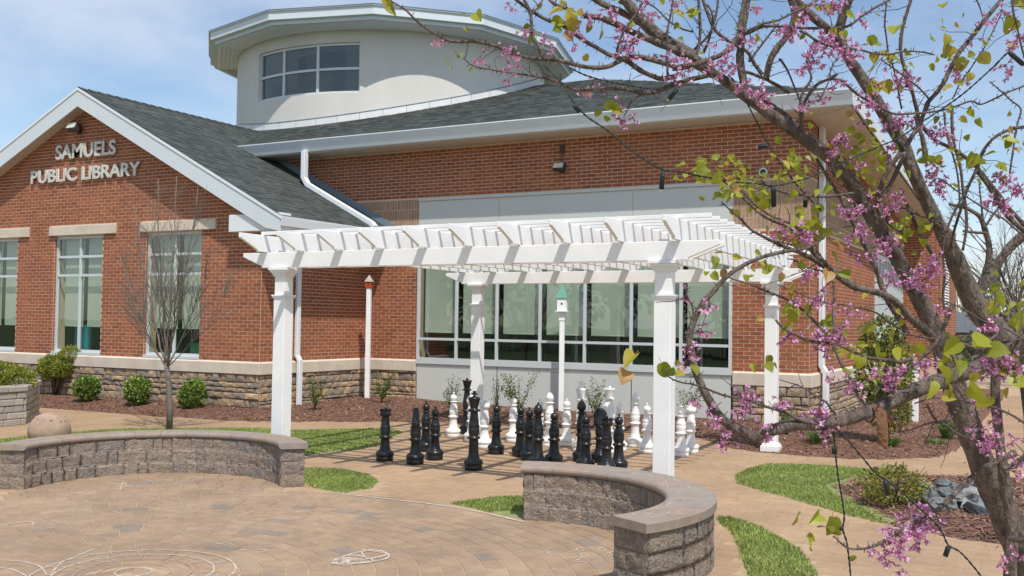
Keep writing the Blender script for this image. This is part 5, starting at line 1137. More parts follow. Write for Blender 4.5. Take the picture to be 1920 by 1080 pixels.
# each limb: (list of (x, y, depth), width at start px, width at end px)
LIMBS = [
 ('trunk', [(1990, 1420, 3.75), (1935, 1090, 3.7), (1895, 990, 3.65), (1862, 920, 3.62), (1830, 840, 3.6), (1805, 770, 3.6), (1782, 700, 3.6), (1768, 655, 3.6), (1740, 590, 3.6), (1703, 523, 3.58), (1667, 457, 3.55), (1633, 403, 3.52), (1603, 350, 3.5), (1563, 300, 3.47), (1500, 253, 3.44), (1467, 230, 3.42), (1407, 187, 3.4), (1347, 143, 3.38), (1305, 122, 3.36)], 120, 20),
 ('trunk', [(1990, 1200, 3.95), (1965, 900, 3.9), (1935, 690, 3.9), (1880, 636, 3.9), (1850, 600, 3.9), (1822, 560, 3.9), (1800, 507, 3.88), (1780, 463, 3.86), (1757, 417, 3.84), (1737, 377, 3.82), (1710, 318, 3.8), (1690, 267, 3.8), (1657, 213, 3.78), (1630, 167, 3.76), (1597, 117, 3.75), (1572, 75, 3.74), (1540, 45, 3.73), (1500, 10, 3.72), (1470, -30, 3.7)], 110, 20),
 ('limb', [(1572, 75, 3.74), (1578, 40, 3.72), (1592, 0, 3.7), (1605, -40, 3.7)], 20, 16),
 ('limb', [(1347, 143, 3.38), (1305, 110, 3.37), (1262, 92, 3.36), (1222, 76, 3.36), (1190, 62, 3.35), (1160, 48, 3.34), (1125, 34, 3.33), (1095, 30, 3.33)], 18, 13),
 ('limb', [(1305, 110, 3.42), (1262, 85, 3.42), (1225, 60, 3.42), (1200, 32, 3.42), (1180, 10, 3.42), (1160, -20, 3.42)], 30, 24),
 ('limb', [(1280, 95, 3.46), (1240, 70, 3.46), (1205, 45, 3.46), (1170, 25, 3.46), (1130, 8, 3.46), (1100, -15, 3.46)], 18, 14),
 ('limb', [(1262, 122, 3.34), (1223, 113, 3.33), (1190, 108, 3.32), (1165, 113, 3.32), (1140, 126, 3.3), (1107, 127, 3.29), (1070, 119, 3.28), (1040, 112, 3.27), (1007, 110, 3.26), (967, 103, 3.25), (930, 87, 3.24), (887, 77, 3.23), (847, 77, 3.22), (813, 60, 3.2), (783, 40, 3.19), (760, 18, 3.18), (733, 2, 3.17), (720, -10, 3.16)], 13, 3),
 ('limb', [(1017, 110, 3.26), (1011, 88, 3.26), (1000, 67, 3.27), (996, 30, 3.28), (983, 0, 3.28), (975, -20, 3.28)], 9, 6),
 ('limb', [(998, 28, 3.28), (1010, 12, 3.3), (1022, -10, 3.3)], 4, 3),
 ('limb', [(1267, 143, 3.4), (1240, 147, 3.39), (1223, 142, 3.38), (1200, 132, 3.37), (1180, 117, 3.37), (1160, 108, 3.36), (1140, 101, 3.35), (1115, 87, 3.34), (1090, 73, 3.33), (1057, 50, 3.32), (1023, 37, 3.31), (990, 17, 3.3), (955, -10, 3.3)], 12, 7),
 ('limb', [(1060, 50, 3.35), (1080, 25, 3.36), (1040, 8, 3.36), (1020, -15, 3.36)], 8, 7),
 ('limb', [(1340, 140, 3.44), (1300, 148, 3.43), (1262, 158, 3.42), (1245, 165, 3.41), (1222, 174, 3.4), (1195, 172, 3.4), (1173, 167, 3.39), (1140, 166, 3.38), (1107, 167, 3.37), (1080, 169, 3.36), (1060, 160, 3.36), (1040, 151, 3.35), (1007, 143, 3.34), (953, 137, 3.33), (917, 130, 3.32), (887, 123, 3.31), (868, 108, 3.3)], 11, 3),
 ('limb', [(1205, 176, 3.38), (1185, 190, 3.38), (1178, 205, 3.38), (1170, 220, 3.38)], 4, 2), ('limb', [(1110, 168, 3.35), (1150, 178, 3.34), (1178, 192, 3.34)], 3, 2),
 ('limb', [(1400, 180, 3.4), (1393, 150, 3.4), (1388, 113, 3.4), (1390, 70, 3.4), (1397, 20, 3.4), (1403, -20, 3.4)], 18, 17),
 ('limb', [(1262, 128, 3.3), (1300, 122, 3.3), (1330, 110, 3.3), (1360, 95, 3.3), (1380, 70, 3.3), (1388, 40, 3.32), (1400, -10, 3.34)], 13, 9),
 ('limb', [(1437, 150, 3.5), (1440, 125, 3.5), (1450, 100, 3.5), (1475, 68, 3.5), (1487, 43, 3.5), (1490, 20, 3.5), (1478, -10, 3.5)], 14, 15),
 ('limb', [(1393, 63, 3.36), (1415, 52, 3.36), (1430, 45, 3.37), (1460, 38, 3.37), (1493, 20, 3.38), (1525, 5, 3.39), (1545, -10, 3.4)], 6, 4),
 ('limb', [(1390, 66, 3.38), (1410, 60, 3.38), (1430, 51, 3.38), (1465, 50, 3.4), (1493, 53, 3.4), (1540, 52, 3.42), (1587, 50, 3.42), (1617, 30, 3.42), (1640, 15, 3.42), (1660, 4, 3.42), (1690, -12, 3.42)], 7, 4),
 ('limb', [(1500, 57, 3.3), (1517, 66, 3.3), (1533, 77, 3.3), (1555, 86, 3.3), (1577, 90, 3.3), (1613, 93, 3.3), (1640, 100, 3.3), (1667, 102, 3.3), (1690, 98, 3.3), (1713, 96, 3.3), (1735, 98, 3.3), (1752, 102, 3.3)], 6, 3),
 ('limb', [(1713, -15, 3.5), (1702, 20, 3.5), (1694, 50, 3.5), (1689, 80, 3.5), (1690, 105, 3.5), (1697, 130, 3.5), (1704, 150, 3.5), (1712, 178, 3.52), (1717, 200, 3.53), (1727, 232, 3.54), (1753, 262, 3.55), (1785, 278, 3.56), (1812, 296, 3.57), (1835, 316, 3.57), (1853, 340, 3.58), (1873, 365, 3.58), (1900, 400, 3.6), (1935, 440, 3.6)], 7, 9),
 ('limb', [(1890, -15, 3.4), (1862, 20, 3.4), (1840, 45, 3.4), (1820, 72, 3.4), (1805, 92, 3.4), (1793, 110, 3.4), (1780, 135, 3.4), (1768, 158, 3.4), (1752, 178, 3.42), (1740, 192, 3.42), (1732, 215, 3.42), (1722, 240, 3.43), (1710, 253, 3.43), (1697, 275, 3.44), (1680, 300, 3.45), (1663, 323, 3.46), (1653, 345, 3.47), (1648, 375, 3.5), (1652, 410, 3.5), (1662, 440, 3.52)], 9, 12),
 ('limb', [(1571, 138, 3.32), (1550, 150, 3.33), (1533, 158, 3.34), (1518, 175, 3.35), (1508, 195, 3.36), (1503, 217, 3.37), (1502, 245, 3.4)], 6, 8),
 ('limb', [(1556, 148, 3.32), (1577, 151, 3.32), (1595, 165, 3.32), (1613, 180, 3.33), (1630, 190, 3.34), (1650, 201, 3.35), (1668, 210, 3.36), (1683, 213, 3.37), (1710, 212, 3.38), (1743, 210, 3.38), (1775, 204, 3.38), (1800, 197, 3.38), (1822, 191, 3.38), (1840, 197, 3.38), (1862, 187, 3.38), (1890, 172, 3.38), (1930, 158, 3.38)], 6, 4),
 ('limb', [(1503, 247, 3.42), (1502, 225, 3.42), (1500, 190, 3.42), (1505, 170, 3.42), (1520, 145, 3.42), (1512, 120, 3.42), (1520, 95, 3.42), (1530, 75, 3.42)], 7, 3),
 ('limb', [(1460, 110, 3.5), (1475, 130, 3.5), (1488, 160, 3.5), (1500, 190, 3.5)], 5, 3),
 ('limb', [(1600, 95, 3.6), (1570, 110, 3.55), (1560, 130, 3.5), (1555, 150, 3.45), (1545, 170, 3.45), (1535, 190, 3.45)], 3, 3),
 ('limb', [(1663, 5, 3.45), (1660, 40, 3.45), (1663, 70, 3.45), (1666, 100, 3.46), (1675, 125, 3.47), (1682, 150, 3.48), (1686, 180, 3.5), (1690, 205, 3.5)], 4, 4),
 ('limb', [(1657, 115, 3.42), (1680, 130, 3.42), (1705, 150, 3.42), (1722, 165, 3.43), (1740, 185, 3.44)], 3, 4),
 ('limb', [(1880, 20, 3.5), (1866, 50, 3.5), (1850, 80, 3.5), (1835, 105, 3.5), (1820, 130, 3.5), (1800, 155, 3.5), (1785, 185, 3.5)], 3, 3),
 ('limb', [(1898, -10, 3.2), (1901, 20, 3.2), (1907, 50, 3.2), (1912, 80, 3.2), (1920, 110, 3.2)], 5, 4), ('limb', [(1827, -10, 3.5), (1838, 15, 3.5), (1842, 32, 3.5)], 4, 2),
 ('limb', [(1935, 236, 3.4), (1905, 239, 3.4), (1880, 247, 3.4), (1860, 260, 3.4), (1845, 280, 3.42), (1836, 300, 3.43), (1830, 320, 3.44), (1818, 345, 3.46), (1808, 370, 3.48), (1797, 405, 3.5), (1787, 440, 3.55), (1782, 468, 3.6)], 8, 6),
 ('limb', [(1830, 318, 3.45), (1850, 345, 3.45), (1868, 375, 3.45), (1890, 405, 3.45), (1915, 430, 3.45), (1945, 455, 3.45)], 10, 12),
 ('limb', [(1856, 152, 3.6), (1875, 170, 3.6), (1895, 188, 3.6), (1915, 205, 3.6), (1905, 240, 3.6), (1898, 290, 3.6), (1893, 330, 3.6)], 3, 4),
 # light grey limbs on the right
 ('limb', [(1835, 562, 4.1), (1838, 538, 4.1), (1849, 508, 4.1), (1855, 480, 4.1), (1853, 453, 4.1), (1846, 428, 4.1), (1840, 410, 4.1), (1825, 397, 4.1), (1805, 388, 4.1), (1780, 383, 4.1)], 19, 6),
 ('limb', [(1835, 560, 4.0), (1848, 530, 4.0), (1860, 512, 4.0), (1878, 484, 4.0), (1898, 460, 4.0), (1925, 437, 4.0), (1960, 410, 4.0)], 20, 24),
 ('limb', [(1846, 428, 4.05), (1860, 405, 4.05), (1875, 385, 4.05), (1892, 370, 4.05)], 6, 4), ('limb', [(1850, 436, 4.05), (1825, 434, 4.05), (1806, 433, 4.05)], 7, 4), ('limb', [(1843, 410, 4.1), (1838, 370, 4.1), (1836, 340, 4.1)], 5, 3),
 ('limb', [(1805, 470, 4.0), (1812, 430, 4.0), (1812, 390, 4.0), (1806, 350, 4.0), (1800, 310, 4.0), (1790, 270, 4.0), (1785, 230, 4.0), (1787, 200, 4.0)], 6, 6),
 ('limb', [(1770, 210, 3.9), (1772, 240, 3.9), (1785, 290, 3.9), (1797, 340, 3.9), (1800, 400, 3.9)], 5, 4), ('limb', [(1735, 300, 3.7), (1730, 260, 3.7), (1722, 235, 3.7), (1715, 215, 3.7)], 12, 6),
 # middle, grey arm sweeping left with its fan of twigs
 ('limb', [(1755, 640, 3.45), (1730, 615, 3.42), (1710, 600, 3.4), (1680, 567, 3.36), (1655, 552, 3.34), (1633, 546, 3.32), (1605, 540, 3.3), (1580, 527, 3.28), (1557, 508, 3.26), (1535, 492, 3.24), (1510, 478, 3.22), (1480, 466, 3.2), (1453, 455, 3.18), (1430, 443, 3.17), (1407, 430, 3.16), (1385, 407, 3.15), (1365, 390, 3.14), (1353, 378, 3.13)], 20, 2.5),
 ('limb', [(1560, 505, 3.3), (1530, 480, 3.3), (1505, 450, 3.3), (1480, 430, 3.3), (1460, 418, 3.3), (1440, 408, 3.3), (1420, 396, 3.3), (1398, 378, 3.3), (1380, 362, 3.3), (1365, 348, 3.3), (1345, 338, 3.3)], 9, 3),
 ('limb', [(1530, 478, 3.25), (1512, 450, 3.25), (1490, 425, 3.25), (1465, 412, 3.25), (1440, 402, 3.25), (1415, 385, 3.25), (1398, 365, 3.25), (1378, 352, 3.25)], 6, 2.5),
 ('limb', [(1600, 535, 3.36), (1570, 510, 3.36), (1550, 495, 3.36), (1530, 470, 3.36), (1500, 462, 3.36), (1478, 458, 3.36), (1450, 452, 3.36)], 10, 4),
 ('limb', [(1560, 520, 3.34), (1535, 505, 3.34), (1510, 500, 3.34), (1490, 488, 3.34), (1475, 486, 3.34)], 4, 2),
 ('limb', [(1450, 352, 3.2), (1420, 340, 3.2), (1390, 335, 3.2), (1360, 328, 3.2)], 5, 2.5), ('limb', [(1600, 362, 3.3), (1560, 366, 3.28), (1520, 367, 3.26), (1480, 364, 3.24), (1458, 357, 3.22), (1440, 346, 3.21), (1425, 338, 3.2)], 7, 3),
 ('limb', [(1700, 630, 3.5), (1685, 595, 3.5), (1672, 575, 3.5), (1657, 545, 3.5), (1643, 507, 3.5), (1632, 480, 3.5), (1620, 455, 3.5), (1607, 430, 3.5), (1593, 405, 3.5), (1578, 375, 3.5), (1562, 350, 3.5), (1545, 320, 3.5), (1530, 295, 3.5)], 14, 7),
 ('limb', [(1760, 500, 3.7), (1748, 478, 3.7), (1732, 450, 3.7), (1717, 425, 3.7), (1705, 395, 3.7), (1695, 370, 3.7), (1690, 352, 3.7)], 9, 7),
 ('limb', [(1700, 440, 3.55), (1675, 425, 3.55), (1662, 410, 3.55), (1690, 390, 3.55), (1715, 400, 3.55), (1745, 412, 3.55), (1770, 430, 3.55)], 5, 4),
 ('limb', [(1775, 610, 3.4), (1768, 560, 3.4), (1772, 520, 3.4), (1768, 470, 3.4), (1780, 420, 3.4), (1795, 385, 3.4), (1815, 350, 3.4), (1832, 318, 3.4)], 5, 5),
 ('limb', [(1680, 505, 3.45), (1705, 515, 3.45), (1730, 508, 3.45), (1748, 498, 3.45), (1765, 470, 3.45), (1770, 440, 3.45)], 5, 4),
 ('limb', [(1740, 350, 3.3), (1760, 335, 3.3), (1790, 355, 3.3), (1820, 375, 3.3), (1850, 395, 3.3), (1880, 410, 3.3), (1905, 430, 3.3), (1935, 455, 3.3)], 3, 4),
 # curved outer shoot (left) rising from the low limb
 ('limb', [(1960, 600, 3.35), (1935, 640, 3.32), (1905, 655, 3.3), (1869, 672, 3.25), (1828, 692, 3.2), (1778, 708, 3.15), (1736, 725, 3.1), (1694, 742, 3.07), (1653, 761, 3.05), (1611, 778, 3.02), (1561, 792, 3.0), (1530, 795, 2.99), (1500, 796, 2.98), (1463, 802, 2.97), (1435, 812, 2.96), (1412, 820, 2.95), (1388, 810, 2.94), (1363, 793, 2.93), (1345, 775, 2.93), (1330, 750, 2.92), (1317, 727, 2.92), (1305, 697, 2.92), (1297, 665, 2.92), (1293, 632, 2.92), (1302, 600, 2.92), (1320, 565, 2.92), (1338, 545, 2.93), (1353, 528, 2.93), (1380, 505, 2.94), (1423, 484, 2.95), (1467, 472, 2.96), (1500, 468, 2.98), (1530, 458, 3.0), (1545, 440, 3.02)], 40, 4),
 ('limb', [(1302, 600, 2.92), (1298, 575, 2.92), (1290, 560, 2.92), (1284, 538, 2.92)], 4, 3),
 ('limb', [(1575, 790, 3.0), (1548, 797, 2.98), (1520, 793, 2.97), (1497, 787, 2.96), (1475, 776, 2.95), (1453, 767, 2.94), (1430, 760, 2.93), (1410, 752, 2.92), (1373, 744, 2.9), (1345, 735, 2.88), (1323, 728, 2.87), (1300, 722, 2.86), (1280, 719, 2.85), (1262, 712, 2.84), (1248, 702, 2.83), (1240, 692, 2.83)], 9, 2.5),
 ('limb', [(1575, 785, 3.02), (1560, 770, 3.02), (1548, 755, 3.02), (1530, 745, 3.02), (1515, 733, 3.02), (1497, 723, 3.02), (1480, 718, 3.02), (1462, 712, 3.02)], 6, 2),
 ('limb', [(1645, 768, 3.05), (1620, 755, 3.08), (1606, 735, 3.1), (1598, 715, 3.12), (1587, 697, 3.14), (1575, 675, 3.15), (1564, 650, 3.16), (1563, 620, 3.17), (1563, 590, 3.18), (1565, 560, 3.2), (1563, 530, 3.22), (1550, 510, 3.24)], 8, 5),
 ('limb', [(1710, 672, 3.4), (1693, 678, 3.39), (1670, 676, 3.38), (1647, 673, 3.37), (1622, 670, 3.36), (1600, 660, 3.35), (1580, 650, 3.34), (1560, 638, 3.33), (1540, 617, 3.32), (1513, 587, 3.31), (1495, 572, 3.3), (1473, 560, 3.3), (1450, 551, 3.3), (1427, 543, 3.3), (1400, 530, 3.3), (1373, 521, 3.3), (1355, 510, 3.3)], 10, 3),
 ('limb', [(1690, 618, 3.45), (1667, 603, 3.44), (1650, 590, 3.43), (1630, 582, 3.42), (1605, 578, 3.42), (1580, 573, 3.42), (1545, 567, 3.42), (1513, 556, 3.42), (1490, 545, 3.42), (1460, 535, 3.42)], 5, 2),
 ('limb', [(1563, 645, 3.2), (1540, 643, 3.2), (1513, 637, 3.2), (1490, 625, 3.2), (1467, 613, 3.2), (1455, 600, 3.2)], 9, 4), ('limb', [(1513, 590, 3.25), (1525, 565, 3.25), (1540, 545, 3.25), (1560, 528, 3.25)], 3, 2),
 ('limb', [(1700, 735, 3.3), (1675, 742, 3.28), (1678, 712, 3.26), (1706, 690, 3.24), (1731, 667, 3.22), (1756, 640, 3.22), (1775, 600, 3.22), (1785, 570, 3.22)], 10, 8),
 ('limb', [(1650, 760, 3.05), (1640, 745, 3.04), (1655, 720, 3.04), (1665, 710, 3.04)], 6, 3),
 ('limb', [(1880, 620, 3.6), (1850, 640, 3.55), (1820, 630, 3.5), (1790, 632, 3.45), (1750, 635, 3.4), (1700, 626, 3.4), (1690, 626, 3.4)], 7, 4), ('limb', [(1930, 655, 3.3), (1895, 640, 3.35), (1860, 648, 3.4), (1835, 655, 3.4), (1805, 645, 3.4), (1785, 660, 3.4), (1795, 690, 3.4)], 10, 6),
 ('limb', [(1940, 630, 3.15), (1915, 640, 3.15), (1900, 660, 3.15), (1905, 690, 3.15), (1925, 710, 3.15)], 22, 24),
 ('limb', [(1930, 640, 3.0), (1890, 618, 3.0), (1850, 605, 3.0), (1825, 590, 3.0), (1800, 577, 3.0), (1760, 560, 3.05)], 4, 2.5),
 ('limb', [(1867, 690, 3.5), (1866, 740, 3.5), (1870, 790, 3.5), (1876, 850, 3.5), (1885, 910, 3.5), (1893, 967, 3.5), (1896, 1020, 3.5), (1894, 1090, 3.5), (1893, 1250, 3.5)], 20, 30),
 ('limb', [(1905, 850, 3.3), (1870, 864, 3.3), (1844, 882, 3.27), (1810, 905, 3.24), (1789, 925, 3.21), (1770, 945, 3.18), (1755, 959, 3.15), (1735, 972, 3.12), (1707, 982, 3.1), (1690, 992, 3.08), (1673, 1003, 3.06), (1653, 1018, 3.04), (1630, 1028, 3.02), (1600, 1030, 3.0), (1580, 1022, 2.99), (1563, 1005, 2.98)], 15, 3),
 ('limb', [(1739, 758, 3.2), (1748, 778, 3.2), (1758, 791, 3.2), (1775, 800, 3.2), (1792, 812, 3.22), (1810, 820, 3.25), (1835, 826, 3.3)], 5, 7), ('limb', [(1758, 791, 3.2), (1735, 797, 3.2), (1710, 805, 3.2), (1683, 808, 3.2)], 4, 2), ('limb', [(1750, 795, 3.2), (1742, 815, 3.2), (1735, 828, 3.2), (1727, 840, 3.2)], 4, 2), ('limb', [(1795, 765, 3.4), (1778, 788, 3.35), (1760, 792, 3.25)], 5, 4),
 ('limb', [(1640, 765, 3.0), (1665, 780, 3.0), (1690, 785, 3.0), (1702, 787, 3.0)], 3, 1.5), ('limb', [(1830, 760, 3.1), (1790, 748, 3.1), (1750, 747, 3.1), (1715, 757, 3.1)], 6, 3), ('limb', [(1930, 800, 3.0), (1890, 775, 3.0), (1855, 762, 3.05), (1830, 758, 3.1)], 5, 5),
 ('limb', [(1930, 715, 2.9), (1890, 700, 2.9), (1855, 670, 2.9), (1830, 652, 2.9)], 4, 2), ('limb', [(1930, 850, 3.2), (1905, 870, 3.2), (1880, 880, 3.2)], 16, 10), ('limb', [(1935, 1015, 3.3), (1910, 1012, 3.35), (1893, 1010, 3.4)], 14, 12),
 ('limb', [(1650, 370, 3.5), (1668, 345, 3.5), (1690, 300, 3.52), (1700, 270, 3.55)], 10, 8),
 ('limb', [(1430, 140, 3.5), (1415, 120, 3.5), (1400, 95, 3.5), (1370, 80, 3.5), (1340, 55, 3.5), (1325, 20, 3.5), (1315, -10, 3.5)], 8, 7), ('limb', [(1300, 120, 3.4), (1310, 90, 3.4), (1313, 50, 3.4), (1310, 0, 3.4), (1312, -15, 3.4)], 7, 6), ('limb', [(1320, 100, 3.45), (1330, 70, 3.45), (1335, 30, 3.45), (1325, 8, 3.45)], 6, 4), ('limb', [(1295, 100, 3.42), (1325, 70, 3.42), (1340, 35, 3.42), (1347, -5, 3.42)], 6, 5),
 ('limb', [(1252, 140, 3.28), (1252, 100, 3.28), (1252, 60, 3.28), (1258, 20, 3.28), (1262, -10, 3.28)], 5, 4), ('limb', [(1155, 105, 3.3), (1162, 75, 3.3), (1175, 50, 3.3), (1195, 25, 3.3), (1210, 0, 3.3)], 6, 4),
 ('limb', [(1300, 60, 3.5), (1280, 55, 3.5), (1255, 40, 3.5), (1235, 20, 3.5), (1220, 10, 3.5), (1190, 0, 3.5)], 4, 3), ('limb', [(1480, 175, 3.5), (1440, 150, 3.5), (1415, 140, 3.5), (1390, 130, 3.5)], 8, 6), ('limb', [(1405, 115, 3.45), (1430, 80, 3.45), (1460, 45, 3.45)], 5, 4),
 ('limb', [(1560, 320, 3.6), (1590, 355, 3.62), (1605, 400, 3.62), (1600, 440, 3.62)], 6, 4), ('limb', [(1500, 253, 3.55), (1480, 225, 3.55), (1440, 195, 3.55), (1420, 178, 3.55)], 16, 14),
]
def spline(P, n=4):
    out_ = []; k = len(P)
    for i in range(k - 1):
        p0 = P[max(0, i - 1)]; p1 = P[i]; p2 = P[i + 1]; p3 = P[min(k - 1, i + 2)]
        for j in range(n):
            t = j / n; out_.append(.5 * ((2 * p1) + (p2 - p0) * t + (2 * p0 - 5 * p1 + 4 * p2 - p3) * t * t + (3 * p1 - p0 - 3 * p2 + p3) * t ** 3))
    out_.append(P[-1]); return out_
TW = {120: [92, 78, 64, 58, 54, 53, 52, 45, 39, 35, 33, 32, 31, 30, 29, 27, 24, 21, 17], 110: [90, 80, 66, 53, 51, 48, 42, 34, 30, 29, 28, 28, 27, 26, 24, 22, 20, 18, 16]}
twigs = MB(); spots = []; LSP = []
for nm, pts, w0, w1 in LIMBS:
    P = [at(*q) for q in pts]; L = [0]
    for i in range(1, len(P)): L.append(L[-1] + (P[i] - P[i - 1]).length)
    S = spline(P, 4); n = len(S); rad = []
    for i, s_ in enumerate(S):
        t = i / (n - 1); d = dist(s_); wpx = .86 * (float(np.interp(t * (len(P) - 1), range(len(P)), TW[w0])) if w0 in TW else w0 + (w1 - w0) * t); rr = wpx * d / FPX / 2
        if w0 < 10 or True: rr *= 1 + .10 * noise.noise(s_ * 14) + (.18 * max(0, noise.noise(s_ * 30 + Vector((5, 0, 0)))) if wpx < 12 else 0)
        rad.append(rr)
    jit = .0022
    S = [s_ + Vector((noise.noise(s_ * 9), noise.noise(s_ * 9 + Vector((7, 1, 2))), noise.noise(s_ * 9 + Vector((3, 9, 1))))) * jit * (2 if w0 < 16 else 1) for s_ in S]
    b = MB(); ns_ = 12 if w0 > 30 else (8 if w0 > 9 else 6); b.tube(S, rad, ns_, rough=.05 if w0 > 20 else .10)
    b.build(nm, m_bark if w0 > 7.5 else m_barkd, RB)
    # spurs and twigs
    for i in range(1, n - 1):
        d = dist(S[i]); seg = (S[i + 1] - S[i]).length; t_ = (S[i + 1] - S[i - 1]).normalized()
        if not inview(S[i], 30, 30): continue
        wpx = rad[i] * 2 * FPX / d
        LSP.append((S[i], t_, rad[i]))
        for _ in range(2 if wpx < 24 else 1):
            if random.random() < seg / .022:
                a = t_.orthogonal(); a.rotate(Matrix.Rotation(random.random() * 6.28, 3, t_)); ln = random.uniform(.006, .016); q = S[i] + a * rad[i] * .8
                twigs.tube([q, q + (a + t_ * random.uniform(-.3, .6)).normalized() * ln], [.0017, .0008], 4, cap=False)
        if wpx < 22 and random.random() < seg * 5.0:
            a = t_.orthogonal(); a.rotate(Matrix.Rotation(random.random() * 6.28, 3, t_)); q = S[i]; dd = (a + t_ * .5 + Vector((0, 0, .35))).normalized(); pts2 = [q]; ln = random.uniform(.04, .20)
            for k in range(4): dd = (dd + Vector((random.gauss(0, .25), random.gauss(0, .25), random.gauss(0, .25)))).normalized(); q = q + dd * ln / 4; pts2.append(q)
            twigs.tube(pts2, [.0019, .0016, .0013, .0011, .0009], 4, cap=False); spots.append((pts2[-1], dd)); 
twigs.build('twig', m_barkd, RB, kind='stuff')
# heart shaped leaves, four shapes
def heart(fold, curl):
    mb = MB(); half = [(0, 0), (.18, -.10), (.38, -.06), (.50, .14), (.50, .36), (.38, .62), (.20, .84), (0, 1.02)]
    mid = [(0, 0, 0), (0, .35, -.01), (0, .7, -.01 - curl * .3), (0, 1.02, -curl)]
    for s in (-1, 1):
        vs = [Vector(m) for m in mid]; o_ = len(vs)
        for x, y in half[1:-1]: vs.append(Vector((s * x * math.cos(fold), y, abs(x) * math.sin(fold) - curl * y * y + .03 * math.sin(y * 9))))
        fs = [(0, 4, 5, 1), (1, 5, 6), (1, 6, 7, 2), (2, 7, 8), (2, 8, 9, 3)]
        if s < 0: fs = [f[::-1] for f in fs]
        mb.add(vs, fs, 0, True)
    mb.tube([(0, 0, 0), (0, -.18, .03), (0.02, -.42, .02)], [.016, .014, .012], 4)
    return mb
LEAF = [[heart(f, c).mesh('leaf', [m_rl[k]]) for f, c in ((.35, .12), (.7, .25), (.15, .30), (.5, -.1))] for k in range(4)]
nleaf = [0]
def leaf(p, size, bronze=False, hang=.6):
    if nleaf[0] >= 296: return
    k = random.choices(range(4), (5, 4, 2, .2) if not bronze else (1, 2, 2, 2))[0]; o = obj('leaf', random.choice(LEAF[k]), RB, loc=p); nleaf[0] += 1
    tip = Vector((random.gauss(0, .7), random.gauss(0, .7), -hang + random.gauss(0, .5))).normalized(); nrm = (-CF * .8 + Vector((random.gauss(0, .6), random.gauss(0, .6), random.gauss(.3, .6)))); nrm = (nrm - tip * nrm.dot(tip)).normalized(); xx = tip.cross(nrm)
    M = Matrix(((xx.x, tip.x, nrm.x), (xx.y, tip.y, nrm.y), (xx.z, tip.z, nrm.z))).to_4x4(); o.matrix_local = Matrix.Translation(p) @ M @ Matrix.Scale(size, 4)
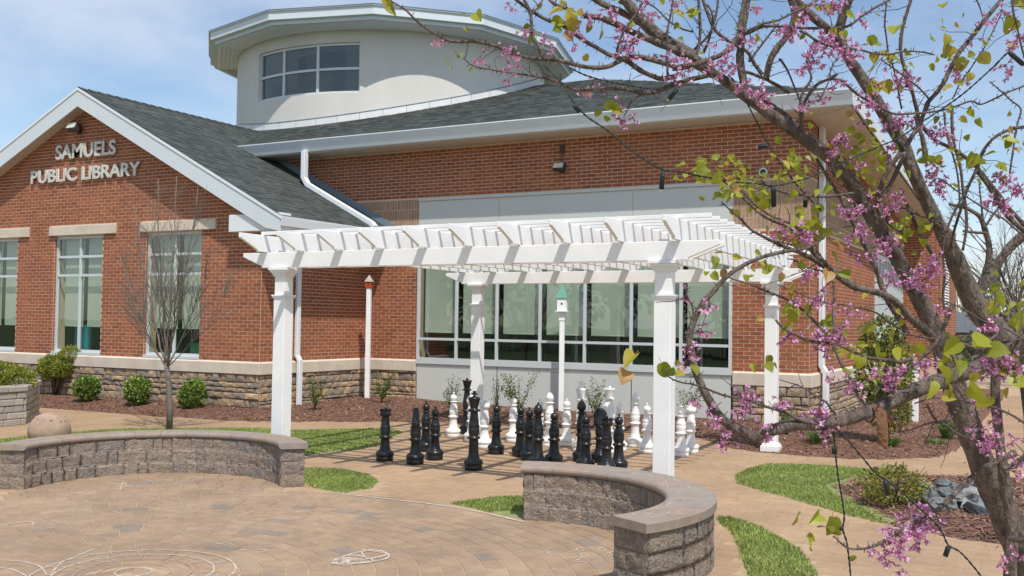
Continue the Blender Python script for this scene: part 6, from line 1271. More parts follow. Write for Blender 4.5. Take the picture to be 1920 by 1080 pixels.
LPX = [(733, 22, 3.17, 26), (722, 5, 3.17, 22), (866, 32, 3.2, 17), (892, 35, 3.2, 26), (873, 58, 3.2, 13), (855, 112, 3.3, 26), (848, 128, 3.3, 12), (840, 118, 3.3, 10), (886, 132, 3.3, 9), (1052, 30, 3.3, 25), (1062, 36, 3.3, 28), (1080, 34, 3.3, 26), (1036, 50, 3.3, 26), (1048, 58, 3.3, 24), (1064, 62, 3.3, 28), (1058, 72, 3.3, 22), (1105, 53, 3.3, 16), (1128, 62, 3.3, 24), (1096, 110, 3.3, 15), (1015, 12, 3.3, 12), (1064, 0, 3.3, 14), (990, 50, 3.3, 14), (1000, 75, 3.3, 22), (997, 62, 3.3, 12),
 (1137, 200, 3.38, 20), (1148, 212, 3.38, 22), (1153, 205, 3.38, 20), (1122, 212, 3.38, 16), (1140, 232, 3.38, 13), (1105, 178, 3.37, 12), (1265, 30, 3.4, 24), (1306, 30, 3.4, 26), (1300, 32, 3.4, 18), (1494, 40, 3.4, 18), (1512, 20, 3.4, 24), (1528, 25, 3.4, 26), (1545, 25, 3.4, 22), (1560, 60, 3.4, 22), (1588, 32, 3.4, 18), (1580, 65, 3.4, 16), (1683, 62, 3.35, 36), (1632, 75, 3.35, 20), (1646, 88, 3.35, 22), (1637, 107, 3.35, 22), (1650, 112, 3.35, 24), (1668, 116, 3.35, 20), (1672, 114, 3.35, 18), (1633, 137, 3.35, 22), (1645, 165, 3.35, 28), (1660, 162, 3.35, 26), (1635, 168, 3.35, 20), (1745, 82, 3.3, 22), (1775, 75, 3.3, 24), (1790, 55, 3.3, 16), (1782, 98, 3.3, 30), (1788, 85, 3.3, 18), (1757, 112, 3.3, 16), (1812, 125, 3.35, 32), (1840, 113, 3.35, 26), (1822, 145, 3.35, 16), (1898, 70, 3.3, 36), (1895, 15, 3.3, 34), (1912, 10, 3.3, 26), (1905, 95, 3.3, 20), (1785, 170, 3.35, 18), (1805, 162, 3.35, 14),
 (1825, 215, 3.4, 24), (1835, 230, 3.4, 18), (1800, 228, 3.4, 16), (1758, 225, 3.4, 14), (1880, 275, 3.4, 30), (1898, 285, 3.4, 20), (1825, 300, 3.4, 32), (1848, 318, 3.4, 28), (1868, 320, 3.4, 24), (1815, 325, 3.4, 20), (1730, 305, 3.6, 26), (1755, 303, 3.6, 20), (1690, 280, 3.5, 18),
 (1190, 680, 2.83, 46), (1175, 708, 2.83, 34), (1240, 695, 2.84, 40), (1262, 700, 2.84, 30), (1278, 705, 2.85, 20), (1270, 682, 2.84, 16), (1300, 694, 2.86, 22), (1350, 478, 2.95, 18), (1340, 490, 2.95, 20), (1347, 500, 2.95, 14), (1357, 512, 2.95, 18), (1375, 488, 2.95, 16), (1335, 520, 2.95, 18), (1325, 515, 2.95, 12), (1397, 522, 3.0, 16), (1418, 512, 3.0, 18), (1408, 520, 3.0, 12), (1470, 522, 3.1, 18), (1440, 675, 3.0, 20), (1412, 690, 3.0, 16), (1437, 690, 3.0, 22), (1450, 686, 3.0, 12), (1540, 440, 3.2, 40), (1565, 452, 3.2, 44), (1575, 470, 3.2, 36), (1570, 490, 3.2, 30), (1520, 440, 3.2, 34), (1553, 520, 3.2, 28), (1456, 455, 3.2, 28), (1497, 460, 3.2, 26), (1592, 525, 3.2, 24),
 (1495, 975, 2.98, 28), (1535, 978, 2.98, 36), (1560, 985, 2.98, 46), (1545, 1000, 2.98, 40), (1570, 1000, 2.98, 26), (1522, 1025, 2.98, 30), (1515, 1010, 2.98, 16), (1600, 1048, 3.0, 14), (1690, 665, 3.0, 34), (1715, 660, 3.0, 28), (1830, 660, 2.9, 60), (1855, 670, 2.9, 46), (1800, 655, 2.95, 44), (1795, 690, 2.95, 46), (1790, 720, 2.95, 34), (1760, 705, 2.9, 50), (1780, 735, 2.9, 36), (1745, 730, 2.9, 40), (1818, 740, 2.9, 52), (1838, 715, 2.9, 34), (1850, 760, 2.9, 42), (1868, 700, 2.9, 30), (1910, 690, 2.9, 44), (1895, 720, 2.9, 38), (1770, 750, 2.9, 24), (1880, 745, 2.9, 26)]
for x, y, d, s in LPX:
    s = s if s < 30 else 30 + (s - 30) * .45
    leaf(at(x, y, d) + Vector((0, 0, s * d / FPX * .4)), s * d / FPX, random.random() < .12)
for cx_, cy_, sx, sy, n, s, d in ((1345, 320, 30, 18, 22, 20, 3.22), (1390, 350, 32, 22, 18, 18, 3.25), (1480, 300, 25, 25, 8, 18, 3.3), (1500, 385, 50, 30, 14, 22, 3.3), (1440, 370, 30, 20, 8, 18, 3.3), (1590, 280, 45, 30, 12, 19, 3.5), (1620, 310, 25, 25, 10, 18, 3.5), (1690, 440, 30, 25, 12, 20, 3.6), (1500, 600, 30, 30, 6, 22, 3.3), (1650, 640, 50, 20, 8, 22, 3.3), (1870, 560, 40, 20, 8, 24, 3.2), (1770, 30, 30, 20, 3, 18, 3.4), (1900, 590, 20, 20, 6, 26, 3.1)):
    for _ in range(n): leaf(at(cx_ + random.gauss(0, sx), cy_ + random.gauss(0, sy), d + random.gauss(0, .08)), s * random.uniform(.6, 1.2) * d / FPX)
nleaf2 = MB()
def leaf_s(p, size):
    k = random.choices(range(4), (5, 5, 2, .3))[0]; me = random.choice(LEAF[k]); tip = Vector((random.gauss(0, .7), random.gauss(0, .7), -.6 + random.gauss(0, .5))).normalized(); nrm = (-CF * .8 + Vector((random.gauss(0, .6), random.gauss(0, .6), random.gauss(.3, .6)))); nrm = (nrm - tip * nrm.dot(tip)).normalized(); xx = tip.cross(nrm)
    M = Matrix(((xx.x, tip.x, nrm.x), (xx.y, tip.y, nrm.y), (xx.z, tip.z, nrm.z)))
    nleaf2.add([p + M @ (v.co * size) for v in me.vertices], [tuple(q.vertices) for q in me.polygons], k, True)
for cx_, cy_, sx, sy, n, s, d in ((1345, 320, 28, 16, 26, 15, 3.22), (1395, 350, 30, 18, 26, 15, 3.25), (1500, 385, 50, 30, 18, 15, 3.3), (1480, 300, 22, 20, 10, 14, 3.3), (1590, 280, 40, 25, 30, 13, 3.5), (1615, 310, 30, 25, 24, 13, 3.5), (1690, 440, 30, 22, 26, 15, 3.6), (1640, 250, 30, 20, 12, 12, 3.5), (1530, 430, 40, 30, 16, 14, 3.2), (1240, 40, 60, 30, 14, 12, 3.4), (1400, 40, 80, 30, 12, 11, 3.4), (1840, 110, 50, 60, 14, 13, 3.4), (1700, 110, 40, 50, 12, 12, 3.4), (1500, 600, 40, 30, 12, 14, 3.3), (1620, 620, 60, 40, 16, 15, 3.3), (1860, 300, 40, 30, 16, 14, 3.4), (1780, 260, 40, 40, 10, 12, 3.4), (1870, 560, 40, 30, 14, 16, 3.2), (1700, 690, 60, 30, 16, 17, 3.1), (1460, 470, 40, 25, 10, 13, 3.2)):
    for _ in range(n): leaf_s(at(cx_ + random.gauss(0, sx), cy_ + random.gauss(0, sy), d + random.gauss(0, .08)), s * random.uniform(.6, 1.3) * d / FPX)
nleaf2.build('leaf', m_rl, RB, kind='stuff')
# blossom clusters
def cluster(n, spread):
    mb = MB()
    for _ in range(n):
        c = Vector((random.gauss(0, 1), random.gauss(0, 1), random.gauss(-.2, .9))) * spread; ax = (c.normalized() + Vector((0, 0, -.4))).normalized(); s = random.uniform(.0075, .0115); o2 = ax.orthogonal().normalized(); o3 = ax.cross(o2)
        mb.tube([Vector((0, 0, 0)), c * .8, c], [.0008, .0007, .0012], 3, 3, cap=False)
        mb.tube([c - ax * s * .2, c + ax * s * .25, c + ax * s * .6], [.0012, .0026, .002], 5, 3)
        for k in range(5):
            a = k * 1.256 + .3; dr = (ax * (.9 if k else .2) + (o2 * math.cos(a) + o3 * math.sin(a)) * (.75 if k < 3 else .35)).normalized(); sd = dr.cross(ax).normalized() * s * .42; p0 = c + ax * s * .4
            up_ = dr.cross(sd).normalized() * s * .18
            mb.add([p0, p0 + dr * s * .6 + sd + up_, p0 + dr * s * 1.25 + up_ * 1.6, p0 + dr * s * .6 - sd + up_], [(0, 1, 2, 3)], random.choices((0, 1, 2), (4, 3, 2))[0])
    return mb.mesh('blossom_cluster', m_fl)
CL = [cluster(n, s) for n, s in ((3, .009), (5, .011), (7, .014), (10, .017), (12, .018))]
nb = [0]
def bloom(p, k, sc=1.0):
    if nb[0] >= 297: return
    nb[0] += 1; o = obj('blossom_cluster', CL[k], RB); o.matrix_local = Matrix.Translation(p) @ Matrix.Rotation(random.random() * 6.28, 4, 'Z') @ Matrix.Rotation(random.gauss(0, .4), 4, 'X') @ Matrix.Scale(sc, 4)
BPX = [(822, 77, 3.2, 1), (903, 103, 3.24, 1), (948, 95, 3.25, 3), (958, 115, 3.25, 3), (965, 100, 3.25, 1), (978, 135, 3.3, 1), (955, 148, 3.3, 1), (952, 125, 3.25, 2), (980, 60, 3.28, 1), (1017, 75, 3.3, 2), (1030, 92, 3.3, 1), (1085, 60, 3.3, 2), (1072, 78, 3.3, 1), (960, 8, 3.3, 1), (985, 30, 3.3, 2), (1100, 35, 3.3, 2), (1170, 80, 3.3, 3), (1182, 75, 3.3, 2), (1165, 90, 3.3, 1), (1185, 97, 3.3, 1), (1145, 22, 3.4, 3), (1160, 50, 3.3, 2), (1197, 65, 3.3, 1), (1217, 10, 3.3, 2), (1222, 25, 3.3, 1), (1270, 8, 3.3, 3), (1257, 70, 3.3, 2), (1265, 112, 3.28, 3), (1245, 108, 3.28, 2), (1285, 130, 3.28, 4), (1260, 145, 3.28, 2), (1265, 155, 3.28, 2), (1300, 108, 3.28, 2), (1335, 123, 3.28, 2), (1355, 115, 3.28, 3), (1370, 125, 3.28, 3), (1380, 130, 3.28, 3), (1360, 140, 3.28, 2), (1375, 95, 3.28, 2), (1405, 165, 3.28, 3), (1415, 175, 3.28, 3), (1425, 180, 3.28, 3), (1395, 160, 3.28, 2), (1440, 192, 3.3, 1), (1390, 65, 3.3, 2), (1393, 80, 3.3, 1), (1345, 80, 3.3, 1), (1415, 12, 3.4, 1), (1110, 150, 3.37, 1), (1140, 160, 3.37, 0), (1165, 175, 3.37, 2), (1185, 178, 3.37, 1), (1168, 222, 3.38, 3), (1185, 220, 3.38, 2), (1095, 165, 3.37, 1), (1030, 145, 3.35, 1), (1168, 192, 3.35, 0),
 (1535, 10, 3.4, 3), (1562, 8, 3.4, 3), (1568, 12, 3.4, 3), (1512, 30, 3.4, 2), (1505, 15, 3.4, 3), (1460, 50, 3.4, 1), (1480, 60, 3.35, 3), (1490, 55, 3.35, 2), (1472, 68, 3.35, 2), (1515, 40, 3.35, 3), (1545, 68, 3.3, 2), (1555, 78, 3.3, 3), (1565, 80, 3.3, 3), (1578, 90, 3.3, 2), (1605, 90, 3.3, 3), (1607, 105, 3.3, 3), (1545, 98, 3.3, 2), (1522, 92, 3.3, 3), (1515, 108, 3.3, 3), (1530, 118, 3.3, 2), (1510, 125, 3.3, 1), (1612, 40, 3.4, 2), (1571, 155, 3.3, 2), (1620, 182, 3.3, 2), (1628, 200, 3.35, 3), (1618, 195, 3.35, 2), (1515, 183, 3.35, 2), (1537, 185, 3.35, 2), (1505, 195, 3.35, 1), (1635, 152, 3.35, 1), (1690, 140, 3.45, 3), (1695, 155, 3.45, 3), (1698, 165, 3.45, 3), (1688, 150, 3.45, 2), (1707, 150, 3.45, 2), (1690, 225, 3.5, 3), (1698, 235, 3.5, 3), (1680, 228, 3.5, 3), (1645, 232, 3.5, 3), (1652, 235, 3.5, 2), (1625, 222, 3.4, 1), (1650, 190, 3.4, 1), (1750, 250, 3.5, 3), (1775, 250, 3.5, 3), (1765, 245, 3.5, 2), (1785, 120, 3.4, 1), (1795, 135, 3.4, 3), (1792, 150, 3.4, 2), (1828, 75, 3.4, 1), (1822, 85, 3.4, 1), (1842, 32, 3.4, 1), (1880, 20, 3.3, 2), (1885, 125, 3.3, 2), (1903, 140, 3.3, 2), (1905, 85, 3.3, 2), (1915, 70, 3.3, 3),
 (1572, 268, 3.4, 3), (1560, 283, 3.4, 3), (1580, 262, 3.4, 2), (1600, 305, 3.4, 2), (1670, 278, 3.5, 3), (1672, 293, 3.5, 3), (1755, 315, 3.6, 4), (1750, 330, 3.6, 3), (1758, 342, 3.6, 3), (1765, 320, 3.6, 3), (1735, 320, 3.6, 2), (1762, 355, 3.6, 3), (1895, 345, 3.4, 4), (1910, 350, 3.4, 3), (1880, 340, 3.4, 3), (1905, 365, 3.4, 3), (1870, 330, 3.4, 2), (1870, 385, 3.4, 3), (1860, 378, 3.4, 2), (1880, 395, 3.4, 2),
 (1490, 440, 3.2, 3), (1505, 450, 3.2, 3), (1500, 433, 3.2, 2), (1480, 448, 3.2, 2), (1515, 440, 3.2, 2), (1470, 425, 3.2, 2), (1455, 435, 3.2, 1), (1500, 500, 3.25, 3), (1515, 510, 3.25, 3), (1505, 515, 3.25, 2), (1590, 405, 3.4, 3), (1600, 395, 3.4, 3), (1580, 395, 3.4, 2), (1610, 440, 3.4, 3), (1600, 445, 3.4, 3), (1622, 430, 3.4, 2), (1650, 455, 3.5, 4), (1660, 465, 3.5, 3), (1655, 475, 3.5, 3), (1675, 455, 3.5, 3), (1665, 400, 3.5, 3), (1680, 390, 3.5, 3), (1675, 370, 3.5, 3), (1632, 370, 3.5, 3), (1625, 385, 3.5, 2), (1640, 390, 3.5, 3), (1550, 700, 3.1, 0), (1720, 510, 3.4, 4), (1735, 520, 3.4, 4), (1745, 510, 3.4, 3), (1755, 500, 3.4, 3), (1730, 535, 3.4, 3), (1750, 485, 3.4, 3), (1700, 530, 3.4, 3), (1665, 515, 3.4, 3), (1670, 525, 3.4, 2), (1640, 475, 3.4, 2), (1615, 480, 3.4, 2), (1535, 625, 3.2, 3), (1545, 640, 3.2, 3), (1555, 630, 3.2, 3), (1530, 640, 3.2, 2), (1545, 655, 3.2, 2), (1478, 632, 3.2, 2), (1490, 625, 3.2, 1), (1580, 615, 3.2, 3), (1583, 632, 3.2, 2), (1580, 640, 3.2, 1), (1590, 580, 3.2, 2), (1605, 585, 3.2, 1), (1550, 560, 3.2, 2), (1545, 565, 3.2, 1), (1500, 560, 3.25, 1), (1332, 568, 2.92, 1), (1313, 612, 2.92, 1), (1318, 623, 2.92, 1), (1297, 615, 2.92, 0), (1298, 645, 2.92, 1), (1292, 665, 2.92, 1), (1293, 682, 2.92, 1),
 (1308, 745, 2.92, 1), (1330, 770, 2.92, 2), (1335, 785, 2.92, 1), (1403, 733, 2.92, 1), (1390, 742, 2.92, 2), (1405, 755, 2.92, 2), (1400, 768, 2.92, 1), (1422, 742, 2.92, 1), (1375, 800, 2.94, 2), (1385, 795, 2.94, 1), (1368, 818, 2.94, 2), (1367, 832, 2.94, 1), (1420, 800, 2.95, 1), (1430, 808, 2.95, 2), (1445, 798, 2.95, 1), (1463, 750, 2.95, 1), (1470, 755, 2.95, 1), (1545, 780, 3.0, 3), (1535, 790, 3.0, 3), (1552, 790, 3.0, 3), (1545, 803, 3.0, 3), (1560, 800, 3.0, 2), (1530, 775, 3.0, 2), (1525, 785, 3.0, 1), (1508, 805, 3.0, 1), (1582, 798, 3.0, 1), (1590, 717, 3.1, 2), (1600, 735, 3.1, 2), (1565, 705, 3.1, 1), (1650, 710, 3.0, 3), (1675, 705, 3.0, 3), (1690, 715, 3.0, 3), (1660, 718, 3.0, 2), (1700, 700, 3.0, 2), (1735, 680, 3.0, 3), (1730, 690, 3.0, 2), (1760, 575, 3.2, 1), (1850, 690, 2.9, 3), (1862, 700, 2.9, 2), (1880, 675, 2.9, 3), (1858, 680, 2.9, 2), (1900, 685, 2.9, 2), (1855, 600, 3.0, 1), (1860, 608, 3.0, 1), (1830, 792, 3.0, 1), (1850, 825, 3.2, 3), (1860, 818, 3.2, 3), (1845, 838, 3.2, 3), (1870, 830, 3.2, 2), (1865, 842, 3.2, 2), (1875, 780, 3.2, 2), (1830, 755, 3.1, 1), (1905, 825, 3.2, 2), (1900, 880, 3.2, 2), (1905, 865, 3.2, 2),
 (1735, 960, 3.12, 3), (1720, 970, 3.1, 3), (1738, 975, 3.1, 3), (1710, 985, 3.1, 3), (1725, 990, 3.1, 3), (1700, 998, 3.08, 3), (1685, 1005, 3.06, 3), (1712, 1003, 3.08, 3), (1690, 1020, 3.06, 3), (1675, 1018, 3.05, 3), (1735, 1005, 3.08, 2), (1745, 985, 3.1, 2), (1668, 1035, 3.05, 2), (1690, 1038, 3.05, 2), (1725, 1020, 3.08, 2), (1760, 980, 3.12, 1), (1640, 1030, 3.03, 1), (1650, 1040, 3.03, 1), (1670, 990, 3.05, 1), (1665, 1050, 3.05, 1), (1693, 1070, 3.05, 1), (1745, 1008, 3.1, 2), (1700, 960, 3.1, 2), (1870, 1060, 3.1, 2), (1905, 1040, 3.2, 2)]
random.shuffle(BPX)
for x, y, d, k in BPX[:250]: bloom(at(x + random.gauss(0, 2), y + random.gauss(0, 2), d + random.gauss(0, .02)), k, random.uniform(.9, 1.25))
extra = [i for i in LSP if i[2] * 2 * FPX / dist(i[0]) < 30]; random.shuffle(extra)
for p_, t_, r_ in extra:
    if nb[0] >= 255: break
    px = 960 + FPX * (p_ - CC).dot(CR) / dist(p_)
    if px < 1250 or random.random() < .3: continue
    bloom(p_ + Vector((0, 0, -.008)), random.choice((0, 1)), 1.0)
# dead leaf / split bark strip hanging from the low limb
m_dead = mat('dead_bark', (0.16, 0.075, 0.035), 0.8, 0.35, 15, 0.5, 60)
b = MB(); A_ = [at(1640, 758, 3.02), at(1652, 775, 3.0), at(1655, 800, 2.99), at(1656, 820, 2.99), at(1661, 842, 2.99)]; vs = []
for i, p_ in enumerate(A_):
    w = (.010, .017, .016, .015, .006)[i]; vs += [p_ - CR * w, p_ + CR * w * .2 - CF * .012, p_ + CR * w]
b.add(vs, [(3 * i + j, 3 * i + j + 1, 3 * i + 4 + j, 3 * i + 3 + j) for i in range(4) for j in range(2)], 0, True)
b.add([at(1640, 758, 3.02), at(1660, 768, 3.0), at(1685, 805, 2.99), at(1670, 795, 3.0), at(1650, 775, 3.0)], [(0, 1, 2, 3, 4)]); b.build('peeling_bark', m_dead, RB)

# ================================================================ STRING LIGHTS
m_cord = mat('green_black_cord', (0.014, 0.024, 0.020), 0.45, 0.2, 60, 0.4, 200); m_bulb = glassmat('clear_bulb', (0.92, 0.95, 0.95), 0.25)
def cord(pts, name, parent):
    S = spline([at(*q) for q in pts], 8); b = MB(); L = 0
    for ph_ in (0, math.pi):
        T_ = []; ang_ = ph_
        for i, s_ in enumerate(S):
            t_ = (S[min(i + 1, len(S) - 1)] - S[max(i - 1, 0)]).normalized(); o2 = t_.orthogonal().normalized(); o3 = t_.cross(o2)
            if i: ang_ += (S[i] - S[i - 1]).length * 160
            T_.append(s_ + (o2 * math.cos(ang_) + o3 * math.sin(ang_)) * .0016)
        b.tube(T_, .0019, 5)
    b.build(name, m_cord, parent)
def socket(x, y, d, dx, dy, parent):
    p_ = at(x, y, d); e = at(x + dx, y + dy, d); u_ = (e - p_); L = u_.length; u_.normalize(); b = MB(); b.tube([p_, p_ + u_ * L * .25, p_ + u_ * L * .3, p_ + u_ * L * .95], [.006, .0085, .0075, .008], 8); s_ = b.build('lamp_socket', m_cord, parent)
    b = MB(); b.tube([p_ + u_ * L * .95, p_ + u_ * L * 1.05, p_ + u_ * L * 1.15], [.006, .006, .002], 8); b.build('bulb', m_bulb, s_)
SL = thing('string_lights', 'dark twisted string of lights slung from the redbud across the brick wall', 'string lights', group='string lights in the redbud')
cord([(1935, 135, 3.2), (1908, 112, 3.2), (1892, 98, 3.2), (1862, 126, 3.22), (1813, 170, 3.25), (1777, 197, 3.28), (1730, 228, 3.3), (1687, 258, 3.3), (1650, 274, 3.3), (1613, 290, 3.3), (1557, 316, 3.26), (1510, 335, 3.22), (1453, 348, 3.2), (1410, 343, 3.18), (1370, 341, 3.16), (1330, 333, 3.14), (1300, 328, 3.12), (1280, 323, 3.1), (1245, 319, 3.08), (1218, 306, 3.06), (1175, 275, 3.05), (1140, 245, 3.04), (1105, 222, 3.03), (1087, 205, 3.02), (1071, 185, 3.02), (1058, 160, 3.05), (1040, 143, 3.1), (1020, 122, 3.2)], 'cord', SL)
socket(1243, 321, 3.08, -3, 36, SL); socket(1450, 350, 3.2, 1, 40, SL); socket(1684, 262, 3.3, 10, 24, SL); socket(1892, 98, 3.2, 28, 24, SL); socket(1076, 197, 3.02, 12, 14, SL)
cord([(1245, 321, 3.08), (1243, 322, 3.08)], 'cord', SL)
SL2 = thing('string_lights', 'dark string of lights hanging down past the corner of the grey panels', 'string lights', group='string lights in the redbud')
cord([(1365, 140, 3.3), (1375, 150, 3.3), (1390, 172, 3.3), (1412, 215, 3.3), (1440, 268, 3.3), (1467, 312, 3.3), (1500, 353, 3.32), (1520, 375, 3.34), (1540, 395, 3.36)], 'cord', SL2); socket(1440, 273, 3.3, -20, 3, SL2); socket(1511, 372, 3.32, -2, 18, SL2)
cord([(1068, 127, 3.2), (1100, 142, 3.22), (1140, 153, 3.25), (1175, 159, 3.28), (1200, 164, 3.3), (1250, 168, 3.3)], 'cord', SL2); socket(1270, 167, 3.3, -17, 20, SL2)
SL3 = thing('string_lights', 'dark string of lights hanging down to the path below the low redbud limb', 'string lights', group='string lights in the redbud')
cord([(1540, 760, 3.0), (1565, 800, 3.0), (1590, 826, 3.0), (1615, 855, 3.0), (1640, 885, 3.0), (1665, 903, 3.0), (1690, 922, 3.0), (1720, 950, 3.0), (1745, 972, 3.0), (1765, 995, 3.0), (1778, 1022, 3.0), (1800, 1035, 3.0), (1825, 1062, 3.0), (1850, 1095, 3.0)], 'cord', SL3); socket(1659, 900, 3.0, 6, 30, SL3); socket(1779, 1024, 3.0, -7, 20, SL3)
cord([(1562, 800, 3.02), (1566, 845, 3.02), (1571, 890, 3.02), (1578, 930, 3.02), (1583, 970, 3.02), (1580, 992, 3.02), (1587, 1015, 3.02), (1592, 1050, 3.02), (1596, 1095, 3.02)], 'cord', SL3); socket(1564, 838, 3.02, 1, 14, SL3); socket(1581, 990, 3.02, -14, 2, SL3)

# ================================================================ CHALK
m_ck = [mat('chalk_%s' % n, c, 1.0, 0.12, 40) for n, c in (('white', (0.70, 0.65, 0.58)), ('pink', (0.56, 0.35, 0.30)), ('blue', (0.42, 0.46, 0.48)), ('violet', (0.54, 0.42, 0.48)))]
for m in m_ck:
    t = m.node_tree; bs = t.nodes['Principled BSDF']; g = t.nodes.new('ShaderNodeNewGeometry'); n = t.nodes.new('ShaderNodeTexNoise'); n.inputs['Scale'].default_value = 150; n.inputs['Detail'].default_value = 3
    r = t.nodes.new('ShaderNodeValToRGB'); r.color_ramp.elements[0].position = .36; r.color_ramp.elements[1].position = .58; t.links.new(g.outputs['Position'], n.inputs['Vector']); t.links.new(n.outputs['Fac'], r.inputs['Fac']); t.links.new(r.outputs['Color'], bs.inputs['Alpha'])
class Draw:
    def __init__(s, label, cat='chalk drawing'): s.T = thing('chalk_line' if cat == 'chalk line' else 'chalk_drawing', label, cat)
    def build(s, *a): return s.T
def stroke(mb, P, w, z, mi=0, gap=.15):
    if isinstance(mb, Draw):
        b_ = MB(); stroke(b_, P, w, z, 0, -1); b_.build('chalk_stroke', m_ck[mi], mb.T); return
    S = spline([Vector((*q, 0)) for q in P], 6) if len(P) > 2 else [Vector((*P[0], 0)).lerp(Vector((*P[1], 0)), i / 8) for i in range(9)]
    for i in range(len(S) - 1):
        if random.random() < gap: continue
        a, b = S[i], S[i + 1]; t_ = (b - a)
        if t_.length < 1e-5: continue
        nn = Vector((-t_.y, t_.x, 0)).normalized() * w * random.uniform(.2, .55); mb.add([(a.x - nn.x, a.y - nn.y, z), (a.x + nn.x, a.y + nn.y, z), (b.x + nn.x, b.y + nn.y, z), (b.x - nn.x, b.y - nn.y, z)], [(0, 1, 2, 3)], mi)
def G2(x, y): q = gnd(x, y, .0145); return (q.x, q.y)
ZC = .0150
c_ = Draw('long white chalk line along the rear edge of the round patio', 'chalk line'); stroke(c_, [G2(x, y) for x, y in ((640, 926), (700, 932), (760, 939), (820, 946), (880, 955), (930, 966), (982, 978))], .03, ZC, 0, .03); pass
c_ = Draw('chalk rings drawn in white and pink on the patio pavers at lower left', 'chalk drawing'); o0 = gnd(250, 1072, .0145)
for k, r_ in enumerate((.12, .24, .38, .52, .66)): stroke(c_, [(o0.x + r_ * math.cos(a) * (1 + .03 * math.sin(3 * a)), o0.y + r_ * math.sin(a)) for a in np.linspace(-.6, 4.9, 26)], .014, ZC, (0, 1, 1, 0, 0)[k], .2)
for k in range(16): a = k * .22 + .3; stroke(c_, [(o0.x + .40 * math.cos(a), o0.y + .40 * math.sin(a)), (o0.x + .64 * math.cos(a + .1), o0.y + .64 * math.sin(a + .1))], .010, ZC, random.choice((1, 1, 2)), .3)
pass
c_ = Draw('curved white chalk lines at the lower left corner of the patio', 'chalk drawing')
for P in (((0, 1050), (40, 1052), (75, 1062), (92, 1078), (115, 1055), (150, 1040), (175, 1029)), ((0, 1064), (25, 1068), (50, 1080)), ((0, 985), (30, 980), (58, 978), (62, 985))): stroke(c_, [G2(*q) for q in P], .014, ZC, 0, .12)
pass
c_ = Draw('scribbled white chalk boat shape in the middle foreground of the patio', 'chalk drawing')
for P in (((622, 1056), (640, 1045), (665, 1036), (700, 1032), (728, 1038), (720, 1048), (690, 1053), (650, 1058), (622, 1056)), ((628, 1054), (650, 1042), (680, 1044), (700, 1052), (660, 1056), (640, 1050)), ((676, 1034), (690, 1046), (725, 1040), (705, 1034), (680, 1030)), ((640, 1047), (670, 1050), (715, 1044)), ((630, 1058), (632, 1048), (655, 1046), (650, 1057)), ((625, 1057), (638, 1049), (652, 1052), (636, 1058))):
    for _ in range(2): stroke(c_, [G2(x + random.gauss(0, 1.2), y + random.gauss(0, .8)) for x, y in P], .013, ZC + _ * .0006, 0, .1)
pass
c_ = Draw('small chalk circles and strokes beside the end of the right seat wall', 'chalk drawing')
for i, (x, y) in enumerate(((1034, 1037), (1088, 1030), (1096, 1041), (1113, 1045), (1130, 1030), (1172, 1033), (1185, 1041), (1122, 1010))): stroke(c_, [G2(x + 7 * math.cos(a), y + 3.2 * math.sin(a)) for a in np.linspace(0, 6, 9)], .009, ZC, (0, 0, 0, 3)[i % 4], .08)
for P in (((1070, 1046), (1092, 1043), (1080, 1052), (1104, 1054)), ((1072, 1034), (1082, 1030)), ((1150, 1028), (1162, 1024), (1158, 1032)), ((1140, 1036), (1152, 1042), (1132, 1040), (1150, 1034)), ((1110, 1055), (1130, 1048)), ((1180, 1026), (1196, 1022)), ((1075, 1052), (1098, 1046))): stroke(c_, [G2(*q) for q in P], .009, ZC, random.choice((0, 3)), .08)
pass
c_ = MB()
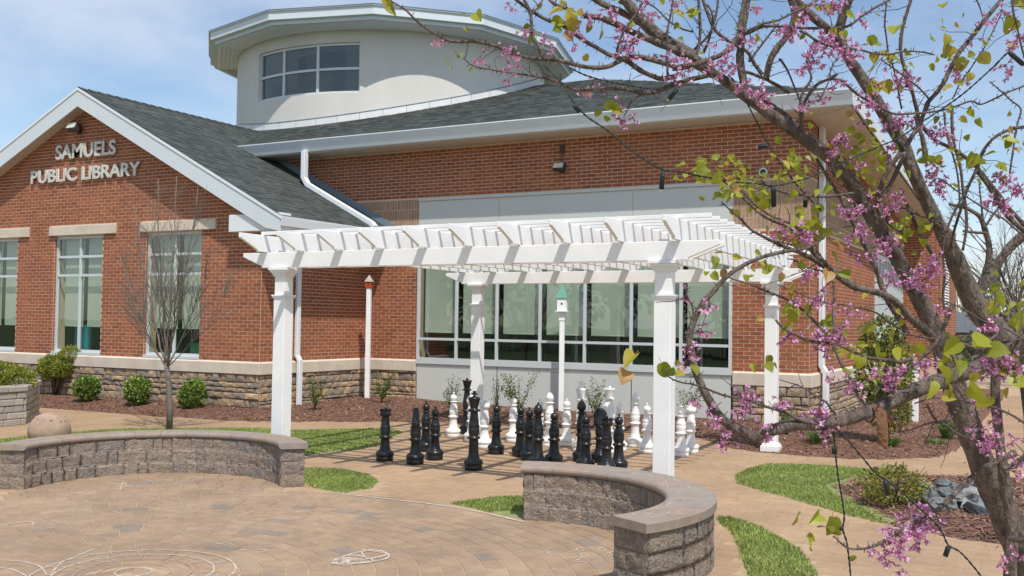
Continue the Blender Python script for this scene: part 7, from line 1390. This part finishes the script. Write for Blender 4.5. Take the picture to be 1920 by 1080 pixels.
for P, mi in ((((205, 905), (235, 912), (232, 903), (225, 918)), 0), (((325, 905), (345, 903), (370, 900)), 0), (((318, 909), (335, 906), (342, 912)), 0), (((270, 900), (285, 903), (262, 906)), 0), (((280, 912), (292, 922), (288, 936), (262, 950)), 1), (((445, 970), (462, 962), (480, 956)), 0), (((425, 978), (445, 979), (475, 981), (450, 983)), 0), (((403, 1016), (412, 1020), (425, 1017), (437, 1022)), 0), (((452, 1030), (470, 1032), (490, 1035), (500, 1031), (478, 1030)), 0), (((600, 978), (620, 984), (668, 980), (640, 988), (615, 976)), 1), (((55, 990), (80, 992), (70, 996)), 2), (((85, 988), (100, 990)), 2), (((320, 1004), (335, 998), (345, 1002)), 2), (((95, 975), (115, 980), (122, 976)), 0), (((210, 958), (225, 962)), 0)): stroke(c_, [G2(*q) for q in P], .012, ZC, mi, .2)
for _ in range(90):
    x, y = random.gauss(250, 170), random.uniform(895, 1010); a = random.random() * 3.1; stroke(c_, [G2(x, y), G2(x + 7 * math.cos(a), y + 2.5 * math.sin(a))], .008, ZC, random.choice((0, 0, 1, 2)), .5)
c_.build('chalk_marks', m_ck); o = bpy.data.objects.get('chalk_marks'); tag(o, 'faded scattered chalk marks across the left half of the patio', 'chalk drawing'); o['kind'] = 'stuff'
c_ = MB(); zc = RW['h'] + .0012; cx, cy = RW['c']
def wc(r_, a): return (cx + r_ * math.cos(R(a)), cy + r_ * math.sin(R(a)))
for _ in range(95):
    a0 = random.choice((random.uniform(-24, 60), random.uniform(-24, 60), random.uniform(60, 110))); r_ = RW['r'] + random.uniform(.03, RW['t'] - .03); da = random.uniform(2, 9); stroke(c_, [wc(r_, a0), wc(min(RW['r'] + RW['t'] - .01, max(RW['r'] + .02, r_ + random.gauss(0, .05))), a0 + da / 2), wc(min(RW['r'] + RW['t'] - .01, max(RW['r'] + .02, r_ + random.gauss(0, .05))), a0 + da)], random.choice((.005, .007, .014)), zc, random.choices((0, 1, 2), (3, 2, 2))[0], .25)
o = c_.build('chalk_scribbles', m_ck); tag(o, 'pale pink, white and blue chalk scribbles on top of the right seat wall', 'chalk drawing'); o['kind'] = 'stuff'
